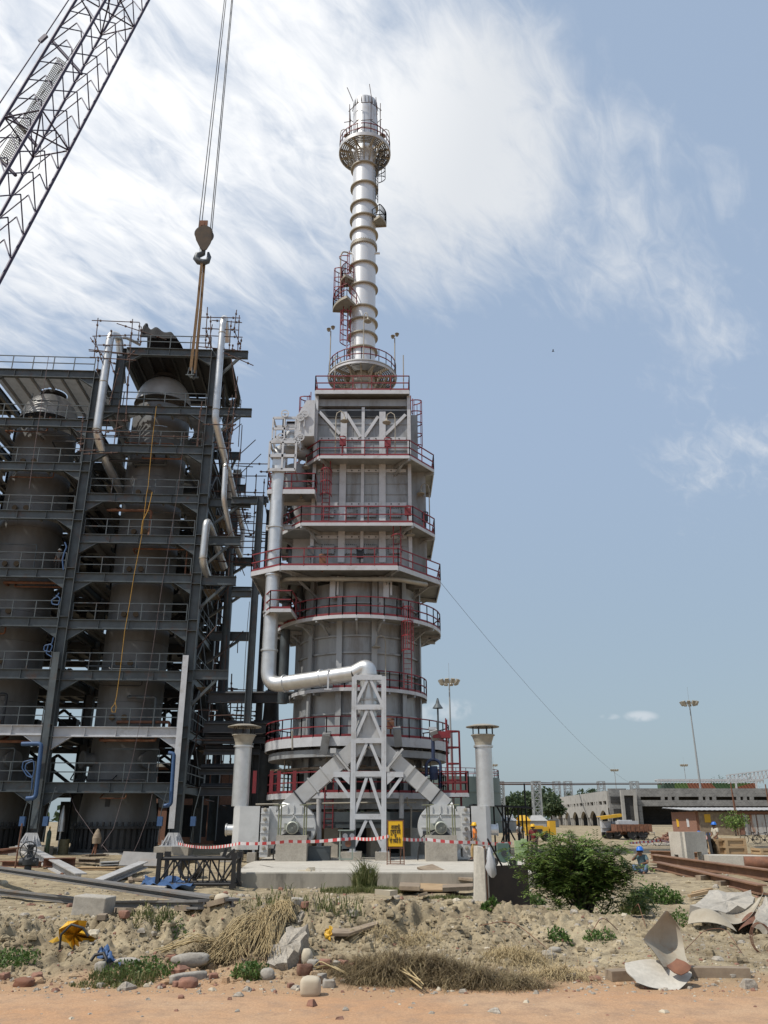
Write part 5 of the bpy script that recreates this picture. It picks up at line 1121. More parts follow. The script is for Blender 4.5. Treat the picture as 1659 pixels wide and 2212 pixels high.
    xb = cx+sg*OX[2]; s_ = OX[3]/.75
    m = MB(); hw_ = OX[3]-.02; zt_ = zc+1.0; zb_ = zc-1.0
    pl_ = [(xb-sg*hw_, 42.7), (xb+sg*.3*s_, 42.7), (xb+sg*.55*s_, 42.85), (xb+sg*.7*s_, 43.15), (xb+sg*.75*s_, 43.5), (xb+sg*.7*s_, 43.85), (xb+sg*.55*s_, 44.1), (xb-sg*hw_, 44.1)]
    if sg < 0: pl_ = pl_[::-1]
    m.prism(pl_, zb_, zt_); m.build('silencer_box', M['fanw'], v)
    zf, zg, zh_, zi = zat(1592, 43.3)-.0, zat(1608, 43.3), zat(1587, 43.3), zat(1578, 43.3)
    zc1 = zat(1612, 43.3); zc2 = zat(1589, 43.3); zc3 = zat(1577 if sg > 0 else 1570, 43.3)
    m = MB(); m.lathe([(.43, zt_), (.43, zc1)], (xv, 43.4, 0), 36); m.lathe([(.48, zc1-.05), (.5, zc1-.05), (.5, zc1+.04), (.43, zc1+.04)], (xv, 43.4, 0), 36); m.build('vent_pipe', M['silver'], v)
    m = MB(); m.lathe([(.43, zc1+.04), (.45, zc1+.2), (.57, zc2), (.62, zc2), (.62, zc2+.05), (.57, zc2+.05)], (xv, 43.4, 0), 36); m.build('flared_mouth', M['brown_ring'], v)
    for k in range(8): m = MB(); a = 2*PI*k/8+.3; m.bar((xv+.54*math.cos(a), 43.4+.54*math.sin(a), zc2), (xv+.54*math.cos(a), 43.4+.54*math.sin(a), zc2+.5), .05); m.build('cap_strut', M['dark'], v)
    m = MB(); m.lathe([(.0, zc2+.62), (.5, zc2+.56), (.87, zc2+.46), (.87, zc2+.43), (.0, zc2+.45)], (xv, 43.4, 0), 36); m.build('rain_cap', M['brown_ring'], v)
    m = MB(); m.tube((xb+sg*.6*s_, 43.4, zc-.1), (xb+sg*(OX[3]+.3), 43.4, zc-.1), .25, 16); m.tube((xb+sg*(OX[3]+.27), 43.4, zc-.1), (xb+sg*(OX[3]+.33), 43.4, zc-.1), .3, 16); m.build('side_nozzle', M['silver'], v)
    m = MB()
    for x in (-.55*s_, .5*s_):
        for Y in (42.8, 44.0): m.bar((xb+x, Y, .7), (xb+x, Y, zb_), .12)
    m.build('foot', M['fanw'], v)
    for i, (dx, ww, wo) in enumerate(((sg*.6*s_, 1.0*s_, 'outer'), (-sg*.45*s_, .4, 'inner'))):
        q = MB(); q.box((xb+dx, 42.75, .7), (ww, .8, .42)); q.box((xb+dx*.8, 43.9, .68), (.5, .5, .36)); tag(q.build('concrete_plinth', M['conc'], None), 'low concrete pad, %s one under the %s vent pipe box' % (wo, sidew), 'plinth', 'pads under the vent pipes')
fan(-1, 'white blower fan with a round grey motor, left of the white trestle'); fan(1, 'white blower fan with a round grey motor, right of the white trestle')
# ------------------------------------------------------------------ things on the apron
# warning sign on a trestle stand
YS = 38.2; a = P(*vD(962, 1165), YS); b = P(*vD(1043, 1308), YS); sgx = (a.x+b.x)/2; z0, z1 = b.z, a.z; w2 = (b.x-a.x)/2
sg = thing('warning_sign', 'yellow accident warning board with black Hindi lettering on a thin metal stand', 'sign', (sgx, YS, .54))
m = MB(); m.box((sgx, YS, (z0+z1)/2), (2*w2, .02, z1-z0)); bd = m.build('board', mat('sign_yellow', (.70, .40, .01), .5, 0, (.62, .34, .01), 3, .5), sg)
m = MB()
for s in (-1, 1): m.bar((sgx+s*(w2+.03), YS, z1+.05), (sgx+s*(w2+.06), YS-.02, .56), .04); m.bar((sgx+s*(w2+.01), YS+.02, z1), (sgx+s*(w2-.1), YS+.75, .56), .035)
for z in (z1+.02, z0-.06, .60): m.bar((sgx-w2-.05, YS, z), (sgx+w2+.05, YS, z), .035)
m.bar((sgx-w2-.05, YS, .68), (sgx+w2+.05, YS, .68), .03); m.build('stand', M['rust'], sg)
def lettering(txt, size, loc, par, mt, rot=(R(90), 0, 0), wid=None):
    c = bpy.data.curves.new('lettering', 'FONT'); c.body = txt; c.size = size; c.align_x = 'CENTER'; c.align_y = 'CENTER'; c.extrude = .004; c.offset = .006
    o = bpy.data.objects.new('lettering', c); COL.objects.link(o)
    bpy.context.view_layer.update(); dg = bpy.context.evaluated_depsgraph_get(); me = bpy.data.meshes.new_from_object(o.evaluated_get(dg)); bpy.data.objects.remove(o)
    if len(me.vertices) == 0: return None
    xs_ = [v.co.x for v in me.vertices]; k = 1 if wid is None else wid/(max(xs_)-min(xs_)); mid = (max(xs_)+min(xs_))/2
    for v in me.vertices: v.co.x = (v.co.x-mid)*k
    me.materials.clear(); me.materials.append(mt); n = bpy.data.objects.new('lettering', me); COL.objects.link(n); n.parent = par
    n.rotation_euler = rot; q = par; o_ = Vector((0, 0, 0))
    while q is not None: o_ += q.location; q = q.parent
    n.location = Vector(loc)-o_; return n
hh = z1-z0
for tx, fz, wd in (('अप्रत्याशित', .74, 1.25), ('दुर्घटना कभी', .56, 1.42), ('भी', .385, .3), ('हो सकती है।', .21, 1.5)):
    lettering(tx, .26, (sgx, YS-.016, z0+hh*fz), bd, M['black'], wid=wd*w2)
# gauge board on a pipe stand
YG = 42.0; a = P(*vD(690, 1222), YG); b = P(*vD(760, 1300), YG); gx = (a.x+b.x)/2
gb = thing('gauge_panel', 'grey-green gauge panel in an open pipe stand left of the white trestle leg', 'gauge panel', (gx, YG, .54)); M['gg'] = mat('grey_green_paint', (.25, .29, .25), .55)
m = MB()
for x in (a.x, b.x): m.bar((x, YG, .62), (x, YG, a.z), .07)
m.bar((a.x-.08, YG-.05, a.z+.04), (b.x+.08, YG-.05, a.z+.04), .5, .05); m.bar((a.x, YG, b.z), (b.x, YG, b.z), .06); m.bar((a.x, YG, .64), (b.x, YG, .64), .06); m.build('stand', M['gg'], gb)
m = MB(); m.box((gx+.12, YG, (a.z+b.z)/2-.05), (.66, .12, .85)); pn = m.build('panel', M['steel'], gb)
for dx, dz, r in ((-.05, .15, .12), (.28, .15, .12), (.1, -.2, .15)): m = MB(); m.lathe([(0, .03), (r, .03), (r, 0)], (gx+dx, YG-.06, (a.z+b.z)/2+dz-.05), 16, Matrix.Rotation(R(90), 3, 'X')); m.build('gauge', M['white'] if r < .14 else M['rust'], pn)
q = P(*vD(575, 1350), 43.2); m = MB(); m.box((q.x, 43.2, .84), (1.05, .8, .6)); m.box((q.x, 43.2, 1.16), (1.1, .85, .04)); tag(m.build('metal_tank', M['steel'], None), 'low dark grey metal tank between the left fan block and the trestle', 'tank')
# red and white barrier tape
M['tape_w'] = mat('tape_white', (.68, .62, .60), .5); M['tape_r'] = mat('tape_red', (.55, .06, .06), .5)
def tape(pts, wd, label, per=.42):
    m = MB(); L = 0; P_ = []
    for a, b in zip(pts[:-1], pts[1:]):
        n = max(2, int((b-a).length/.07)); sag = min(.22, (b-a).length*.02)
        for k in range(n): f = k/n; q = a.lerp(b, f); q.z -= sag*4*f*(1-f); P_.append(q)
    P_.append(pts[-1])
    for i in range(len(P_)-1):
        d = (P_[i+1]-P_[i]).length; L += d; m.m = 1 if (L % per) < per*.45 else 0; tw = math.sin(L*.9)*.35; u0 = Vector((0, math.sin(tw), math.cos(tw)))*wd/2
        m.add([P_[i]-u0, P_[i+1]-u0, P_[i+1]+u0, P_[i]+u0], [(0, 1, 2, 3)])
    return tag(m.build('barrier_tape', [M['tape_w'], M['tape_r']], None), label, 'tape')
tape([P(385, 1822, 50.0), P(*vD(120, 1291), 41.6), P(*vD(400, 1279), 41.4), P(*vD(690, 1268), 41.2), P(*vD(770, 1261), 41.8), P(*vD(960, 1251), 38.1), P(*vD(1180, 1268), 41.3), P(*vD(1440, 1284), 41.6), P(*vD(1659, 1289), 43)], .14, 'red and white barrier tape strung across in front of fans and trestle')
tape([P(*vK(1215, 632), 60), P(*vK(1300, 626), 61), P(*vK(1440, 612), 62), P(*vR(1100, 762), 41)], .13, 'red and white barrier tape stretched past the bicycle to the concrete wall piece')
# ------------------------------------------------------------------ the right-hand background
def blocks(name, c1, c2, cm, sc=1.0):
    m = bpy.data.materials.new(name); m.use_nodes = True; t = m.node_tree; b = t.nodes['Principled BSDF']; L = t.links.new; b.inputs['Roughness'].default_value = .92
    co = N('ShaderNodeTexCoord', t); sp = N('ShaderNodeSeparateXYZ', t); L(co.outputs['Object'], sp.inputs[0]); ad = N('ShaderNodeMath', t, operation='ADD'); L(sp.outputs[0], ad.inputs[0]); L(sp.outputs[1], ad.inputs[1])
    cbn = N('ShaderNodeCombineXYZ', t); L(ad.outputs[0], cbn.inputs[0]); L(sp.outputs[2], cbn.inputs[1])
    br = N('ShaderNodeTexBrick', t); L(cbn.outputs[0], br.inputs['Vector']); br.inputs['Color1'].default_value = (*c1, 1); br.inputs['Color2'].default_value = (*c2, 1); br.inputs['Mortar'].default_value = (*cm, 1)
    br.inputs['Scale'].default_value = sc; br.inputs['Brick Width'].default_value = .55; br.inputs['Row Height'].default_value = .28; br.inputs['Mortar Size'].default_value = .018
    n = N('ShaderNodeTexNoise', t); L(co.outputs['Object'], n.inputs['Vector']); n.inputs['Scale'].default_value = .7; n.inputs['Detail'].default_value = 8; n.inputs['Roughness'].default_value = .7
    r = N('ShaderNodeMapRange', t); L(n.outputs[0], r.inputs[0]); r.inputs[1].default_value = .3; r.inputs[2].default_value = .7; r.inputs[3].default_value = .72; r.inputs[4].default_value = 1.2
    vm = N('ShaderNodeVectorMath', t, operation='SCALE'); L(br.outputs[0], vm.inputs[0]); L(r.outputs[0], vm.inputs['Scale']); L(vm.outputs[0], b.inputs['Base Color']); return m
M['block'] = blocks('grey_blockwork', (.23, .225, .215), (.165, .16, .155), (.30, .29, .275)); M['plaster'] = mat('pale_render', (.36, .345, .32), .9, 0, (.27, .26, .24), .8, .8, stain=(.2, .19, .175), sscale=.4)
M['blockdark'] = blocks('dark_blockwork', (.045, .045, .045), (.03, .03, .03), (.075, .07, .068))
def wall_rects(m, org, dx, L, z0, z1, ops, th, ny):
    ss = sorted({0, L}|{o[0] for o in ops}|{o[1] for o in ops}); zs = sorted({z0, z1}|{o[2] for o in ops}|{o[3] for o in ops})
    for a, b in zip(ss[:-1], ss[1:]):
        for c, d in zip(zs[:-1], zs[1:]):
            s, z = (a+b)/2, (c+d)/2
            if any(o[0] < s < o[1] and o[2] < z < o[3] for o in ops): continue
            ctr = Vector(org)+Vector(dx)*s+Vector(ny)*(th/2); ctr.z = z
            m.box(ctr, (b-a if abs(dx[0]) > .5 else th, b-a if abs(dx[1]) > .5 else th, d-c))
bld = thing('arcade_building', 'pale two storey blockwork building with a row of pointed arches facing the yard', 'building', (46, 190, 1.5))
XA, YN, YF_, zB, zT = 44.3, 170.0, 221.0, 1.4, P(1318, 1708, 170).z
zap = zB+.46*(zT-zB); zw0, zw1 = zB+.62*(zT-zB), zB+.72*(zT-zB); zm = zB+.52*(zT-zB)
m = MB(); ops = []; s = 1.0; rr = random.Random(2)
while s < 49: wd = rr.choice((2.6, .7, .7, 1.9)); ops.append((s, s+wd, zw0, zw1)); s += wd+rr.choice((.9, 1.2))
wall_rects(m, (XA, YN, 0), (0, 1, 0), 51, zm, zT, [o for o in ops if o[1] < 50.8], .5, (1, 0, 0))
pit = 8.5
for i in range(6):
    s0 = YN+i*pit+1.35; s1 = YN+(i+1)*pit-1.35; mid = (s0+s1)/2; hwid = (s1-s0)/2; sp = zB+.26*(zT-zB)
    arc = []
    for k in range(13):
        f = k/12; x = s0+(s1-s0)*f; u = abs(f-.5)*2; arc.append((x, sp+(zap-sp)*(1-u**1.7)**.75 if u < 1 else sp))
    for (xa, za), (xb, zb_) in zip(arc[:-1], arc[1:]):
        m.add([(XA, xa, za), (XA, xb, zb_), (XA, xb, zm), (XA, xa, zm)], [(3, 2, 1, 0)]); m.add([(XA, xa, za), (XA, xb, zb_), (XA+.6, xb, zb_), (XA+.6, xa, za)], [(0, 1, 2, 3)])
    for e0, e1 in ((YN+i*pit, s0), (s1, YN+(i+1)*pit)):
        m.box((XA+.25, (e0+e1)/2, (zm+sp)/2), (.5, e1-e0, zm-sp)) if False else m.add([(XA, e0, sp), (XA, e1, sp), (XA, e1, zm), (XA, e0, zm)], [(3, 2, 1, 0)])
    m.box((XA+.3, s0-.35, (zB+sp)/2-.2), (.5, .55, sp-zB+.4)); m.box((XA+.3, s1+.35, (zB+sp)/2-.2), (.5, .55, sp-zB+.4))
m.build('arcade_wall', M['plaster'], bld)
m = MB(); m.box((XA+4.4, 195.5, (zB+zT)/2-.2), (.4, 51, zT-zB)); m.build('rear_wall', M['blockdark'], bld)  # dark block colour stands in for the shade behind the arches
m = MB(); m.box((XA+3.2, 195.5, zT-.45), (5.8, 50.6, .25)); m.box((XA+3.2, 195.5, zm+.1), (5.6, 50.6, .2)); m.build('roof_slab', M['conc'], bld)
m = MB(); m.box((XA-.5, YF_+1.8, (zB+zT)/2+.6), (1.6, 1.2, zT-zB+1.2)); m.box((XA+2.8, YF_+2.2, (zB+zT)/2-.1), (5, .6, zT-zB)); m.build('corner_tower', M['block'], bld)
m = MB(); m.box((XA+2.0, YN-.3, (zB+zT)/2+.1), (3.6, .5, zT-zB+.6)); m.build('end_wall', M['block'], bld)
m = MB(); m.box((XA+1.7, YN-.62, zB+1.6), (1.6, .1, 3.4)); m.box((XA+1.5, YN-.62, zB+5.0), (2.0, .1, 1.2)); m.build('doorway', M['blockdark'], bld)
lb = thing('long_building', 'long grey blockwork building with slot windows and a huge dark opening', 'building', (62, 170, 1.5))
YB_ = 168.0; zTb = P(1500, 1703, YB_).z; zBb = 1.3
def bx(xp): return P(xp, 1750, YB_).x
def bz(yp): return P(1500, yp, YB_).z
x0, x1 = bx(1380), bx(1900); m = MB()
rx = lambda r: bx(1272+r*.2333)-x0
ops = [(rx(a), rx(b), bz(1728.5), bz(1721)) for a, b in ((490, 682), (715, 747), (780, 810), (845, 1035), (1070, 1097), (1130, 1160), (1195, 1385), (1420, 1447), (1480, 1507), (1545, 1740), (1780, 1810), (1840, 1870))]
ops.append((rx(496), rx(1950), bz(1784), bz(1741.5)))
wall_rects(m, (x0, YB_, 0), (1, 0, 0), x1-x0, zBb-.6, zTb, ops, .6, (0, 1, 0)); m.build('front_wall', M['block'], lb)
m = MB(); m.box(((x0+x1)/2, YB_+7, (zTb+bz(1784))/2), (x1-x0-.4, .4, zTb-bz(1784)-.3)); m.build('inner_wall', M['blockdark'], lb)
m = MB(); m.box(((x0+x1)/2, YB_+5, zTb-.5), (x1-x0-.2, 8.6, .4)); m.build('roof_slab', M['conc'], lb); m = MB(); m.box((x0+.3, YB_+5, (zTb+zBb)/2), (.5, 9, zTb-zBb)); m.build('end_wall', M['block'], lb)
gt = thing('gate_portal', 'tall pale framed portal with a dark panel between the arcade and the long building', 'portal', (bx(1358), YB_, 1.5))
m = MB(); xa, xb, zt = bx(1342), bx(1374), bz(1707)
m.box((xa+.25, YB_-.6, (zBb+zt)/2), (.55, .8, zt-zBb)); m.box((xb-.25, YB_-.6, (zBb+zt)/2), (.55, .8, zt-zBb)); m.box(((xa+xb)/2, YB_-.6, zt-.5), (xb-xa-1.06, .8, 1.0)); m.build('portal_frame', M['plaster'], gt)
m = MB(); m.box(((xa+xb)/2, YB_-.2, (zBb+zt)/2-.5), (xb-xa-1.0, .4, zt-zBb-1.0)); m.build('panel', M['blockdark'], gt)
# camouflage-coloured containers and a gantry beyond the long building
M['camo'] = bpy.data.materials.new('camouflage_paint'); M['camo'].use_nodes = True
t = M['camo'].node_tree; co = N('ShaderNodeTexCoord', t); vo = N('ShaderNodeTexVoronoi', t); t.links.new(co.outputs['Object'], vo.inputs['Vector']); vo.inputs['Scale'].default_value = .16
sp = N('ShaderNodeSeparateColor', t); t.links.new(vo.outputs['Color'], sp.inputs[0]); cr = N('ShaderNodeValToRGB', t); t.links.new(sp.outputs[0], cr.inputs[0]); cr.color_ramp.interpolation = 'CONSTANT'
for p, c in ((0, (.05, .10, .04, 1)), (.35, (.09, .15, .04, 1)), (.6, (.25, .09, .05, 1)), (.75, (.04, .07, .045, 1))):
    e = cr.color_ramp.elements.new(p) if p else cr.color_ramp.elements[0]; e.color = c
t.links.new(cr.outputs[0], t.nodes['Principled BSDF'].inputs['Base Color'])
cm_ = thing('camouflaged_store', 'long camouflage painted store with a railed flat roof beyond the long building', 'store', (105, 240, 1.5))
a, b = P(1435, 1700, 240), P(1632, 1700, 240); zc0, zc1 = P(1500, 1720, 240).z, P(1500, 1691, 240).z
m = MB(); m.box(((a.x+b.x)/2, 243, (1.5+zc1)/2), (b.x-a.x, 6, zc1-1.5)); m.build('wall', M['camo'], cm_)
m = MB(); zg = P(1500, 1684, 239).z
for Y in (239, 241.5):
    for z in (zg, (zg+zc1)/2+.1): m.bar((a.x-2, Y, z), (b.x+2, Y, z), .28)
for k in range(34): x = a.x-2+(b.x-a.x+4)*k/33; m.bar((x, 239, zc1-.2), (x, 239, zg), .22); m.bar((x, 239, zg), (x, 241.5, zg), .2)
m.build('gantry', M['white'], cm_)
cv = thing('conveyor_gallery', 'sloping pale lattice gallery at the far right edge above the long building', 'gallery', P(1640, 1690, 236)); m = MB()
a, b = P(1572, 1692, 236), P(1700, 1676, 236)
for k in range(15):
    p, q = a.lerp(b, k/15), a.lerp(b, (k+1)/15); m.bar(p, q, .3); m.bar(p+Vector((0, 0, 2.1)), q+Vector((0, 0, 2.1)), .3); m.bar(p, q+Vector((0, 0, 2.1)), .22); m.bar(p, p+Vector((0, 0, 2.1)), .22)
for k in (2, 7, 12): p = a.lerp(b, k/15); m.bar((p.x, p.y, 1.4), p, .4)
m.build('truss', M['white'], cv)
# pipe bridge on lattice towers
M['galv'] = mat('galvanised_steel', (.36, .37, .37), .5, .4, (.26, .27, .27), 2)
def lattice_tower(xp, wpx, yt, Y, label, copyfrom=None):
    c = P(xp, 1780, Y); z1 = P(xp, yt, Y).z; hw = wpx/2*(Y*.93/FPX); z0 = hz_(c.x, Y)
    t = thing('lattice_tower', label, 'tower', (c.x, Y, z0), group='lattice towers carrying the pipe bridge')
    m = MB()
    for sx_ in (-1, 1):
        for sy in (-1, 1): m.bar((c.x+sx_*hw, Y+sy*hw, z0), (c.x+sx_*hw, Y+sy*hw, z1), .2)
    m.build('leg', M['galv'], t); m = MB(); n = max(3, int((z1-z0)/(hw*1.9)))
    for k in range(n):
        za, zb_ = z0+(z1-z0)*k/n, z0+(z1-z0)*(k+1)/n; cs = [(-hw, -hw), (hw, -hw), (hw, hw), (-hw, hw)]
        for i in range(4):
            p, q = cs[i], cs[(i+1) % 4]; m.bar((c.x+p[0], Y+p[1], za), (c.x+q[0], Y+q[1], zb_), .1); m.bar((c.x+q[0], Y+q[1], za), (c.x+p[0], Y+p[1], zb_), .1); m.bar((c.x+p[0], Y+p[1], zb_), (c.x+q[0], Y+q[1], zb_), .12)
    m.build('lattice', M['galv'], t); return t
for xp, wp, Y, lb_ in ((1087, 10, 150, 'grey lattice tower right beside the big green tank'), (1163, 17, 140, 'widest grey lattice tower, standing clear in front of the dense trees'), (1208, 14, 235, 'grey lattice tower top over the left end of the arcade building'), (1233, 15, 235, 'grey lattice tower top over the arcade, left of the low trees'), (1306, 14, 240, 'grey lattice tower top above the near end of the arcade'), (1379, 15, 225, 'grey lattice tower top above the corner of the long building')):
    lattice_tower(xp, wp, 1688, Y, lb_)
pb = thing('pipe_bridge', 'thin dark pipe line running level between lattice towers on the skyline', 'pipe line', P(1250, 1694, 190)); m = MB()
q = [P(990, 1694, 150), P(1163, 1694, 140), P(1233, 1695, 190), P(1306, 1694, 230), P(1430, 1694, 232)]
m.path(q, .13, 8); m.path([p+Vector((0, .6, .3)) for p in q], .07, 6); m.build('pipe_run', M['scaf'], pb)
# big storage tank
tk = thing('storage_tank', 'big grey-green storage tank far behind the right vent pipe', 'tank', (7.6, 112, 1)); zt = P(1050, 1677, 105).z; m = MB(); M['tankg'] = mat('tank_paint', (.15, .19, .175), .6, .05, (.11, .14, .13), .4, .7, stain=(.1, .12, .11), sscale=.3)
tx = P(1080, 1720, 112).x-7.6; m.lathe([(7.6, .6), (7.6, zt), (7.4, zt), (0.1, zt+.5)], (tx, 112, 0), 64); m.build('shell', M['tankg'], tk)
for z in (2.4, 4.1, 5.8): m = MB(); m.lathe([(7.6, z-.04), (7.68, z-.04), (7.68, z+.04), (7.6, z+.04)], (tx, 112, 0), 64); m.build('seam_ring', M['tankg'], tk)
railing([Vector((tx+7.5*math.cos(2*PI*k/36), 112+7.5*math.sin(2*PI*k/36), zt)) for k in range(37)], tk, 'railing', 'red', 1.0, 1.4, .035)
# high-mast floodlights
def mast(xp, yt, Y, label, src=None):
    c = P(xp, yt, Y); z0 = hz_(c.x, Y)
    h = c.z-z0
    if src is not None: o = dup(src, (c.x, Y, z0), rnd.uniform(0, 1), label, (1, 1, h/src['mast_h'])); return o
    t = thing('high_mast_light', label, 'light mast', (0, 0, 0), group='high mast floodlights')
    m = MB(); m.tube((0, 0, 0), (0, 0, h), .30, 12, .13); m.tube((0, 0, h), (0, 0, h+3.2), .03, 5); m.build('mast', M['galv'], t)
    m = MB(); m.lathe([(1.2, h-.6), (1.35, h-.6), (1.35, h-.45), (1.2, h-.45), (1.2, h-.6)], (0, 0, 0), 24)
    for k in range(6): a = PI*k/3; m.bar((0, 0, h-.55), (1.3*math.cos(a), 1.3*math.sin(a), h-.55), .1)
    m.build('ring_frame', M['galv'], t)
    for k in range(10):
        a = 2*PI*k/10; e = Vector((math.cos(a), math.sin(a), 0)); m = MB(); q = e*1.85+Vector((0, 0, h-.7)); m.box(q, (.42, .75, .95), Matrix.Rotation(a, 3, 'Z') @ Matrix.Rotation(R(28), 3, 'Y')); m.bar(e*1.3+Vector((0, 0, h-.5)), q, .1); m.build('floodlight', M['brown_ring'], t)
    t.location = (c.x, Y, z0); t['mast_h'] = h; return t
ms = mast(970, 1466, 165, 'tallest light mast, rising behind the right side of the furnace tower')
mast(1488, 1513, 200, 'leaning-looking tall light mast rising behind the long building', ms)
mast(1327, 1661, 440, 'distant light mast above the near end of the arcade', ms); mast(1477, 1650, 470, 'distant light mast on the skyline just left of the tall mast on the right', ms); mast(1066, 1650, 430, 'distant light mast half hidden behind the right vent pipe', ms)
for o in [q for q in COL.objects if q.name.startswith('high_mast_light')]:
    if 'mast_h' in o: del o['mast_h']
# foliage
def leafmat(name, c1, c2, c3):
    m = bpy.data.materials.new(name); m.use_nodes = True; t = m.node_tree; L = t.links.new; b = t.nodes['Principled BSDF']; o = t.nodes['Material Output']
    b.inputs['Roughness'].default_value = .55; b.inputs['Specular IOR Level'].default_value = .35
    co = N('ShaderNodeTexCoord', t); n = N('ShaderNodeTexNoise', t); L(co.outputs['Object'], n.inputs['Vector']); n.inputs['Scale'].default_value = 2.5; n.inputs['Detail'].default_value = 5
    g = N('ShaderNodeNewGeometry', t); r = N('ShaderNodeValToRGB', t); ad = N('ShaderNodeMath', t, operation='MULTIPLY_ADD'); L(g.outputs['Random Per Island'], ad.inputs[0]); ad.inputs[1].default_value = .55; L(n.outputs[0], ad.inputs[2]); sb = N('ShaderNodeMath', t, operation='SUBTRACT'); L(ad.outputs[0], sb.inputs[0]); sb.inputs[1].default_value = .28
    L(sb.outputs[0], r.inputs[0]); r.color_ramp.elements[0].color = (*c1, 1); r.color_ramp.elements[1].color = (*c3, 1); r.color_ramp.elements[0].position = .2; r.color_ramp.elements[1].position = .85; e = r.color_ramp.elements.new(.5); e.color = (*c2, 1)
    L(r.outputs[0], b.inputs['Base Color']); tr = N('ShaderNodeBsdfTranslucent', t); L(r.outputs[0], tr.inputs[0]); mxs = N('ShaderNodeMixShader', t); mxs.inputs[0].default_value = .3; L(b.outputs[0], mxs.inputs[1]); L(tr.outputs[0], mxs.inputs[2]); L(mxs.outputs[0], o.inputs[0]); return m
M['leaf'] = leafmat('bush_leaves', (.05, .09, .018), (.11, .175, .038), (.25, .32, .085))
M['treeleaf'] = leafmat('tree_leaves', (.032, .055, .026), (.06, .09, .04), (.11, .14, .06)); M['grassm'] = leafmat('grass_blades', (.07, .10, .025), (.13, .15, .05), (.28, .25, .12)); M['weed'] = leafmat('weed_leaves', (.05, .10, .02), (.08, .14, .03), (.14, .20, .06))
M['straw'] = mat('dry_straw', (.46, .355, .19), .9, 0, (.33, .25, .13), 9, .9); M['drygrass'] = leafmat('dry_grass', (.09, .065, .035), (.23, .17, .09), (.46, .37, .21)); M['bark'] = mat('bark', (.10, .08, .06), .95)
def rv(r): 
    while True:
        v = Vector((r.uniform(-1, 1), r.uniform(-1, 1), r.uniform(-1, 1)))
        if .05 < v.length < 1: return v
def leafquad(m, p, d, n, L, W):
    s = d.cross(n).normalized(); m.add([p, p+d*L*.5+s*W*.5, p+d*L, p+d*L*.5-s*W*.5], [(0, 1, 2, 3)])
def tree(c, h, wd, label, nl=1500, seed=0, size=.5, bare=False, mt='treeleaf', group='trees on the skyline'):
    r = random.Random(seed); z0 = hz_(c[0], c[1]); t = thing('tree', label, 'tree', (c[0], c[1], z0), group=group); b = Vector((c[0], c[1], z0))
    tm = MB(); tips = []; tm.tube(b, b+Vector((0, 0, h*.45)), h*.035, 7, h*.02)
    for k in range(9):
        a = 2*PI*k/9+r.uniform(-.3, .3); q0 = b+Vector((0, 0, h*r.uniform(.22, .45))); q1 = b+Vector((math.cos(a)*wd*.5*r.uniform(.35, .85), math.sin(a)*wd*.5*r.uniform(.35, .85), h*r.uniform(.5, .92))); tm.tube(q0, q1, h*.014, 5, h*.006); tips += [q1, q0.lerp(q1, .65)]
    tips += [b+Vector((0, 0, h*.9))]; tm.build('trunk', M['bark'], t); m = MB()
    per = nl//len(tips)
    for q in tips:
        rad = wd*r.uniform(.13, .24)
        for k in range(per):
            v = rv(r); v = v*(v.length**-.35); p = q+Vector((v.x*rad, v.y*rad, v.z*rad*.75)); leafquad(m, p, rv(r).normalized(), rv(r).normalized(), size*r.uniform(.6, 1.3), size*r.uniform(.35, .7))
    m.build('crown', M[mt], t); return t
TR = [(1110, 1722, 170, 44, 'rounded dark green tree nearest the tank, left in the dense clump'), (1135, 1712, 185, 50, 'dark green tree behind the widest lattice tower, left of its centre'), (1165, 1706, 190, 56, 'tallest dense green tree behind the widest lattice tower'), (1188, 1716, 180, 46, 'dark green tree at the right end of the dense clump, by the corner tower'), (1255, 1704, 260, 34, 'low green tree top above the arcade roof between two lattice towers'), (1280, 1703, 265, 36, 'green tree top above the arcade roof, right of the low one'), (1228, 1708, 262, 24, 'small tree top above the far part of the arcade roof'), (1303, 1710, 270, 22, 'small tree top right behind the near end of the arcade'), (1361, 1702, 270, 22, 'lone small tree top between arcade and long building')]
for i, (xp, yt, Y, wp, lb_) in enumerate(TR):
    c = P(xp, yt, Y); z0 = hz_(c.x, Y); tree((c.x, Y), c.z-z0, wp*Y*.935/FPX*1.25, lb_, 2400 if i < 4 else 1300, i+3, .75)
for i, (xp, yt, lb_) in enumerate(((1560, 1668, 'thin leafed tall tree top over the camouflaged store'), (1612, 1665, 'thin leafed tall tree top over the sloping gallery'))):
    c = P(xp, yt, 300); tree((c.x, 300), c.z-hz_(c.x, 300), 10, lb_, 260, i+40, .6)
# distant wood closing the horizon
m = MB(); r = random.Random(9)
for k in range(2600):
    x = r.uniform(-420, 700); Y = r.uniform(520, 560); p = Vector((x, Y, 1.5+abs(r.gauss(0, 1))*3.4+2.5*math.sin(x*.05)**2)); v = rv(r).normalized(); leafquad(m, p, v, rv(r).normalized(), r.uniform(3, 6), r.uniform(2, 4))
struct(tag(m.build('distant_woodland', M['treeleaf'], None), 'low dark line of far woodland on the horizon', 'woodland'), 'stuff')
M['tin'] = mat('tin_sheet', (.46, .45, .43), .55, .3, (.33, .31, .29), 1.2, .8, stain=(.25, .17, .12), sscale=.8, sth=(.58, .75)); M['tinrust'] = mat('rusty_tin', (.50, .49, .47), .6, .2, (.36, .35, .33), 1.0, .8, stain=(.30, .13, .06), sscale=1.0, sth=(.5, .62), stretch=(1, 1, .25))
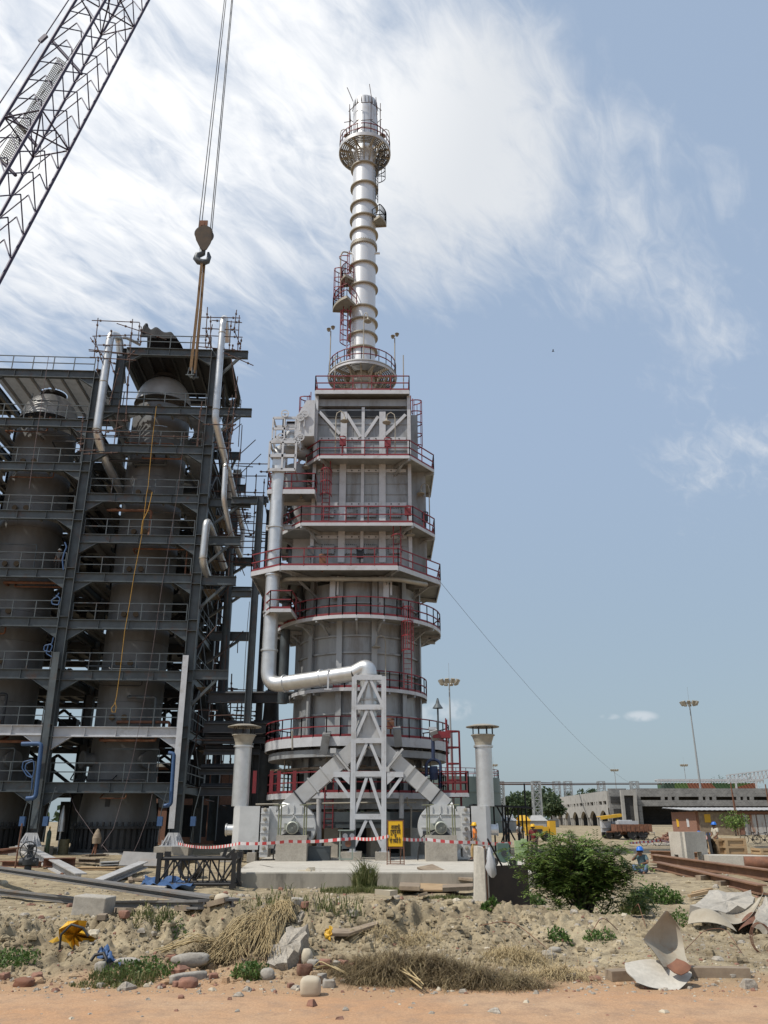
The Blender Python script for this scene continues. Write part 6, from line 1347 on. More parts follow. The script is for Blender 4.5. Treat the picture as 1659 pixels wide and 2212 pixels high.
# low pale boundary wall and huts between tank and arcade
a, b = P(1070, 1770, 130), P(1205, 1770, 145); m = MB(); m.bar((a.x, 130, 2.0), (b.x, 145, 2.0), .3, 1.1); m.bar((a.x, 129.9, 2.62), (b.x, 144.9, 2.62), .45, .14); tag(m.build('boundary_wall', M['plaster'], None), 'long low pale wall crossing below the trees and lattice towers', 'wall')
for xp, wd, mt, lb_ in ((1095, 2.2, 'tin', 'little pale hut roof left of the scaffold, far off'), (1130, 1.6, 'yellow', 'tiny yellow cabin far behind the two men'), (1160, 2.2, 'tin', 'little pale tent far off before the low pale wall')):
    c = P(xp, 1778, 118); z0 = hz_(c.x, 118); m = MB(); m.box((c.x, 118, z0+.6), (wd, 1.8, 1.2)); m.slab([(c.x-wd*.6, 117, z0+1.2), (c.x+wd*.6, 117, z0+1.2), (c.x+wd*.3, 118, z0+1.9), (c.x-wd*.3, 118, z0+1.9)], .05); m.slab([(c.x+wd*.6, 119, z0+1.2), (c.x-wd*.6, 119, z0+1.2), (c.x-wd*.3, 118, z0+1.9), (c.x+wd*.3, 118, z0+1.9)], .05); tag(m.build('hut', M[mt], None), lb_, 'hut')
# red shed
YS2 = 100.0; sh = thing('brick_shed', 'red brick shed with a tin roof and streaked doors before the long building', 'shed', (45, YS2, 1)); zr1 = P(1510, 1751, YS2).z
xa, xb, xc = P(1458, 1790, YS2+9).x, P(1511, 1790, YS2).x, P(1830, 1790, YS2).x; zb_ = hz_(xb, YS2)-.2
m = MB(); m.slab([(xb, YS2, zb_), (xa, YS2+9, zb_), (xa, YS2+9, zr1-.1), (xb, YS2, zr1-.1)], -.25); m.box(((xb+xc)/2, YS2+.15, (zb_+zr1)/2-.05), (xc-xb, .3, zr1-zb_-.1)); m.build('wall', M['brick'], sh)
m = MB(); 
n = 60; vs = []
for i in range(n+1):
    f = i/n; zz_ = .05*(i % 2); vs += [(xb-.9+(xc-xb+.9)*f, YS2-.7, zr1+.02+zz_), (xa-1.2+(xc-xa+1.2)*f, YS2+9.5, zr1+.45+zz_)]
m.add(vs, [(2*i, 2*i+2, 2*i+3, 2*i+1) for i in range(n)]); m.add([(x, y, z-.06) for x, y, z in vs], [(2*i+1, 2*i+3, 2*i+2, 2*i) for i in range(n)]); m.build('roof', M['tin'], sh)
for f in (.02, .34, .64, .98): p = Vector((xb, YS2, 0)).lerp(Vector((xa, YS2+9, 0)), f); m = MB(); m.box((p.x-.16, p.y-.05, (zb_+zr1)/2), (.16, .3, zr1-zb_-.1)); m.build('post', M['rust'], sh)
for f in (.3, .72): p = Vector((xb, YS2, 0)).lerp(Vector((xa, YS2+9, 0)), f); m = MB(); m.box((p.x-.2, p.y, zb_+1.5), (.15, .7, .9), R(22)); m.build('window', M['yellow'] if f > .5 else M['white'], sh)
def shx(r): return P(1272+r*.2333, 1790, YS2).x
m = MB(); m.box(((shx(1030)+shx(1390))/2, YS2-.05, (zb_+zr1)/2-.06), (shx(1390)-shx(1030), .1, zr1-zb_-.2)); m.build('shaded_wall_panel', M['oldwood'], sh)  # brown panel stands for the shaded stretch of the front wall
m = MB(); m.box(((shx(1070)+shx(1145))/2, YS2-.13, zb_+2.0), (shx(1130)-shx(1075), .08, .9)); m.build('window', M['yellow'], sh)
for a, b in ((1440, 1495), (1497, 1560), (1565, 1640), (1642, 1700)): m = MB(); m.box(((shx(a)+shx(b))/2, YS2-.06, (zb_+zr1)/2-.2), (shx(b)-shx(a)-.08, .1, zr1-zb_-.5)); m.build('door', M['tinrust'], sh)
c = P(1586, 1776, 97); tree((c.x, 97), 2.5, 3.6, 'leafy small tree growing against the red shed front', 700, 61, .28, mt='leaf', group=None)
for xp, yt, Y in ((1578, 1690, 99), (1653, 1694, 99)):
    q = P(xp, yt, Y); m = MB(); m.tube((q.x, Y, hz_(q.x, Y)), (q.x, Y, q.z), .07, 6); m.tube((q.x+.3, Y, hz_(q.x, Y)), (q.x, Y, q.z), .05, 6); tag(m.build('rusty_pole', M['rust'], None), 'thin rusty pole rising in front of the red shed, the %s one' % ('left' if xp < 1600 else 'right'), 'pole', 'poles by the shed')
# scaffold deck beside the right vent pipe
sd_ = thing('scaffold_platform', 'dark scaffold platform on thin legs to the right of the right vent pipe', 'scaffold', P(1090, 1790, 52)); m = MB(); a, b = P(1020, 1738, 52), P(1150, 1746, 52)
for k in range(5): m.bar(a+Vector((0, k*.5, 0)), b+Vector((0, k*.5, .03*k)), .42, .07)
m.build('plank_deck', M['black'], sd_)
for k, f in enumerate((.12, .3, .42, .5, .58, .66, .76, .86, .97)):
    p = a.lerp(b, f)+Vector((0, (k % 3)*.9, 0)); m = MB(); m.tube((p.x, p.y, .5), (p.x, p.y, p.z+(1.5 if k in (2, 8) else .1)), .05, 6); m.build('scaffold_pole', M['black'], sd_)
for f0, f1 in ((.42, .8), (.7, .4)): p, q = a.lerp(b, f0), a.lerp(b, f1); m = MB(); m.tube((p.x, p.y+.3, p.z), (q.x, q.y+.3, .55), .05, 6); m.build('scaffold_pole', M['black'], sd_)
# compressor, tractor and trailer
YG2 = 82.0; a, b = P(1137, 1806, YG2), P(1200, 1783, YG2); z0 = hz_(a.x, YG2); cm2 = thing('compressor', 'yellow wheeled compressor with a raised yellow tail, behind the red-shirted man', 'compressor', ((a.x+b.x)/2, YG2, z0)); L_ = b.x-a.x
m = MB(); m.box((a.x+L_*.36, YG2, z0+.85), (L_*.72, 1.4, .8)); m.box((a.x+L_*.3, YG2-.02, z0+1.3), (L_*.5, 1.2, .12)); m.build('body', M['yellow'], cm2); m = MB(); m.box((a.x+L_*.86, YG2, z0+1.15), (L_*.2, 1.3, 1.25)); m.build('tail_box', M['yellow'], cm2); m = MB(); m.box((a.x+L_*.3, YG2-.72, z0+.85), (L_*.4, .04, .42)); m.build('grille', M['dark'], cm2)
def wheel(m, c, r, wd, ax='Y'): m.lathe([(.02, -wd*.4), (r*.55, -wd*.4), (r*.62, -wd*.5), (r*.95, -wd*.5), (r, -wd*.3), (r, wd*.3), (r*.95, wd*.5), (r*.62, wd*.5), (r*.55, wd*.4), (.02, wd*.4)], c, 20, Matrix.Rotation(R(90), 3, 'X'))
for x in (.2, .65): m = MB(); wheel(m, (a.x+L_*x, YG2-.72, z0+.36), .36, .2); wheel(m, (a.x+L_*x, YG2+.72, z0+.36), .36, .2); m.build('wheel', M['black'], cm2)
YT = 88.0
def tpos(k): q = P(*vK(*k), YT); return q
c0 = tpos((1060, 560)); z0 = hz_(c0.x, YT); tr = thing('tractor', 'small pale tractor under a yellow canopy, hitched in front of the trailer', 'tractor', (c0.x, YT, z0)); xl_, xr_ = tpos((1030, 500)).x, tpos((1150, 500)).x; zc = tpos((1080, 428)).z
m = MB(); m.slab([(xl_-.5, YT-.8, zc-.25), (xr_, YT-.8, zc), (xr_, YT+.8, zc), (xl_-.5, YT+.8, zc-.25)], .07); m.slab([(xl_-.5, YT-.82, zc-.5), (xr_, YT-.82, zc-.22), (xr_, YT-.82, zc), (xl_-.5, YT-.82, zc-.25)], .03); m.build('canopy', M['yellow'], tr)
for x in (xl_+.6, xr_-.2):
    for y in (-.7, .7): m = MB(); m.bar((x, YT+y, z0+1.2), (x, YT+y, zc-.02), .07); m.build('canopy_post', M['dark'], tr)
m = MB(); m.box((xl_+.55, YT, z0+1.35), (1.7, .7, .65)); m.box((xl_+.9, YT, z0+.85), (2.4, .5, .4)); m.build('bonnet', M['white'], tr); m = MB(); m.box((xr_-.9, YT, z0+1.35), (.7, .6, .15)); m.box((xr_-.6, YT, z0+1.65), (.12, .6, .6)); m.build('seat', M['dark'], tr); m = MB(); m.lathe([(.2, 0), (.24, .0), (.24, .04), (.2, .04), (.2, 0)], (xl_+1.75, YT, z0+1.8), 14, Matrix.Rotation(R(35), 3, 'Y')); m.build('steering_wheel', M['black'], tr)
for x, r_ in ((xl_+.3, .42), (xr_-.7, .72)):
    for y in (-.75, .75): m = MB(); wheel(m, (x, YT+y, z0+r_), r_, .35); m.build('wheel', M['black'], tr)
x0, x1 = tpos((1062, 560)).x, tpos((1303, 560)).x; YT = 85.6; z1, z2_ = tpos((1200, 552)).z, tpos((1200, 503)).z; tl = thing('trailer', 'long rusty brown farm trailer behind the canopied tractor', 'trailer', ((x0+x1)/2, YT, z0)); m = MB()
m.box(((x0+x1)/2, YT, z1+.06), (x1-x0, 2.0, .12))
for y in (-1.0, 1.0): m.box(((x0+x1)/2, YT+y, (z1+z2_)/2+.06), (x1-x0, .06, z2_-z1))
for x in (x0, x1): m.box((x, YT, (z1+z2_)/2+.06), (.06, 1.94, z2_-z1))
for k in range(9): m.box((x0+(x1-x0)*k/8, YT-1.05, (z1+z2_)/2), (.07, .05, z2_-z1+.1))
m.build('load_bed', M['rust'], tl)
for x in (x1-.9, x1-1.9):
    for y in (-.85, .85): m = MB(); wheel(m, (x, YT+y, z0+.5), .5, .28); m.build('wheel', M['black'], tl)
m = MB(); m.bar((x0, YT, z1), (x0-.8, YT, z0+.7), .12); m.bar((x0+.6, YT, z1-.15), (x1, YT, z1-.15), .3, .2); m.build('drawbar', M['rust'], tl)
q = tpos((1195, 488)); m = MB(); m.box((q.x, YT, z1+.55), (1.9, 1.2, .9)); m.box((q.x-.2, YT, z1+1.03), (1.2, 1.0, .12)); tag(m.build('white_sacks', M['white'], None), 'block of white sacks loaded on the rusty trailer', 'sacks')
# bicycles
def bicycle(label):
    t = thing('bicycle', label, 'bicycle', (0, 0, 0), group='black bicycles in the yard')
    for x in (-.55, .55):
        m = MB(); m.path([(x+.345*math.cos(2*PI*k/24), 0, .345+.345*math.sin(2*PI*k/24)) for k in range(24)], .024, 6, closed=True)
        for k in range(12): a = PI*k/6; m.tube((x, 0, .345), (x+.33*math.cos(a), 0, .345+.33*math.sin(a)), .004, 3, cap=False)
        m.tube((x, -.05, .345), (x, .05, .345), .03, 8); m.build('wheel', M['black'], t)
    m = MB(); bb = (-.1, 0, .3); st = (-.25, 0, .82); hd = (.38, 0, .85); hd2 = (.41, 0, .7)
    for p, q in ((bb, st), (st, hd), (bb, hd2), (bb, (-.55, 0, .345)), (st, (-.55, 0, .345)), (hd, hd2), (hd2, (.55, 0, .345)), ((.36, 0, .85), (.34, 0, 1.0))): m.tube(p, q, .02, 6)
    m.lathe([(.0, .01), (.1, .01), (.1, -.01), (0, -.01)], bb, 14, Matrix.Rotation(R(90), 3, 'X')); m.build('frame', M['black'], t)
    m = MB(); m.box((-.27, 0, .9), (.26, .17, .07)); m.tube((-.25, 0, .82), (-.27, 0, .88), .02, 6); m.build('saddle', M['black'], t); m = MB(); m.path([(.2, -.28, .98), (.34, -.2, 1.02), (.34, .2, 1.02), (.2, .28, .98)], .018, 6, bend=.08); m.build('handlebar', M['galv'], t)
    m = MB(); m.box((-.62, 0, .72), (.42, .16, .03)); m.tube((-.75, .07, .72), (-.55, .07, .36), .01, 4); m.build('carrier', M['black'], t); return t
def gy(x, y): return hz_(x, y)
bk = bicycle('black bicycle standing in the open yard right of the trailer'); q = P(*vK(1368, 640), 70); bk.location = (q.x, 70, gy(q.x, 70)); bk.rotation_euler = (R(4), 0, R(4))
q = P(*vR(1500, 760), 76); dup(bk, (q.x, 76, gy(q.x, 76)), R(150), 'black bicycle leaning by the streaked shed doors, the left one'); q = P(*vR(1610, 760), 75); dup(bk, (q.x, 75, gy(q.x, 75)), R(172), 'black bicycle parked at the right frame edge by the shed doors')
# brick heap, gravel heap
def heap(c, rx_, ry, h, n, mt, label, cat, bs=(.24, .12, .08), name='brick_heap', seed=1):
    r = random.Random(seed); m = MB(); z0 = hz_(c[0], c[1])
    for k in range(n):
        a = r.uniform(0, 2*PI); d = math.sqrt(r.random()); z = h*(1-d)*r.uniform(.5, 1); m.box((c[0]+rx_*d*math.cos(a), c[1]+ry*d*math.sin(a), z0+z+.03), bs, Matrix.Rotation(r.uniform(0, PI), 3, 'Z') @ Matrix.Rotation(r.uniform(-.7, .7), 3, 'X'))
    o = tag(m.build(name, mt if not isinstance(mt, str) else M[mt], None), label, cat)
    if name == 'gravel_spread': o['kind'] = 'stuff'
    return o
c = P(1446, 1805, 80); heap((c.x, 80), 1.5, 1.2, .85, 420, 'brick', 'heap of red bricks beside the left corner of the shed', 'brick heap')
c = P(1442, 1820, 72); heap((c.x, 72), 1.9, 1.0, .18, 300, 'conc', 'thin spread of pale gravel right of the bicycle', 'gravel', (.12, .1, .09), 'gravel_spread', 2)
# concrete wall piece, low wall, crates, rusty girders
a = P(1459, 1867, 40.0); b = P(1484, 1868, 39.0); c = P(1531, 1876, 39.8); z0 = .42; zt_ = P(1480, 1797, 39).z
wp = thing('concrete_wall_piece', 'square cast concrete corner with bottom notches standing right of the seated man', 'concrete block', (b.x, 39, z0)); m = MB()
A, B, Cc = Vector((a.x, a.y, 0)), Vector((b.x, b.y, 0)), Vector((c.x, c.y, 0)); dA = (A-B).normalized(); dC = (Cc-B).normalized(); LA, LC = (A-B).length, (Cc-B).length
def wpbox(o, d, s0, s1, z0_, z1_): p = o+d*((s0+s1)/2); m.box((p.x, p.y+.12, (z0_+z1_)/2), (s1-s0, .24, z1_-z0_), math.atan2(d.y, d.x))
wpbox(B, dA, .0, LA*.35, z0, zt_-.003); wpbox(B, dA, LA*.35, LA*.7, z0+.5, zt_-.003); wpbox(B, dA, LA*.7, LA, z0, zt_-.003)
wpbox(B, dC, .0, LC*.34, z0, zt_); wpbox(B, dC, LC*.34, LC*.7, z0+.62, zt_); wpbox(B, dC, LC*.7, LC, z0, zt_); m.build('shell', M['conc_light'], wp)
m = MB(); q = P(*vR(1140, 860), 41); m.slab([(q.x-.3, 40.4, .45), (q.x+.35, 41.4, .45), (q.x+.0, 41.4, 1.75), (q.x-.35, 40.5, 1.85)], .12); tag(m.build('dark_board', M['dark'], None), 'dark board leaning behind the concrete corner piece', 'board')
a, b = P(1531, 1850, 38.9), P(1760, 1856, 38.0); m = MB(); m.bar((a.x, 39.4, .55), (b.x+2, 38.6, .5), 1.4, .75); tag(m.build('concrete_kerb_wall', M['conc_light'], None), 'low pale concrete wall running right from the concrete corner piece', 'low wall')
def crate(x0p, x1p, yt, yb, Y, label, rz=.0):
    a, b = P(x0p, yb, Y), P(x1p, yt, Y); w_, h_ = b.x-a.x, b.z-a.z; cx = (a.x+b.x)/2; t = thing('wooden_crate', label, 'crate', (cx, Y+.5, a.z), group='timber crates by the low wall'); m = MB(); d_ = .8
    m.box((cx, Y+.5, a.z+h_/2), (w_-.06, d_-.06, h_-.06), rz); m.build('box', M['wood'], t); Rz = Matrix.Rotation(rz, 3, 'Z'); cz = Vector((cx, Y+.5, a.z+h_/2)); bs = []
    for s in (-1, 1):
        for y in (-1, 1): bs.append((Vector((s*(w_/2-.05), y*(d_/2-.02), 0)), (.12, .1, h_)))
    for z in (.06, .5, .94): bs += [(Vector((0, -d_/2, h_*(z-.5))), (w_, .05, .1)), (Vector((-w_/2, 0, h_*(z-.5))), (.05, d_, .1))]
    for p, dd in bs: m = MB(); m.box(cz+Rz @ p, dd, rz); m.build('batten', M['wood'], t)
    return t
zz_ = crate(1550, 1573, 1813, 1847, 40.6, 'smaller plain timber crate, left of the bigger battened crate', .1); crate(1574, 1612, 1811, 1849, 40.2, 'bigger battened timber crate standing on the low pale wall', -.05); crate(1645, 1668, 1834, 1854, 39.2, 'low timber crate cut by the right frame edge', .1)
m = MB(); c = P(1590, 1835, 44.5); n = 24; pr = [(1.5*math.cos(a)*1.0, 1.0*math.sin(a)) for a in [2*PI*k/n for k in range(n)]]; z0 = hz_(c.x, 44.5); m.lathe([(1.6, z0-.1), (1.1, z0+.5), (.5, z0+.95), (.05, z0+1.1)], (c.x, 44.5, 0), 20, sharp=False); tag(m.build('sand_heap', M['soil'], None), 'pale sand heap behind the two timber crates', 'sand heap')
def girder(p0, p1, h, wd, label, mt='girder', name='steel_girder', cat='girder', lift=None, group=None):
    m = MB(); m.ibeam(p0, p1, h, wd, .04, .03); 
    o = tag(m.build(name, M[mt], None), label, cat, group); return o
a = G(1412, 1868); b = G(1700, 1925); girder(Vector((a.x, a.y, a.z+.28)), Vector((b.x+.6, b.y, b.z+.32)), .36, .34, 'upper rusty steel girder running from the seated man to the right edge', group='rusty girders')
a = G(1432, 1882); b = G(1650, 1938); girder(Vector((a.x-.2, a.y, a.z+.22)), Vector((b.x, b.y, b.z+.2)), .28, .3, 'lower rusty steel girder lying in front of the upper one', group='rusty girders'); a = G(1410, 1862); girder(Vector((a.x+.2, a.y+.8, a.z+.3)), Vector((a.x+6.4, a.y-6.5, .72)), .4, .3, 'rearmost rusty steel girder of the pile, mostly hidden', group='rusty girders')
for (xp, yp), lb_ in ((vR(1130, 1160), 'first timber bearer under the middle of the rusty girders'), (vR(1320, 1215), 'second timber bearer under the near end of the rusty girders'), (vR(640, 1075), 'timber bearer beside the seated man under the rusty girders')):
    g = G(xp, yp); m = MB(); m.box((g.x, g.y+.3, g.z+.07), (.9, .22, .16), .5); tag(m.build('timber_bearer', M['oldwood'], None), lb_, 'timber', 'bearers under the girders')
# winches
def winch(c, mt, label, k):
    z0 = hz_(c[0], c[1]) if c[1] < 33 or c[0] > 6.5 else .545; t = thing('winch', label, 'winch', (c[0], c[1], z0)); b = Vector((c[0], c[1], z0)); m = MB()
    if k == 0:
        m.lathe([(.0, -.22), (.26, -.22), (.29, -.18), (.29, .18), (.26, .22), (0, .22)], b+Vector((0, 0, .42)), 18, Matrix.Rotation(R(90), 3, 'X')); m.box(b+Vector((0, 0, .75)), (.5, .45, .3)); m.build('gearbox', M[mt], t); m = MB(); m.lathe([(0, .3), (.12, .3), (.12, .24)], b+Vector((0, 0, .5)), 12, Matrix.Rotation(R(90), 3, 'X')); m.build('hub', M['dark'], t)
        for s in (-.38, .38): m = MB(); wheel(m, b+Vector((s, 0, .16)), .16, .1); m.build('wheel', M['black'], t)
    else:
        m.box(b+Vector((0, 0, .82)), (.5, .4, .36)); m.box(b+Vector((-.04, .0, .48)), (.42, .4, .34)); m.box(b+Vector((.14, -.02, 1.02)), (.2, .3, .1)); m.build('gearbox', M[mt], t)
        for s in (-.24, .24): m = MB(); m.bar(b+Vector((s, -.15, 0)), b+Vector((s*.8, -.1, .7)), .06); m.bar(b+Vector((s, .2, 0)), b+Vector((s*.8, .15, .7)), .06); m.build('leg', M[mt], t)
        m = MB(); m.lathe([(0, .03), (.07, .03), (.07, 0)], b+Vector((.05, -.2, .84)), 10, Matrix.Rotation(R(90), 3, 'X')); m.build('hub', M['dark'], t)
M['wg'] = mat('winch_green', (.07, .12, .10), .55); M['wg2'] = mat('pale_green_paint', (.30, .40, .20), .6)
q = P(1088, 1868, 37.5); winch((q.x, 37.5), 'wg', 'dark green wheeled winch standing just right of the white bag', 0); q = P(1127, 1866, 37.8); winch((q.x, 37.8), 'wg2', 'pale green winch on legs at the left edge of the bush', 1)
# concrete post wall with dark plate, sticks and bag
a, b = P(1024, 1940, 23.0), P(1050, 1940, 22.75); zb0 = .1; ztp = P(1037, 1827, 22.9).z
pw = thing('concrete_post', 'pale upright concrete slab post in front of the apron, left of the bush', 'concrete post', (a.x, 23, .2)); m = MB(); m.slab([(a.x-.03, 23.0, zb0), (b.x, 22.8, zb0), (b.x, 22.8, ztp-.07), (b.x-.16, 22.85, ztp-.01), (a.x+.04, 23.0, ztp)], -.22); m.build('slab', M['conc_light'], pw)
dp = thing('dark_steel_plate', 'dark rusty steel plate standing on edge between the concrete post and the bush', 'plate', (b.x+.6, 23.2, .2)); q1 = P(1140, 1868, 24.2); m = MB(); m.slab([(b.x+.03, 22.95, .15), (q1.x, 24.2, .2), (q1.x, 24.2, q1.z), (b.x+.03, 22.95, P(1056, 1871, 22.9).z)], -.04); m.build('plate', mat('dark_rust', (.055, .04, .03), .9, 0, (.03, .024, .02), 2, .8), dp); m = MB(); m.bar((b.x+.05, 22.9, .1), (b.x+.02, 22.9, ztp+.0), .06, .1); m.build('edge_angle', M['rust'], dp)
q0, q1 = P(1053, 1812, 22.7), P(1085, 1872, 23.2); m = MB(); m.tube(q0, q1, .025, 6); tag(m.build('dark_stick', M['black'], None), 'dark stick slanting behind the white bag on the concrete post', 'stick'); m = MB(); m.tube(P(1075, 1835, 23.4), P(1068, 1860, 23.2), .012, 5)
q = P(1060, 1850, 22.6); r = random.Random(4); m = MB(); n = 14; vs = []
zz2 = [(-.02, .22), (.06, .12), (.10, -.05), (.14, -.25), (.10, -.42), (.02, -.5)]
for w_, dz in zz2:
    for k in range(n): a = 2*PI*k/n; rad = (abs(w_)+.015)*(1+.35*math.sin(k*2.4+dz*9)); vs.append(q+Vector((rad*math.cos(a)*.8+.12*(-.1-dz)*.5, rad*math.sin(a)*.5, dz)))
m.add(vs, [(i*n+k, i*n+(k+1) % n, (i+1)*n+(k+1) % n, (i+1)*n+k) for i in range(len(zz2)-1) for k in range(n)], True); tag(m.build('plastic_bag', M['white'], None), 'crumpled white plastic bag hanging from the stick by the concrete post', 'bag')
# fine wire from tower to the far right
m = MB(); a, b = P(945, 1250, 47), P(1415, 1708, 190); pts = [];
for k in range(25): f = k/24; p = a.lerp(b, f); p.z -= 5.5*4*f*(1-f)*.6; pts.append(p)
m.path(pts, .011, 5); tag(m.build('stay_wire', M['wire'], None), 'single thin wire sagging from the furnace railing across the sky to the right', 'wire')
# bird
q = P(1195, 759, 120); m = MB(); q = q*2.2; q.z -= 1.2*CAMZ; m.lathe([(.02, -.5), (.13, -.2), (.15, .1), (.08, .35), (.02, .5)], q, 8, Matrix.Rotation(R(90), 3, 'Y')); m.add([q+Vector((.1, 0, 0)), q+Vector((-.3, 0, 0)), q+Vector((-.35, -1.0, .35)), q+Vector((.05, -.8, .35))], [(0, 1, 2, 3)]); m.add([q+Vector((.1, 0, 0)), q+Vector((-.3, 0, 0)), q+Vector((-.35, 1.0, .35)), q+Vector((.05, .8, .35))], [(3, 2, 1, 0)]); tag(m.build('bird', M['black'], None), 'tiny dark bird flying alone in the blue sky', 'bird')
# ------------------------------------------------------------------ people
M['skin'] = mat('brown_skin', (.18, .09, .05), .6, 0, (.14, .07, .04), 8, .4); M['hair'] = mat('black_hair', (.012, .01, .009), .6)
def skinmesh(name, V, E, par, mt, sub=2):
    me = bpy.data.meshes.new(name); me.from_pydata([v[0] for v in V], [], []); me.edges.add(len(E)); me.edges.foreach_set('vertices', [i for e in E for i in e]); me.update()
    o = bpy.data.objects.new(name, me); COL.objects.link(o); s = o.modifiers.new('Skin', 'SKIN'); u = o.modifiers.new('Sub', 'SUBSURF'); u.levels = u.render_levels = sub
    for i, v in enumerate(V):
        sv = me.skin_vertices[0].data[i]; sv.radius = (v[1], v[2] if len(v) > 2 else v[1]); sv.use_root = (i == 0)
    bpy.context.view_layer.update(); ev = o.evaluated_get(bpy.context.evaluated_depsgraph_get()); nm = bpy.data.meshes.new_from_object(ev); bpy.data.objects.remove(o)
    nm.materials.clear(); nm.materials.append(mt); nm.polygons.foreach_set('use_smooth', [True]*len(nm.polygons)); n = bpy.data.objects.new(name, nm); COL.objects.link(n); n.parent = par; return n
STAND = dict(pel=(0, 0, .93), sp=(0, .01, 1.13), ch=(0, 0, 1.33), nk=(0, .01, 1.46), hd=(0, .03, 1.55), tp=(0, .02, 1.64), hl=(-.09, 0, .87), kl=(-.11, .04, .48), al=(-.12, -.03, .09), tl=(-.13, .14, .03), hr=(.09, 0, .87), kr=(.11, .02, .48), ar=(.12, -.06, .09), tr=(.13, .11, .03), sl=(-.17, 0, 1.40), el=(-.23, -.03, 1.13), wl=(-.22, .08, .90), sr=(.17, 0, 1.40), er=(.23, -.03, 1.13), wr=(.22, .08, .90))
def person(label, loc, rz, shirt, trous, helm=None, pose=None, scale=1.0, group=None):
    J = dict(STAND); J.update(pose or {}); J = {k: Vector(v)*scale for k, v in J.items()}; t = thing('person', label, 'person', (0, 0, 0), group=group); S = scale
    V = [(J['pel'], .10*S, .09*S), (J['sp'], .10*S, .085*S), (J['ch'], .125*S, .09*S), (J['nk'], .05*S), (J['hd'], .082*S, .092*S), (J['tp'], .062*S, .07*S)]; E = [(0, 1), (1, 2), (2, 3), (3, 4), (4, 5)]
    fc = (J['hd']-J['nk']); fwd = Vector((0, 1, 0)) if 'fwd' not in J else J['fwd'].normalized()
    V.append((J['hd']+fwd*.10*S-Vector((0, 0, .015*S)), .018*S)); E.append((4, 6))
    for s in ('l', 'r'):
        b = len(V); V += [(J['h'+s], .085*S), (J['k'+s], .058*S), (J['a'+s], .040*S), (J['t'+s], .034*S)]; E += [(0, b), (b, b+1), (b+1, b+2), (b+2, b+3)]
        b = len(V); V += [(J['s'+s], .058*S), (J['e'+s], .042*S), (J['w'+s], .030*S)]; E += [(2, b), (b, b+1), (b+1, b+2)]
        d = (J['w'+s]-J['e'+s]).normalized(); sd = d.cross(Vector((0, 0, 1))); sd = sd.normalized() if sd.length > .1 else Vector((0, 1, 0)); pm = len(V); V.append((J['w'+s]+d*.07*S, .032*S, .022*S)); E.append((b+2, pm))
        for k in range(4):
            f0 = len(V); o = (k-1.5)*.019*S; V += [(J['w'+s]+d*.11*S+sd*o, .009*S), (J['w'+s]+d*(.15+.015*(1-abs(k-1.3)))*S+sd*o*1.1+Vector((0, .015, 0))*S, .008*S)]; E += [(pm, f0), (f0, f0+1)]
        f0 = len(V); V += [(J['w'+s]+d*.05*S+sd*.045*S, .010*S), (J['w'+s]+d*.09*S+sd*.06*S, .009*S)]; E += [(pm, f0), (f0, f0+1)]
    body = skinmesh('body', V, E, t, M['skin'])
    V = [(J['sp'].lerp(J['pel'], .75), .128*S, .112*S), (J['sp'], .125*S, .105*S), (J['ch'], .15*S, .11*S), (J['nk'].lerp(J['ch'], .5), .09*S, .075*S)]; E = [(0, 1), (1, 2), (2, 3)]
    for s in ('l', 'r'): b = len(V); V += [(J['s'+s], .076*S), (J['s'+s].lerp(J['e'+s], .75), .064*S)]; E += [(2, b), (b, b+1)]
    skinmesh('shirt', V, E, t, shirt)
    V = [(J['pel']+Vector((0, 0, .03*S)), .118*S, .105*S)]; E = []
    for s in ('l', 'r'): b = len(V); V += [(J['h'+s], .103*S), (J['k'+s], .078*S), (J['k'+s].lerp(J['a'+s], .85), .066*S)]; E += [(0, b), (b, b+1), (b+1, b+2)]
    skinmesh('trousers', V, E, t, trous)
    m = MB(); q = (J['hd'].lerp(J['tp'], .65)); m.lathe([(.105*S, -.06*S), (.108*S, 0), (.09*S, .055*S), (.05*S, .085*S), (.0, .092*S)], q-fwd*.012*S, 14, sharp=False); m.build('hair', M['hair'], t)
    for s in (-1, 1):
        m = MB(); e = fwd.cross(Vector((0, 0, 1))); p = J['hd']+fwd*.088*S+e*s*.034*S+Vector((0, 0, .02*S)); m.lathe([(0, .012*S), (.010*S, .006*S), (.012*S, 0), (0, -.012*S)], p, 8); m.build('eye', M['hair'], t)
        m = MB(); p = J['hd']+e*s*.092*S; m.box(p, (.03*S, .045*S, .06*S)); m.build('ear', M['skin'], t)
    m = MB(); p = J['hd']+fwd*.088*S-Vector((0, 0, .05*S)); m.box(p, (.05*S, .02*S, .012*S)); m.build('mouth', M['brick'], t)
    if helm:
        m = MB(); q = J['hd'].lerp(J['tp'], .55); m.lathe([(.135*S, -.01*S), (.14*S, .0), (.128*S, .015*S), (.122*S, .06*S), (.09*S, .12*S), (.04*S, .142*S), (0, .145*S)], q, 20, sharp=False)
        m.slab([q+fwd*.1*S+fwd.cross(Vector((0, 0, 1)))*(-.1)*S, q+fwd*.1*S+fwd.cross(Vector((0, 0, 1)))*.1*S, q+fwd*.2*S+fwd.cross(Vector((0, 0, 1)))*.06*S, q+fwd*.2*S-fwd.cross(Vector((0, 0, 1)))*.06*S], .012*S); m.bar(q+fwd*.1*S+Vector((0, 0, .1*S)), q-fwd*.1*S+Vector((0, 0, .1*S)), .03*S, .09*S); m.build('helmet', helm, t)
    for s in ('l', 'r'): m = MB(); m.path([J['a'+s]-Vector((0, .05*S, .03*S))+Vector((0, 0, -.02*S)), J['a'+s].lerp(J['t'+s], .6)-Vector((0, 0, .02*S)), J['t'+s]+Vector((0, .05*S, -.0))], [.048*S, .05*S, .036*S], 8); m.build('shoe', M['black'], t)
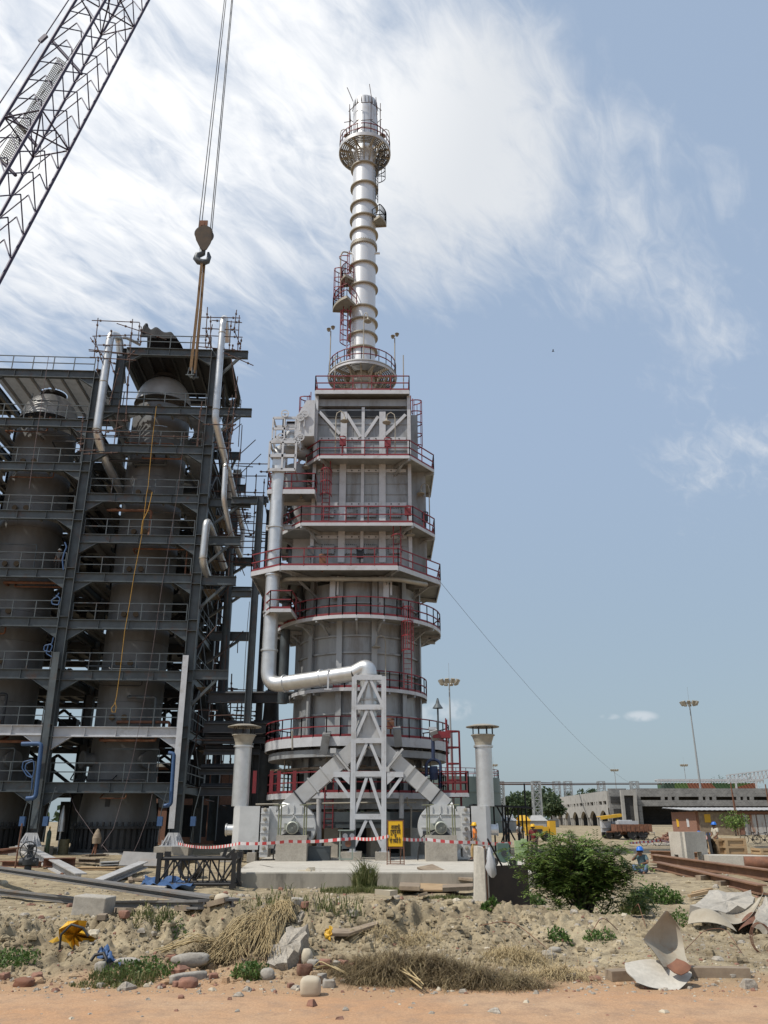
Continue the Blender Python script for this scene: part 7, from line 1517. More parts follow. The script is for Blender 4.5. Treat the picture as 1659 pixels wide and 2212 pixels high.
    t.location = loc; t.rotation_euler = (0, 0, rz); return t
def cloth(n, c, c2=None): return mat(n, c, .85, 0, c2 or tuple(q*.7 for q in c), 6, .6, .2, 15)
hy = mat('helmet_yellow', (.75, .42, .01), .35, 0, (.70, .38, .01), 3, .3); hb_ = mat('helmet_blue', (.02, .15, .55), .35, 0, (.02, .12, .45), 3, .3)
walk = dict(kl=(-.10, .16, .50), al=(-.11, .14, .10), tl=(-.11, .31, .05), kr=(.10, -.02, .48), ar=(.11, -.26, .13), tr=(.11, -.12, .03), el=(-.24, -.10, 1.14), wl=(-.22, .02, .92), er=(.24, .06, 1.14), wr=(.21, .24, .97))
q = P(1028, 1855, 42.0); person('worker in orange shirt and yellow helmet walking past the right vent box', (q.x, 42.0, .545), R(70), cloth('orange_cloth', (.72, .21, .04)), cloth('tan_cloth', (.40, .27, .12)), hy, walk, 1.0)
q = P(1155, 1850, 46); person('worker in dark red shirt and yellow helmet standing behind the bush', (q.x, 46, hz_(q.x, 46)), R(160), cloth('dark_red_cloth', (.16, .02, .02)), cloth('dark_cloth', (.05, .045, .05)), hy, None, 1.02)
q = P(1096, 1826, 70); person('dark clothed man standing under the scaffold deck, left of two', (q.x, 70, hz_(q.x, 70)), R(200), cloth('charcoal_cloth', (.05, .05, .055)), cloth('black_cloth', (.02, .02, .022)), None, dict(el=(-.3, -.02, 1.16), wl=(-.16, .05, 1.0)), .98)
q = P(1124, 1824, 72); person('man in white shirt and dark trousers under the scaffold deck, right of two', (q.x, 72, hz_(q.x, 72)), R(185), cloth('white_cloth', (.55, .55, .56)), cloth('black_cloth2', (.02, .02, .022)), None, None, 1.0)
sit = dict(pel=(0, 0, .16), sp=(0, .05, .36), ch=(0, .10, .55), nk=(0, .13, .68), hd=(0, .16, .77), tp=(0, .16, .86), hl=(-.1, .04, .13), kl=(-.24, .36, .34), al=(-.12, .42, .06), tl=(-.1, .58, .03), hr=(.1, .04, .13), kr=(.26, .36, .32), ar=(.14, .44, .06), tr=(.12, .6, .03), sl=(-.17, .08, .62), el=(-.27, .28, .42), wl=(-.15, .42, .40), sr=(.17, .08, .62), er=(.30, .22, .48), wr=(.10, .25, .68))
q = G(1388, 1897); zq = P(1388, 1838, q.y).z; q.y = 34.0; q.x = P(1388, 1870, 34).x; q.z = hz_(q.x, 34.0)
person('crouching worker in blue helmet and teal shirt, hand at his chin, beside the bush', (q.x, 34.0, q.z-.05), R(150), cloth('teal_cloth', (.055, .10, .115), (.10, .15, .16)), cloth('blue_cloth', (.12, .18, .30)), hb_, sit, 1.06)
q = P(1551, 1840, 47); person('worker in cream shirt and blue helmet standing behind the timber crates', (q.x, 47, hz_(q.x, 47)), R(110), cloth('cream_cloth', (.52, .47, .38)), cloth('grey_cloth', (.20, .18, .16)), hb_, dict(el=(-.22, .06, 1.14), wl=(-.12, .22, 1.0), er=(.22, .06, 1.14), wr=(.14, .22, 1.02)), 1.04)
q = P(1509, 1800, 66); person('far worker with blue helmet and red shirt peeping over the concrete corner piece', (q.x, 66, hz_(q.x, 66)), R(170), cloth('red_cloth2', (.40, .08, .08)), cloth('dark_cloth3', (.05, .05, .05)), hb_, sit, 1.5 if False else 1.25)
q = P(1527, 1803, 64); person('far worker with blue helmet and tan shirt behind the right end of the concrete corner', (q.x, 64, hz_(q.x, 64)), R(190), cloth('tan_cloth2', (.42, .33, .2)), cloth('dark_cloth4', (.05, .05, .05)), hb_, sit, 1.15)
q = P(*vA(350, 1640), 52.3); person('worker in grey standing at the left railing of the fifth deck, in a pale helmet', (q.x, 52.6, LEVL[4]+.34), R(180), cloth('grey_cloth5', (.12, .12, .12)), cloth('dark_cloth5', (.04, .04, .04)), mat('helmet_white', (.6, .6, .58), .4), None, 1.0)
# ------------------------------------------------------------------ foreground: bush, weeds, straw, rubble, scrap
def bush(c, label):
    r = random.Random(12); z0 = hz_(c[0], c[1]); b = Vector((c[0], c[1], z0)); t = thing('bush', label, 'bush', b); sm = MB(); m = MB(); tips = []
    for k in range(46):
        a = r.uniform(0, 2*PI); sp = r.uniform(.15, 1.0); h = (1.8-.7*sp*sp)*r.uniform(.5, 1.14); q = b+Vector((math.cos(a)*sp*1.58, math.sin(a)*sp*1.0, h)); mid = b.lerp(q, .5)+Vector((0, 0, .25)); st = b+Vector((r.uniform(-.2, .2), r.uniform(-.2, .2), -.05)); sm.path([st, mid, q], [.028, .018, .008], 5)
        for f in (.42, .6, .74, .86, 1.0):
            p = st*(1-f)**2+mid*2*f*(1-f)+q*f*f; tips.append(p)
            for j in range(4): v = rv(r); e = p+Vector((v.x, v.y, v.z*.6+.05))*.36; sm.tube(p, e, .006, 3, cap=False); tips.append(e)
    for k in range(110): a = r.uniform(0, 2*PI); d = r.uniform(.5, 1.3); tips.append(b+Vector((math.cos(a)*d, math.sin(a)*d*.8, r.uniform(.05, .75))))
    for k in range(30): tips.append(b+Vector((1.1+r.uniform(0, .55), r.uniform(-.3, .4), r.uniform(.1, .55))))
    sm.build('stem', M['bark'], t)
    for p in tips:
        for j in range(3):
            d = rv(r).normalized(); d.z = d.z*.35-.05; d.normalize(); L = r.uniform(.2, .36); up = (Vector((0, 0, 1))+rv(r)*.5).normalized(); sd = d.cross(up).normalized()
            for i in range(6):
                f = (i+.5)/6; c_ = p+d*L*f-Vector((0, 0, .06*f*f))
                for s in (-1, 1): ld = (sd*s+d*.45+rv(r)*.25).normalized(); leafquad(m, c_, ld, up, .085*r.uniform(.8, 1.25), .042)
    m.build('foliage', M['leaf'], t); return t
q = P(1256, 1982, 20.9); bush((q.x+.06, 20.9), 'big green leafy bush growing on the bank in front of the yard')
def blades(m, c, rad, n, h, r, lean=.5, w=.012, dead=False, ry=None):
    for k in range(n):
        a = r.uniform(0, 2*PI); d = math.sqrt(r.random()); x = c[0]+rad*d*math.cos(a); y = c[1]+(ry or rad)*d*math.sin(a); z = hz_(x, y) if k % 4 == 0 else None
        if z is None: z = blades.z
        blades.z = z; hh = h*r.uniform(.5, 1.2)*(1-.45*d); ld = Vector((r.uniform(-1, 1), r.uniform(-1, 1), 0))*lean*hh; p = Vector((x, y, z-.01)); s = Vector((math.cos(a*3), math.sin(a*3), 0))*w
        q = p+ld*.35+Vector((0, 0, hh*.62)); e = p+ld+Vector((0, 0, hh*(.95-.25*lean))); m.add([p-s, p+s, q+s*.7, e, q-s*.7], [(0, 1, 2, 4), (4, 2, 3)])
def patch(xp, yp, rx_, ry, n, h, label, mt='grassm', name='grass_patch', cat='grass', lean=.7, seed=1, w=.010, stuff=True):
    g = G(xp, yp); m = MB(); r = random.Random(seed); blades(m, (g.x, g.y), rx_, n, h, r, lean, w, ry=ry); o = tag(m.build(name, M[mt], None), label, cat)
    if stuff: o['kind'] = 'stuff'
    return o
def leafpatch(xp, yp, rx_, ry, n, h, label, seed=1, size=.06):
    g = G(xp, yp); m = MB(); r = random.Random(seed)
    for k in range(n):
        a = r.uniform(0, 2*PI); d = math.sqrt(r.random()); x, y = g.x+rx_*d*math.cos(a), g.y+ry*d*math.sin(a); z = hz_(x, y)+h*r.random()*(1-d*.6); leafquad(m, Vector((x, y, z)), (rv(r)+Vector((0, 0, .3))).normalized(), rv(r).normalized(), size*r.uniform(.6, 1.4), size*.6)
    o = tag(m.build('weed_patch', M['weed'], None), label, 'weeds'); o['kind'] = 'stuff'
patch(*vG(760, 930), .62, .42, 800, .2, 'green grass and weeds growing on the bank below the blue rag', seed=3); leafpatch(*vG(830, 900), .62, .35, 500, .2, 'small leafed weeds among the grass below the blue rag', 5)
patch(*vG(640, 985), .6, .2, 350, .14, 'short green grass tapering to the road edge', seed=31); leafpatch(*vG(40, 880), .5, .35, 700, .3, 'green weeds at the left frame edge', 6); leafpatch(*vG(1480, 920), .3, .25, 500, .22, 'green weeds in front of the straw by the grey stone', 7); patch(*vG(1490, 930), .3, .2, 400, .2, 'grass tuft beside the grey stone under the straw', seed=8)
patch(*vG(910, 610), .55, .3, 700, .18, 'thin green grass on the flat ground left of the straw', seed=9); leafpatch(*vG(1035, 680), .2, .15, 120, .1, 'small green sprig on the bare bank', 10)
patch(*vH(780, 425), 1.5, .7, 1500, .3, 'low green grass on the wet ground under the apron', seed=11); patch(*vH(380, 480), 1.4, .5, 800, .3, 'thin yellowish grass left of the green patch under the apron', seed=12); patch(*vH(900, 430), 1.0, .4, 900, .28, 'low green grass beside the plank heap', seed=13)
g = G(*vH(795, 420)); m = MB(); blades(m, (g.x, g.y), .42, 520, 1.35, random.Random(14), .45, .016); tag(m.build('tall_grass_tuft', M['grassm'], None), 'tall green grass tuft standing against the concrete apron edge', 'grass tuft')
patch(*vH(1280, 470), .8, .25, 500, .2, 'thin weeds at the foot of the concrete post', seed=15); leafpatch(*vI(535, 790), .22, .18, 320, .2, 'small leafy weed alone on the bank below the bush', 16); leafpatch(*vI(750, 790), .3, .2, 260, .14, 'low creeping weed on the bank below the bush, right one', 17)
leafpatch(*vI(160, 630), .18, .14, 200, .22, 'broad leafed weed at the foot of the dark steel plate', 18, .11); leafpatch(*vI(330, 600), .7, .3, 1200, .4, 'dense green weeds around the left foot of the bush', 19, .08); leafpatch(*vI(1060, 590), .75, .4, 1400, .55, 'dense green creeper spreading right of the bush', 20, .09); leafpatch(*vI(1190, 690), .2, .35, 260, .25, 'yellow green weed left of the curled sheets', 21)
g = G(*vI(940, 650)); m = MB(); blades(m, (g.x, g.y), .35, 260, .8, random.Random(22), 1.1, .012); tag(m.build('drooping_grass_tuft', M['grassm'], None), 'long drooping grass tuft at the right foot of the bush', 'grass tuft')
leafpatch(*vI(255, 480), .12, .1, 110, 1.2, 'green creeper climbing the dark steel plate', 23, .09)
# dry grass and straw
def straws(lines, n, spread, th, label, seed, mt='straw', curl=.12, name='straw_bundle'):
    r = random.Random(seed); m = MB()
    for k in range(n):
        (x0, y0), (x1, y1) = r.choice(lines); g0, g1 = G(x0, y0), G(x1, y1); a = g0+Vector((r.gauss(0, spread), r.gauss(0, spread*.6), .02+abs(r.gauss(0, .04)))); b = g1+Vector((r.gauss(0, spread), r.gauss(0, spread*.6), .05+abs(r.gauss(0, .06)))); md = a.lerp(b, .5)+Vector((r.gauss(0, curl*.5), r.gauss(0, curl*.5), abs(r.gauss(0, curl*.6))+.03)); m.path([a, a.lerp(md, .6)+Vector((0, 0, .03)), md, md.lerp(b, .6), b], th, 3, cap=False)
    return tag(m.build(name, M[mt], None), label, 'straw')
straws([(vG(1640, 560), vG(1560, 850)), (vG(1600, 570), vG(1540, 760)), (vG(1500, 610), vG(1330, 800))], 260, .13, .006, 'sheaf of pale dry stalks hanging over the broken concrete slab', 1)
straws([(vG(1440, 680), vG(1270, 880)), (vG(1420, 700), vG(1380, 850)), (vG(1400, 720), vG(1310, 830))], 220, .12, .006, 'fan of pale dry stalks drooping left of the red brick piece', 2)
straws([(vH(300, 540), vH(330, 640)), (vH(250, 550), vH(180, 700)), (vH(340, 530), vH(260, 640))], 200, .10, .006, 'tangle of dry stalks on top of the rubble bank', 3)
straws([(vG(1240, 740), vG(950, 820))], 12, .08, .009, 'few long dry stalks lying left of the straw', 4); straws([(vH(490, 905), vH(700, 950))], 3, .03, .012, 'two bare reeds lying by the brick pieces', 5)
straws([(vH(940, 880), vH(1130, 1030)), (vH(980, 920), vH(1090, 990))], 5, .03, .014, 'bare reed stalks lying across the dry grass heap', 6)
def heapgrass(xp, yp, rx_, ry, h, n, label, seed, mt='drygrass', rz=0):
    g = G(xp, yp); r = random.Random(seed); m = MB()
    for k in range(n):
        a = r.uniform(0, 2*PI); d = r.random()**.62*(1.12 if r.random() < .12 else 1); x, y = rx_*d*math.cos(a), ry*d*math.sin(a); x, y = x*math.cos(rz)-y*math.sin(rz), x*math.sin(rz)+y*math.cos(rz); x += g.x; y += g.y; z = hz_(x, y)+h*max(0, 1-d*d)*r.uniform(.05, 1.0)*(.35+1.1*float(vn(np.float64(x*2.2), np.float64(y*3.0), 51))); v = rv(r); v.z *= .22; v = v.normalized()*r.choice((.12, .2, .3, .42, .62)); p = Vector((x, y, z)); s = v.cross(Vector((0, 0, 1))).normalized()*.0035; q = p+v*.5+Vector((0, 0, .04)); e = p+v-Vector((0, 0, .05)); m.add([p-s, p+s, q+s, e, q-s], [(0, 1, 2, 4), (4, 2, 3)])
    return tag(m.build('dry_grass_heap', M[mt], None), label, 'dry grass')
heapgrass(*vH(1150, 930), 1.5, .5, .27, 12000, 'big matted heap of brown dry grass at the road edge', 1, rz=-.18); heapgrass(*vH(1480, 985), 1.0, .35, .2, 2600, 'lower right tail of matted dry grass at the road edge', 2, rz=-.12); heapgrass(*vI(300, 900), .55, .4, .16, 1100, 'loose dry stalks lying on the sand right of the big heap', 3, 'straw'); heapgrass(*vI(520, 1000), .6, .25, .16, 900, 'small tuft of dry stalks on the sand by the road', 4, 'straw'); heapgrass(*vH(1000, 720), .7, .3, .1, 700, 'scattered dry stalks above the big grass heap', 5, 'straw'); heapgrass(*vG(1300, 830), .5, .3, .2, 900, 'brown dry grass under the fan of stalks', 6); heapgrass(*vG(1390, 330), .3, .3, .9, 500, 'dry tangled twigs piled at the corner of the apron', 7); heapgrass(*vH(850, 960), .5, .3, .2, 1500, 'left end of matted dry grass near the brick pieces', 8)
# stones, bricks and broken concrete
def rock(p, d, seed, mt, name, label, cat, group=None, rough=.22, sq=2.6, rz=0.0, lift=.24):
    d = [q*.68 for q in d]; m = MB(); nu, nv = 22, 14; r = random.Random(seed); off = Vector((r.uniform(0, 50), r.uniform(0, 50), r.uniform(0, 50))); vs = []
    from mathutils import noise as nz
    def se(c): return math.copysign(abs(c)**(2/sq), c)
    Rz = Matrix.Rotation(rz, 3, 'Z')
    for j in range(nv+1):
        th = -PI/2+PI*j/nv
        for i in range(nu):
            ph = 2*PI*i/nu; v = Vector((se(math.cos(th))*se(math.cos(ph)), se(math.cos(th))*se(math.sin(ph)), se(math.sin(th)))); k = 1+rough*(nz.noise(v*1.6+off)+.5*nz.noise(v*4+off)); v = Vector((v.x*d[0]/2, v.y*d[1]/2, v.z*d[2]/2))*k; vs.append(p+Rz @ v+Vector((0, 0, d[2]*lift)))
    m.add(vs, [(j*nu+i, j*nu+(i+1) % nu, (j+1)*nu+(i+1) % nu, (j+1)*nu+i) for j in range(nv) for i in range(nu)], True); return tag(m.build(name, M[mt], None), label, cat, group)
M['stone'] = mat('pale_stone', (.50, .435, .33), .85, 0, (.40, .34, .25), 3, .7, .2, 18); M['greystone'] = mat('grey_stone', (.34, .31, .265), .9, 0, (.24, .215, .18), 3, .8, .3, 16, fine=.15); M['rubblem'] = mat('rubble_concrete', (.36, .32, .265), .95, 0, (.24, .21, .17), 4, .9, .8, 14, fine=.25)
def at(v, sc): return G(*v)
rock(at(vH(470, 1040), 1), (.44, .36, .38), 1, 'stone', 'boulder', 'squarish cream boulder lying alone at the road edge', 'boulder', None, .06, 4.0, .1, .42)
rock(at(vH(448, 845), 1), (.30, .28, .38), 2, 'stone', 'stone', 'rounded cream stone standing against the broken concrete slab', 'stone', None, .1, 2.4); rock(at(vH(215, 940), 1), (.36, .3, .28), 3, 'greystone', 'stone', 'rounded pale grey stone below the straw sheaf', 'stone', None, .1, 2.4); rock(at(vG(1305, 492), 1), (.42, .34, .3), 4, 'stone', 'stone', 'cream egg-shaped stone on the flat ground at the end of the long beam', 'stone', None, .05, 2.2)
rock(at(vG(1125, 850), 1), (.85, .4, .3), 5, 'greystone', 'stone', 'long pale grey stone lump right of the green grass', 'stone', None, .18, 2.6, .35); rock(at(vG(1110, 950), 1), (.9, .22, .22), 6, 'greystone', 'concrete_stub', 'broken pale concrete post stub slanting to the road', 'concrete stub', None, .1, 5, .7); rock(at(vG(590, 905), 1), (.26, .2, .3), 7, 'greystone', 'stone', 'pale grey angular stone under the blue rag', 'stone', None, .15, 4); rock(at(vG(750, 850), 1), (.6, .25, .16), 8, 'greystone', 'stone', 'flat pale stone in the grass right of the blue rag', 'stone', None, .15, 3)
rock(at(vG(1105, 990), 1), (.42, .3, .24), 9, 'brick', 'stone', 'rough red stone at the road edge below the concrete stub', 'stone', None, .2, 3); rock(at(vG(140, 985), 1), (.42, .3, .22), 10, 'rust', 'stone', 'rough brown stone at the left road edge', 'stone', None, .2, 3); rock(at(vG(1065, 1062), 1), (.13, .1, .1), 11, 'brick', 'stone', 'small red stone lying out on the clay road', 'stone', None, .2, 3); rock(at(vH(1230, 795), 1), (.12, .1, .14), 12, 'stone', 'stone', 'small white stone on the sandy bank', 'stone'); rock(at(vI(510, 855), 1), (.32, .22, .16), 13, 'greystone', 'stone', 'flat grey stone on the sand below the leafy weed', 'stone', None, .1, 2.4)
rock(at(vI(1470, 995), 1), (.2, .14, .12), 14, 'greystone', 'stone', 'small grey stone right of the bent metal sheet', 'stone'); rock(at(vI(1015, 650), 1), (.3, .2, .3), 15, 'stone', 'stone', 'white lump at the foot of the bush, right side', 'stone', None, .2, 3)
for i, (x, y, s, mt, lb_) in enumerate(((485, 870, .26, 'greystone', 'pale angular stone right of the rounded cream stone'), (580, 990, .26, 'greystone', 'flat grey stone right of the squarish boulder'), (540, 945, .2, 'greystone', 'small grey stone between boulder and brick pieces'), (630, 870, .22, 'greystone', 'upright grey stone left of the brick halves'), (320, 850, .24, 'greystone', 'grey stone below the broken slab'), (560, 880, .28, 'brick', 'brown brick lump in the middle of the rubble'), (662, 880, .26, 'brick', 'left one of the two red brick halves'), (722, 888, .24, 'brick', 'right one of the two red brick halves'), (380, 840, .3, 'rust', 'dark red brick lump leaning left of the cream stone'), (435, 915, .36, 'rust', 'broad brown stone behind the squarish boulder'), (355, 992, .14, 'brick', 'tiny red brick chip left of the squarish boulder'), (255, 690, .3, 'brick', 'red brick piece stuck between straw and slab'), (440, 515, .22, 'brick', 'red brick piece on top of the bank by the pale block'), (660, 955, .1, 'red', 'small bright red scrap in front of the rubble'))):
    r = random.Random(i+60); rock(at(vH(x, y), 1), (s, s*.75, s*.8), i+60, mt, 'rubble_piece', lb_, 'rubble', 'rubble on the bank', .24, 6, r.uniform(-.8, .8), .2)
for i, (x, y, s, lb_) in enumerate(((1010, 840, .3, 'red brick lump left of the grey stone lump'), (1045, 985, .2, 'small red brick piece at the foot of the concrete stub'), (20, 945, .25, 'brown brick piece at the left frame edge'), (215, 950, .3, 'dark brown lump left of the green grass'), (730, 590, .26, 'brown piece on the flat ground right of the concrete block'), (1255, 940, .2, 'brown brick piece under the dry stalks'), (1450, 795, .16, 'red and white scrap among the straw'))):
    rock(at(vG(x, y), 1), (s, s*.75, s*.7), i+90, 'brick', 'rubble_piece', lb_, 'rubble', 'rubble on the bank', .26, 6, i*.7, .2)
def rough_slab(pts, th, label, mt='rubblem', name='broken_slab'):
    n = len(pts); m = MB(); r = random.Random(8); pts = [Vector(p) for p in pts]; c = sum(pts, Vector())/n; nm = (pts[1]-pts[0]).cross(pts[-1]-pts[0]).normalized()*th; ed = []
    for i in range(n):
        for k in range(5): ed.append(pts[i].lerp(pts[(i+1) % n], k/5)+Vector((r.gauss(0, .025), r.gauss(0, .02), r.gauss(0, .025))))
    N_ = len(ed); rings = [[c+(p-c)*f+nm*.25*r.gauss(0, .16 if f < .9 else .05) for p in ed] for f in (1, .75, .5, .25)]; vs = [p for q in rings for p in q]+[c]; fs = []
    for j in range(3): fs += [(j*N_+i, j*N_+(i+1) % N_, (j+1)*N_+(i+1) % N_, (j+1)*N_+i) for i in range(N_)]
    fs += [(3*N_+i, 3*N_+(i+1) % N_, 4*N_) for i in range(N_)]; m.add(vs, fs); b = [p-nm*(1+r.uniform(-.15, .15)) for p in ed]; m.add(rings[0]+b, [(i, N_+i, N_+(i+1) % N_, (i+1) % N_) for i in range(N_)]); m.add(b, [tuple(reversed(range(N_)))]); return tag(m.build(name, M[mt], None), label, 'concrete slab')
g = G(*vH(230, 865)); Y0 = g.y
rough_slab([P(*vH(205, 862), Y0-.1), P(*vH(330, 850), Y0-.15), P(*vH(425, 730), Y0+.25), P(*vH(440, 625), Y0+.55), P(*vH(340, 640), Y0+.6), P(*vH(240, 760), Y0+.3)], .22, 'big rough broken concrete slab leaning on the rubble bank')
g = G(*vG(1450, 740)); rough_slab([P(*vG(1410, 780), g.y), P(*vG(1470, 790), g.y-.05), P(*vG(1500, 640), g.y+.3), P(*vG(1440, 620), g.y+.35)], .12, 'orange brick slab standing on edge among the straw', 'brick', 'brick_slab')
g = G(*vH(395, 600)); rough_slab([P(*vH(345, 640), g.y-.1), P(*vH(425, 600), g.y-.1), P(*vH(430, 545), g.y+.2), P(*vH(360, 560), g.y+.2)], .2, 'grey broken concrete lump between the straw and the bank top')
for v, d, rz, lb_ in ((vH(385, 545), (.22, .2, .22), .3, 'pale concrete cube lying on top of the rubble bank'), (vG(532, 578), (.72, .55, .42), -.1, 'grey concrete block lying on the flat ground at the left'), (vG(885, 430), (.95, .4, .2), .1, 'low concrete piece under the black truss section')):
    g = G(*v); m = MB(); m.box(g+Vector((0, .15, d[2]*.42)), d, Matrix.Rotation(rz, 3, 'Z') @ Matrix.Rotation(.06, 3, 'Y')); o = tag(m.build('concrete_block', M['conc'], None), lb_, 'concrete block'); bv = o.modifiers.new('b', 'BEVEL'); bv.width = .025; bv.segments = 2
# scattered pebbles, clods
m = MB(); r = random.Random(77); n_ = 0
def pebble(p, s):
    a = r.uniform(0, PI); c = [Vector((math.cos(a+k*1.57)*s*r.uniform(.6, 1.1), math.sin(a+k*1.57)*s*r.uniform(.6, 1.1), 0)) for k in range(4)]; h = s*r.uniform(.6, 1.1); md = [q*r.uniform(.85, 1.15)+Vector((0, 0, h*r.uniform(.35, .6))) for q in c]; tp = [q*r.uniform(.35, .75)+Vector((0, 0, h*r.uniform(.8, 1))) for q in c]
    b = Vector(p)-Vector((0, 0, s*.2)); m.add([b+q for q in c+md+tp], [(0, 1, 5, 4), (1, 2, 6, 5), (2, 3, 7, 6), (3, 0, 4, 7), (4, 5, 9, 8), (5, 6, 10, 9), (6, 7, 11, 10), (7, 4, 8, 11), (8, 9, 10, 11)])
PX = []; 
for k in range(6000):
    zone = r.random()
    if zone < .62: Y = r.uniform(13.2, 20.5)
    elif zone < .72: Y = r.uniform(11.6, 13.6)
    else: Y = r.uniform(20, 42)
    PX.append((r.uniform(-.52, .52)*Y, Y, min(.16, r.paretovariate(2.3)*.016*(1 if Y < 21 else 1.7)*(.6 if Y < 13.4 else 1))))
PXa = np.array(PX); PZ = H(PXa[:, 0], PXa[:, 1])
for (x, y, s), z in zip(PX, PZ):
    if not (y > 32.8 and -6 < x < 6.8): m.m = r.choice((0, 0, 0, 1, 2)); pebble((x, y, z), s)
struct(tag(m.build('rubble_scatter', [M['rubblem'], M['stone'], M['brick']], None), 'small stones, clods and brick chips strewn over bank and yard', 'rubble'), 'stuff')
m = MB(); PX = []
for k in range(14000):
    Y = r.gauss(16.6, 1.7) if r.random() < .8 else r.uniform(14, 32); x = r.uniform(-.52, .52)*Y
    if Y > 13.9 and Y < 32.8 and r.random() < (1 if x < 3.2 else .3): PX.append((x, Y, min(.13, r.paretovariate(2.3)*.018)))
PXa = np.array(PX); PZ = H(PXa[:, 0], PXa[:, 1])
for (x, y, s), z in zip(PX, PZ): pebble((x, y, z), s)
struct(tag(m.build('earth_clods', M['soil'], None), 'crumbled earth clods broken off the bank', 'earth clods'), 'stuff')
# rubbish heap under the apron
c = G(*vH(460, 400)); heap((c.x, c.y+.2), 1.5, .6, .62, 240, 'stone', 'heap of pale broken rubble against the concrete apron', 'rubble heap', (.3, .2, .1), 'rubble_heap', 5)
# planks and boards by the apron
for i, (pts, th, mt, lb_) in enumerate((
    ([vH(1020, 378), vH(1340, 395), vH(1330, 440), vH(1000, 440)], .05, 'wood', 'pale shuttering board lying flat on the plank heap'),
    ([vH(1000, 425), vH(1120, 430), vH(1115, 455), vH(995, 450)], .12, 'oldwood', 'short thick timber at the left of the plank heap'),
    ([vH(1100, 340), vH(1190, 320), vH(1290, 370), vH(1180, 380)], .08, 'oldwood', 'brown board tipped up on top of the plank heap'),
    ([vH(835, 350), vH(1010, 360), vH(1010, 385), vH(840, 372)], .06, 'oldwood', 'dark plank lying over the pale lump left of the heap'),
    ([vH(1250, 440), vH(1430, 430), vH(1430, 452), vH(1250, 462)], .12, 'oldwood', 'thick timber at the right of the plank heap by the concrete post'),
    ([vH(1340, 380), vH(1430, 385), vH(1430, 415), vH(1345, 405)], .08, 'oldwood', 'dark plank end behind the concrete post'),
    ([vH(1105, 475), vH(1160, 450), vH(1165, 458), vH(1112, 484)], .05, 'wood', 'thin pale stick of timber slanting from the plank heap'),
    ([vH(850, 505), vH(900, 470), vH(985, 500), vH(940, 510)], .1, 'stone', 'white sack lying in the hollow behind the bank'))):
    q = [G(*p) for p in pts]; l = .05+.1*(i % 3); q = [p+Vector((0, 0, l+.02)) for p in q]; m = MB(); m.slab(q, th) if (q[1]-q[0]).cross(q[-1]-q[0]).z > 0 else m.slab(q[::-1], th); tag(m.build('plank' if mt != 'stone' else 'sack', M[mt], None), lb_, 'plank' if mt != 'stone' else 'sack', 'planks heaped under the apron' if mt != 'stone' else None)
rock(at(vH(920, 400), 1), (2.4, 1.0, .8), 33, 'greystone', 'spoil_lump', 'long pale lump of spoil under the dark plank', 'spoil', None, .12, 2.4)
for i in range(9):
    g = G(*vH(1040+i*38, 360+(i*37 % 55))); m = MB(); a = (i*.83) % 1.6-.6; m.box(g+Vector((0, .1, .1+.05*(i % 4))), (1.1+.2*(i % 3), .16, .07), Matrix.Rotation(a, 3, 'Z') @ Matrix.Rotation(.12*((i % 3)-1), 3, 'Y')); tag(m.build('plank', M['oldwood'], None), 'loose grey-brown plank crossing others in the plank heap', 'plank', 'loose planks in the plank heap')
# overhanging board with yellow rag in the bank
g = G(*vH(690, 680)); m = MB(); m.slab([P(*vH(590, 690), g.y-.2), P(*vH(700, 690), g.y-.25), P(*vH(870, 632), g.y+.1), P(*vH(865, 615), g.y+.4), P(*vH(700, 660), g.y+.2), P(*vH(600, 655), g.y+.1)], .05); tag(m.build('board', M['oldwood'], None), 'old brown board sticking out of the bank over a dark hollow', 'board')
def rag(pts, n, mt, label, name, cat, seed, amp=.06):
    r = random.Random(seed); m = MB(); nu, nv = 16, 12; vs = []; a, b, c, d = [Vector(p) for p in pts]
    from mathutils import noise as nz
    for j in range(nv):
        for i in range(nu):
            u, v = i/(nu-1), j/(nv-1); p = a*(1-u)*(1-v)+b*u*(1-v)+c*u*v+d*(1-u)*v; k = Vector((u*3.1+seed, v*3.3, seed*1.7)); p = p+Vector((nz.noise(k)*amp, nz.noise(k+Vector((9, 0, 0)))*amp, abs(nz.noise(k*1.3+Vector((0, 9, 0))))*amp*1.8)); vs.append(p)
    f = [(j*nu+i, j*nu+i+1, (j+1)*nu+i+1, (j+1)*nu+i) for j in range(nv-1) for i in range(nu-1)]; m.add(vs, f, True); m.add([p-Vector((0, 0, .012)) for p in vs], [tuple(reversed(q)) for q in f], True); return tag(m.build(name, M[mt], None), label, cat)
rag([P(*vH(555, 660), g.y-.3), P(*vH(600, 640), g.y-.3), P(*vH(590, 725), g.y-.38), P(*vH(560, 700), g.y-.35)], 1, 'yellow', 'small torn yellow rag hanging at the left end of the old board', 'rag', 'rag', 3, .05)
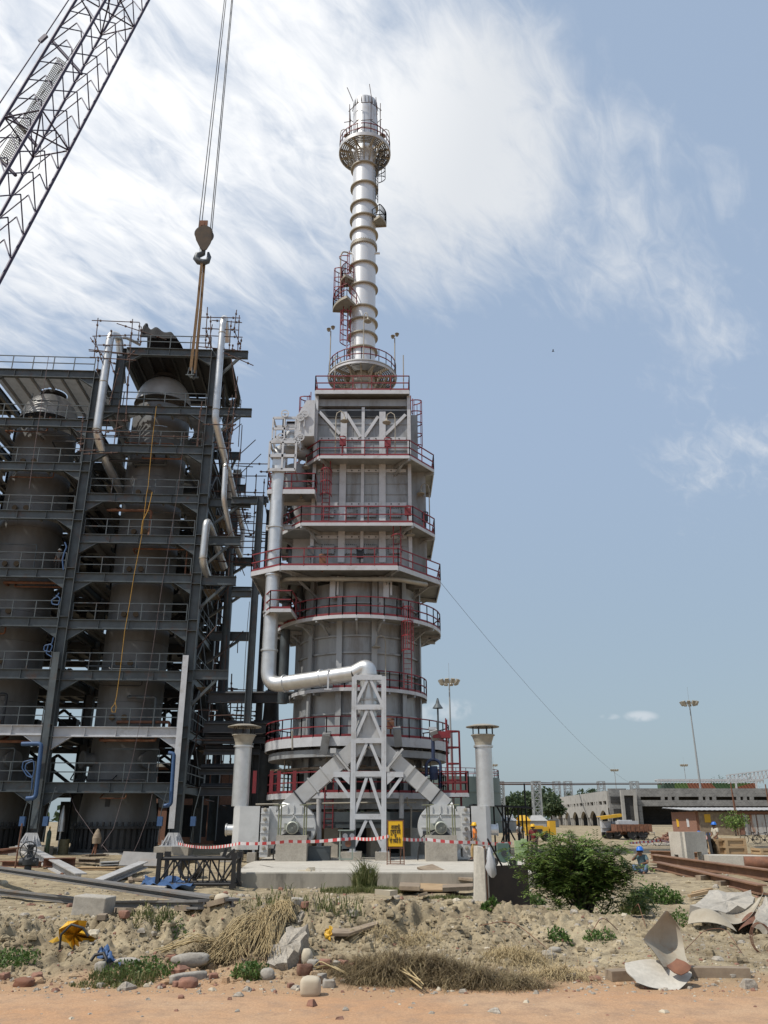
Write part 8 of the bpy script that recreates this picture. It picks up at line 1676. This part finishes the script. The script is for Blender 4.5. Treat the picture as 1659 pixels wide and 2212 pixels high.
# crumpled yellow tin sheet
g = G(*vG(430, 770)); Yy = g.y; m = MB(); M['ytin'] = mat('yellow_tin', (.66, .38, .03), .45, .1, (.55, .30, .02), 3, .7, stain=(.22, .10, .03), sscale=2.5, sth=(.6, .75))
P_ = lambda x, y, d=0: P(*vG(x, y), Yy+d)
ring_o = [(345, 650), (400, 600), (460, 595), (512, 600), (500, 640), (520, 680), (565, 705), (545, 740), (490, 770), (470, 755), (445, 780), (430, 770), (400, 730), (350, 715)]; cc = P_(440, 680, .28); vs = [cc]+[P_(x, y, .12*math.sin(i*2.1)+.05) for i, (x, y) in enumerate(ring_o)]; k_ = len(ring_o)
mid = [cc.lerp(vs[1+i], .55)+Vector((0, (-.16 if i % 2 else .14), (.05 if i % 2 else -.03))) for i in range(k_)]; allv = vs+mid; fs = [(0, 1+k_+i, 1+k_+(i+1) % k_) for i in range(k_)]+[(1+k_+i, 1+i, 1+(i+1) % k_, 1+k_+(i+1) % k_) for i in range(k_)]
m.add(allv, fs); m.add([p+Vector((0, .012, 0)) for p in allv], [tuple(reversed(f)) for f in fs]); ys_o = thing('crumpled_yellow_sheet', 'crumpled yellow metal sheet lying on the left bank', 'metal sheet', g); m.build('sheet', M['ytin'], ys_o)
m = MB(); m.path([P_(350, 770, -.1), P_(360, 680, -.12), P_(420, 620, -.14), P_(490, 640, -.1), P_(520, 690, -.1)], .022, 6); m.path([P_(470, 755, -.1), P_(510, 800, -.12), P_(540, 770, -.1), P_(545, 735, -.1)], .03, 6); m.build('rim_wire', M['dark'], ys_o); m = MB(); q = [P_(285, 720, .0), P_(340, 690, .05), P_(350, 715, .05), P_(310, 730, 0)]; m.slab(q, .015); m.build('torn_flap', M['ytin'], ys_o)
g = G(*vG(620, 880)); rag([P(*vG(545, 800), g.y+.3), P(*vG(640, 775), g.y+.35), P(*vG(700, 860), g.y), P(*vG(640, 850), g.y-.05)], 1, 'blue', 'blue plastic rag draped over a stone on the left bank', 'blue_rag', 'rag', 5, .12); m = MB(); m.path([P(*vG(535, 835), g.y-.05), P(*vG(560, 800), g.y), P(*vG(610, 790), g.y), P(*vG(630, 830), g.y-.05), P(*vG(610, 890), g.y-.1)], .03, 6); tag(m.build('hose', M['black'], None), 'short dark bent hose beside the blue rag', 'hose')
# black crane lattice section and blue sheet
g = G(*vG(1000, 405)); YF2 = g.y; xl_, xr_ = P(*vG(925, 390), YF2).x, P(*vG(1370, 400), YF2).x; zb_ = P(*vG(1000, 395), YF2).z; zt_ = P(*vG(1000, 232), YF2).z; bs_ = thing('lattice_section', 'black rusty crane lattice section resting on the ground before the apron', 'lattice section', (xl_, YF2, zb_)); DY = 1.15
for y in (0, DY):
    for z in (zb_+.06, zt_): m = MB(); m.tube((xl_-.05, YF2+y, z), (xr_+.05, YF2+y, z), .06, 8); m.build('chord', M['black'], bs_)
    for x in (xl_, xr_): m = MB(); m.bar((x, YF2+y, zb_), (x, YF2+y, zt_), .14); m.box((x, YF2+y, zt_+.1), (.22, .14, .2)); m.box((x, YF2+y, zb_), (.24, .16, .16)); m.build('end_post', M['black'], bs_)
    n = 5
    for k in range(n):
        xa_, xb_ = xl_+(xr_-xl_)*k/n, xl_+(xr_-xl_)*(k+1)/n; m = MB(); m.tube((xa_, YF2+y, zt_ if k % 2 else zb_+.06), (xb_, YF2+y, zb_+.06 if k % 2 else zt_), .035, 6); m.tube((xb_, YF2+y, zb_), (xb_, YF2+y, zt_), .028, 6); m.build('lacing', M['black'], bs_)
for k in range(5):
    xa_, xb_ = xl_+(xr_-xl_)*k/5, xl_+(xr_-xl_)*(k+1)/5; m = MB()
    for z in (zb_+.06, zt_): m.tube((xa_, YF2+(DY if k % 2 else 0), z), (xb_, YF2+(0 if k % 2 else DY), z), .03, 6)
    m.tube((xl_ if k == 0 else xb_, YF2, zt_), (xl_ if k == 0 else xb_, YF2+DY, zt_), .05, 6); m.build('lacing', M['black'], bs_)
m = MB(); m.bar((xr_-.3, YF2, zt_+.03), (xr_, YF2, zt_+.3), .1); m.bar((xr_-.6, YF2+DY, zt_+.03), (xr_-.5, YF2+DY, zt_+.3), .12); m.build('lug', M['black'], bs_)
a = G(*vG(840, 400)); rag([G(*vG(840, 410))+Vector((0, 0, .05)), G(*vG(1150, 435))+Vector((0, 0, .04)), G(*vG(1120, 400))+Vector((0, 0, .1)), G(*vG(850, 375))+Vector((0, 0, .12))], 1, 'blue', 'blue plastic sheet crumpled under the black lattice section', 'blue_sheet', 'sheet', 8, .2)
# steel beams lying about at the left
def gbeam(p0, p1, h, wd, label, mt='steel', l0=0, l1=0, group='steel beams lying at the left'):
    a, b = G(*p0), G(*p1); return girder(a+Vector((0, 0, h/2+l0)), b+Vector((0, 0, h/2+l1)), h, wd, label, mt, 'steel_beam', 'beam', None, group)
M['greysteel'] = mat('dull_grey_steel', (.20, .19, .18), .6, .1, (.13, .125, .12), 2, .8, stain=(.22, .15, .10), sscale=1.5); M['whitesteel'] = mat('chalky_steel', (.44, .43, .42), .65, .05, (.32, .31, .30), 2, .8, stain=(.25, .20, .15), sscale=1.5)
gbeam(vG(-120, 350), vG(1370, 528), .16, .30, 'longest grey steel beam lying across the left ground, ending by the egg-shaped stone', 'greysteel', .35, .0); gbeam(vG(-40, 462), vG(460, 500), .17, .2, 'grey steel beam in front of the longest one at the left edge', 'greysteel', .1, .0); gbeam(vG(640, 520), vG(1200, 532), .16, .24, 'grey steel beam lying half buried right of the concrete block', 'greysteel'); gbeam(vG(120, 225), vG(470, 385), .38, .42, 'chalky white steel beam slanting down toward the longest beam', 'whitesteel', .35, .0); gbeam(vG(570, 405), vG(840, 310), .26, .4, 'pale steel channel slanting up toward the black lattice section', 'whitesteel', .0, .15)
gbeam(vG(250, 290), vG(440, 285), .36, .5, 'rusty box beam stacked behind the white beam', 'rust', .05, .05); gbeam(vG(10, 280), vG(240, 285), .25, .3, 'rusty beam end at the left edge behind the valve', 'rust'); gbeam(vG(460, 270), vG(585, 275), .2, .5, 'thin stacked plates right of the rusty box beam', 'oldwood', .1, .1); gbeam(vG(455, 300), vG(700, 300), .12, .5, 'flat pale boards lying before the drums', 'wood'); gbeam(vG(590, 280), vG(700, 275), .15, .6, 'grey flat plates lying before the drums', 'whitesteel', .05, .05); gbeam(vG(500, 235), vG(620, 230), .12, .4, 'small stack of boards close to the drum plinth', 'oldwood', .1, .1); gbeam(vG(-60, 240), vG(90, 232), .2, .25, 'rusty beam poking in from the left edge below the footing', 'rust', .2, .3)
a, b = G(*vG(700, 285)), G(*vG(930, 290)); m = MB(); m.slab([a+Vector((0, 0, .05)), b+Vector((0, 0, .05)), b+Vector((.1, .5, .55)), a+Vector((0, .5, .6))], .06); tag(m.build('steel_plate', M['greysteel'], None), 'grey steel plate propped left of the black lattice section', 'plate')
c = G(*vG(930, 380)); m = MB(); m.lathe([(.36, -.4), (.42, -.4), (.42, .4), (.36, .4), (.36, -.4)], c+Vector((.75, 1.9, .38)), 24, Matrix.Rotation(R(72), 3, 'X')); tag(m.build('cable_drum', M['black'], None), 'dark round drum lying behind the black lattice section', 'drum')
for i, (x0, y0, x1, y1) in enumerate(((780, 365, 850, 370), (480, 255, 560, 250), (350, 275, 500, 262), (640, 560, 590, 615), (600, 545, 760, 575), (1040, 545, 1130, 560), (1230, 530, 1330, 528), (660, 400, 740, 405), (760, 350, 770, 380))):
    a, b = G(*vG(x0, y0)), G(*vG(x1, y1)); m = MB(); m.bar(a+Vector((0, 0, .06)), b+Vector((0, 0, .08)), .16, .09); tag(m.build('plank', M['oldwood'], None), 'short weathered plank lying loose on the left ground', 'plank', 'loose planks on the left ground')
# gate valve and pegs
g = G(*vG(160, 315)); gv = thing('gate_valve', 'dark cast gate valve with a hand wheel standing on the ground at the left', 'valve', g); m = MB(); m.lathe([(.28, 0), (.28, .08), (.14, .1), (.14, .25), (.24, .3), (.26, .5), (.2, .62), (.12, .7), (.12, .95), (.17, .97), (.17, 1.05), (.05, 1.08)], g, 20); m.tube(g+Vector((-.36, 0, .4)), g+Vector((.36, 0, .4)), .16, 14); m.build('body', M['dark'], gv); m = MB(); c = g+Vector((0, -.22, .85)); m.path([c+Vector((.34*math.cos(2*PI*k/20), 0, .34*math.sin(2*PI*k/20))) for k in range(20)], .025, 6, closed=True)
for k in range(4): a = PI*k/4; m.tube(c-Vector((.33*math.cos(a), 0, .33*math.sin(a))), c+Vector((.33*math.cos(a), 0, .33*math.sin(a))), .015, 5)
m.build('hand_wheel', M['dark'], gv)
g = G(*vG(85, 310)); m = MB(); m.tube(g, g+Vector((.02, 0, 1.9)), .035, 6); m.tube(g+Vector((-.9, 0, .85)), g+Vector((.15, 0, .95)), .03, 6); tag(m.build('rusty_stake', M['rust'], None), 'rusty upright stake with a cross rod left of the valve', 'stake')
# curled metal sheets at the right
def sheet(c00, c10, c11, c01, bulge, label, mt, n=10, name='metal_sheet', th=.012, bul2=(0, 0, 0), tear=0.0, par=None):
    m = MB(); vs = []; r = random.Random(5); c00, c10, c11, c01 = map(Vector, (c00, c10, c11, c01)); bulge = Vector(bulge); bul2 = Vector(bul2)
    for j in range(n+1):
        for i in range(n+1):
            u, v = i/n, j/n; p = c00*(1-u)*(1-v)+c10*u*(1-v)+c11*u*v+c01*(1-u)*v+bulge*(4*u*(1-u))+bul2*(4*v*(1-v))
            if tear and (i in (0, n) or j in (0, n)): p = p+Vector((r.gauss(0, tear), r.gauss(0, tear), r.gauss(0, tear)))
            vs.append(p)
    nrm = (c10-c00).cross(c01-c00).normalized()*th; f = [(j*(n+1)+i, j*(n+1)+i+1, (j+1)*(n+1)+i+1, (j+1)*(n+1)+i) for j in range(n) for i in range(n)]; m.add(vs, f, True); m.add([p-nrm for p in vs], [tuple(reversed(q)) for q in f], True)
    o = m.build(name, M[mt], par)
    return tag(o, label, 'metal sheet') if par is None else o
M['tan_sheet'] = mat('tan_sheet', (.40, .355, .28), .75, .05, (.29, .245, .18), 2.5, .9, .15, 14, stain=(.28, .17, .09), sscale=2, sth=(.58, .74))
g = G(*vI(1100, 1060)); Yb = g.y; Q = lambda x, y, d=0: P(*vI(x, y), Yb+d)
bsx = thing('bent_metal_sheet', 'torn tan metal sheet bent upright and folded over at the road edge', 'metal sheet', g)
def spatch(name, rows, mt, th=.012):
    m = MB(); n = len(rows[0]); fine = []
    def cr(p0, p1, p2, p3, t): return .5*((2*p1)+(p2-p0)*t+(2*p0-5*p1+4*p2-p3)*t*t+(3*p1-p0-3*p2+p3)*t**3)
    def ref(seq, k):
        o = []
        for i in range(len(seq)-1):
            p0, p1, p2, p3 = seq[max(i-1, 0)], seq[i], seq[i+1], seq[min(i+2, len(seq)-1)]
            o += [cr(p0, p1, p2, p3, t/k) for t in range(k)]
        return o+[seq[-1]]
    rows = [ref(r_, 4) for r_ in rows]; cols = [ref(list(c), 4) for c in zip(*rows)]; rows = list(zip(*cols)); a, b = len(rows), len(rows[0]); vs = [p for r_ in rows for p in r_]; f = [(j*b+i, j*b+i+1, (j+1)*b+i+1, (j+1)*b+i) for j in range(a-1) for i in range(b-1)]; nr = (rows[0][-1]-rows[0][0]).cross(rows[-1][0]-rows[0][0]).normalized()*th
    m.add(vs, f, True); m.add([p+nr for p in vs], [tuple(reversed(q)) for q in f], True); return m.build(name, M[mt], bsx)
spatch('upright_leaf', [[Q(1105, 632, .75), Q(1118, 636, .74), Q(1135, 655, .72)], [Q(1050, 705, .60), Q(1110, 700, .85), Q(1185, 735, .80)], [Q(990, 785, .42), Q(1095, 800, .85), Q(1205, 830, .78)], [Q(1040, 850, .35), Q(1110, 860, .7), Q(1215, 880, .65)], [Q(1095, 935, .22), Q(1150, 940, .45), Q(1235, 930, .5)]], 'tan_sheet')
spatch('ground_leaf', [[Q(885, 915, .40), Q(1000, 895, .55), Q(1085, 905, .5), Q(1150, 935, .42)], [Q(895, 960, .22), Q(1010, 960, .28), Q(1110, 975, .3), Q(1245, 965, .3)], [Q(935, 1000, .05), Q(1000, 1020, .1), Q(1120, 1030, .12), Q(1225, 1015, .1)], [Q(950, 1020, .0), Q(1020, 1045, -.02), Q(1100, 1058, -.03), Q(1175, 1062, -.02)]], 'conc_light')
spatch('folded_edge', [[Q(1110, 930, .2), Q(1150, 905, .25), Q(1165, 890, .3)], [Q(1150, 965, .12), Q(1190, 935, .1), Q(1215, 910, .2)], [Q(1190, 980, .06), Q(1230, 960, .05), Q(1245, 935, .18)]], 'rust')
g = G(*vI(1330, 1000)); m = MB(); m.box(g+Vector((0, .1, .07)), (1.35, .2, .14), -.1); tag(m.build('plank', M['oldwood'], None), 'weathered plank on the sand right of the bent sheet', 'plank'); g = G(*vI(890, 1015)); m = MB(); m.box(g+Vector((0, .1, .07)), (.5, .25, .14), .2); tag(m.build('plank', M['oldwood'], None), 'short plank stub under the left edge of the bent sheet', 'plank')
# far slabs and curled sheets at the right edge
def gz2(x, y, l): q = G(*vI(x, y)); q.z += l; return q
ga = G(*vI(1240, 720)); Ya = ga.y; Q2 = lambda x, y, d=0: P(*vI(x, y), Ya+d)
rough_slab([Q2(1240, 610, .5), Q2(1430, 645, .35), Q2(1590, 600, .9), Q2(1560, 530, 1.7), Q2(1350, 525, 1.9)], .2, 'pale grey concrete slab tipped on the sand at the right', 'conc', 'concrete_slab'); rough_slab([Q2(1600, 690, -.4), Q2(1720, 760, -.5), Q2(1760, 600, .3), Q2(1640, 560, .5)], .18, 'second grey concrete slab cut by the right frame edge', 'conc', 'concrete_slab')
sheet(Q2(1480, 705, -.3), Q2(1640, 520, .7), Q2(1610, 560, .9), Q2(1400, 640, .3), (0, 0, -.16), 'curled rusty-edged sheet turned up beside the pale slab', 'tan_sheet', bul2=(0, .05, -.06)); sheet(Q2(1225, 705, .1), Q2(1490, 745, -.35), Q2(1400, 660, .1), Q2(1255, 635, .4), (0, -.1, .10), 'brown curled sheet lying at the foot of the pale slab', 'tan_sheet', bul2=(0, 0, .06)); sheet(Q2(1500, 740, -.3), Q2(1620, 700, .1), Q2(1600, 640, .5), Q2(1520, 680, .2), (0, 0, .05), 'dark curled sheet in the shade of the turned-up one', 'rust')
for i, (x, y, l) in enumerate(((1310, 560, .5), (1290, 575, .35))):
    g = G(*vI(x, y)); m = MB(); m.bar(g+Vector((-.3, 0, .1)), g+Vector((.35, .2, .2)), .14, .08); tag(m.build('plank', M['wood'], None), ('upper' if i == 0 else 'lower')+' of two crossed timber offcuts on the sand left of the slab', 'plank')
# loose wires and rods
for pts, rr_, lb_ in (((vI(1215, 865), vI(1330, 830), vI(1440, 822), vI(1520, 880)), .006, 'thin rusty rod arching over the sand right of the bent sheet'), ((vI(100, 735), vI(280, 790), vI(470, 860)), .007, 'thin rusty rod lying on the bank below the dark steel plate'), ((vI(920, 655), vI(970, 700), vI(1000, 740)), .008, 'rusty rod stub below the right foot of the bush'), ((vI(700, 790), vI(770, 755), vI(850, 765)), .008, 'brown bent twig on the bank below the bush'), ((vR(1280, 1240), vR(1420, 1340), vR(1659, 1500)), .012, 'thin wire lying over the pale slab at the right edge'), ((vR(1310, 1050), vR(1430, 960), vR(1560, 880), vR(1659, 860)), .014, 'thin bent rod rising over the low pale wall at the right')):
    m = MB(); q = [G(*p)+Vector((0, 0, .06+.25*math.sin(PI*i/(len(pts)-1)))) for i, p in enumerate(pts)]; m.path(q, rr_, 5, bend=.3); tag(m.build('rusty_rod', M['rust'], None), lb_, 'rod')
g = G(*vI(1640, 860)); m = MB()
for k in range(3): m.path([g+Vector((.18*math.cos(2*PI*i/16), .05*k, .22+.25*math.sin(2*PI*i/16))) for i in range(16)], .007, 5, closed=True)
tag(m.build('wire_coil', M['rust'], None), 'rusty wire coil standing on the sand at the right edge', 'wire coil')
g = G(*vR(1570, 1060)); m = MB(); m.lathe([(.02, -.5), (.26, -.5), (.26, .5), (.2, .5), (.2, -.45)], g+Vector((0, 0, .25)), 16, Matrix.Rotation(R(90), 3, 'Y') @ Matrix.Rotation(.3, 3, 'X')); tag(m.build('rusty_pipe_stub', M['rust'], None), 'short rusty pipe stub lying before the low pale wall', 'pipe stub')
g = G(*vR(1040, 990)); m = MB(); m.bar(g+Vector((-.15, 0, 0)), g+Vector((0, 0, .45)), .04); m.bar(g+Vector((.15, 0, 0)), g+Vector((0, 0, .45)), .04); m.bar(g+Vector((0, .2, 0)), g+Vector((0, 0, .45)), .04); tag(m.build('small_trestle', M['white'], None), 'tiny white trestle in front of the notch of the concrete corner piece', 'trestle')
# cables lying along the apron
m = MB(); m.path([G(*vH(30, 250))+Vector((0, 0, .56-0))*0+Vector((0, 0, .03)), P(*vH(250, 272), 36.3), P(*vH(480, 285), 35.3), P(*vH(850, 298), 34.3), P(*vH(1250, 292), 34.4)], .025, 5); 
for i, v in enumerate(m.v): m.v[i] = (v[0], v[1], .565 if v[0] > -5.4 else v[2])
tag(m.build('ground_cable', M['black'], None), 'black cable lying along the concrete apron', 'cable')
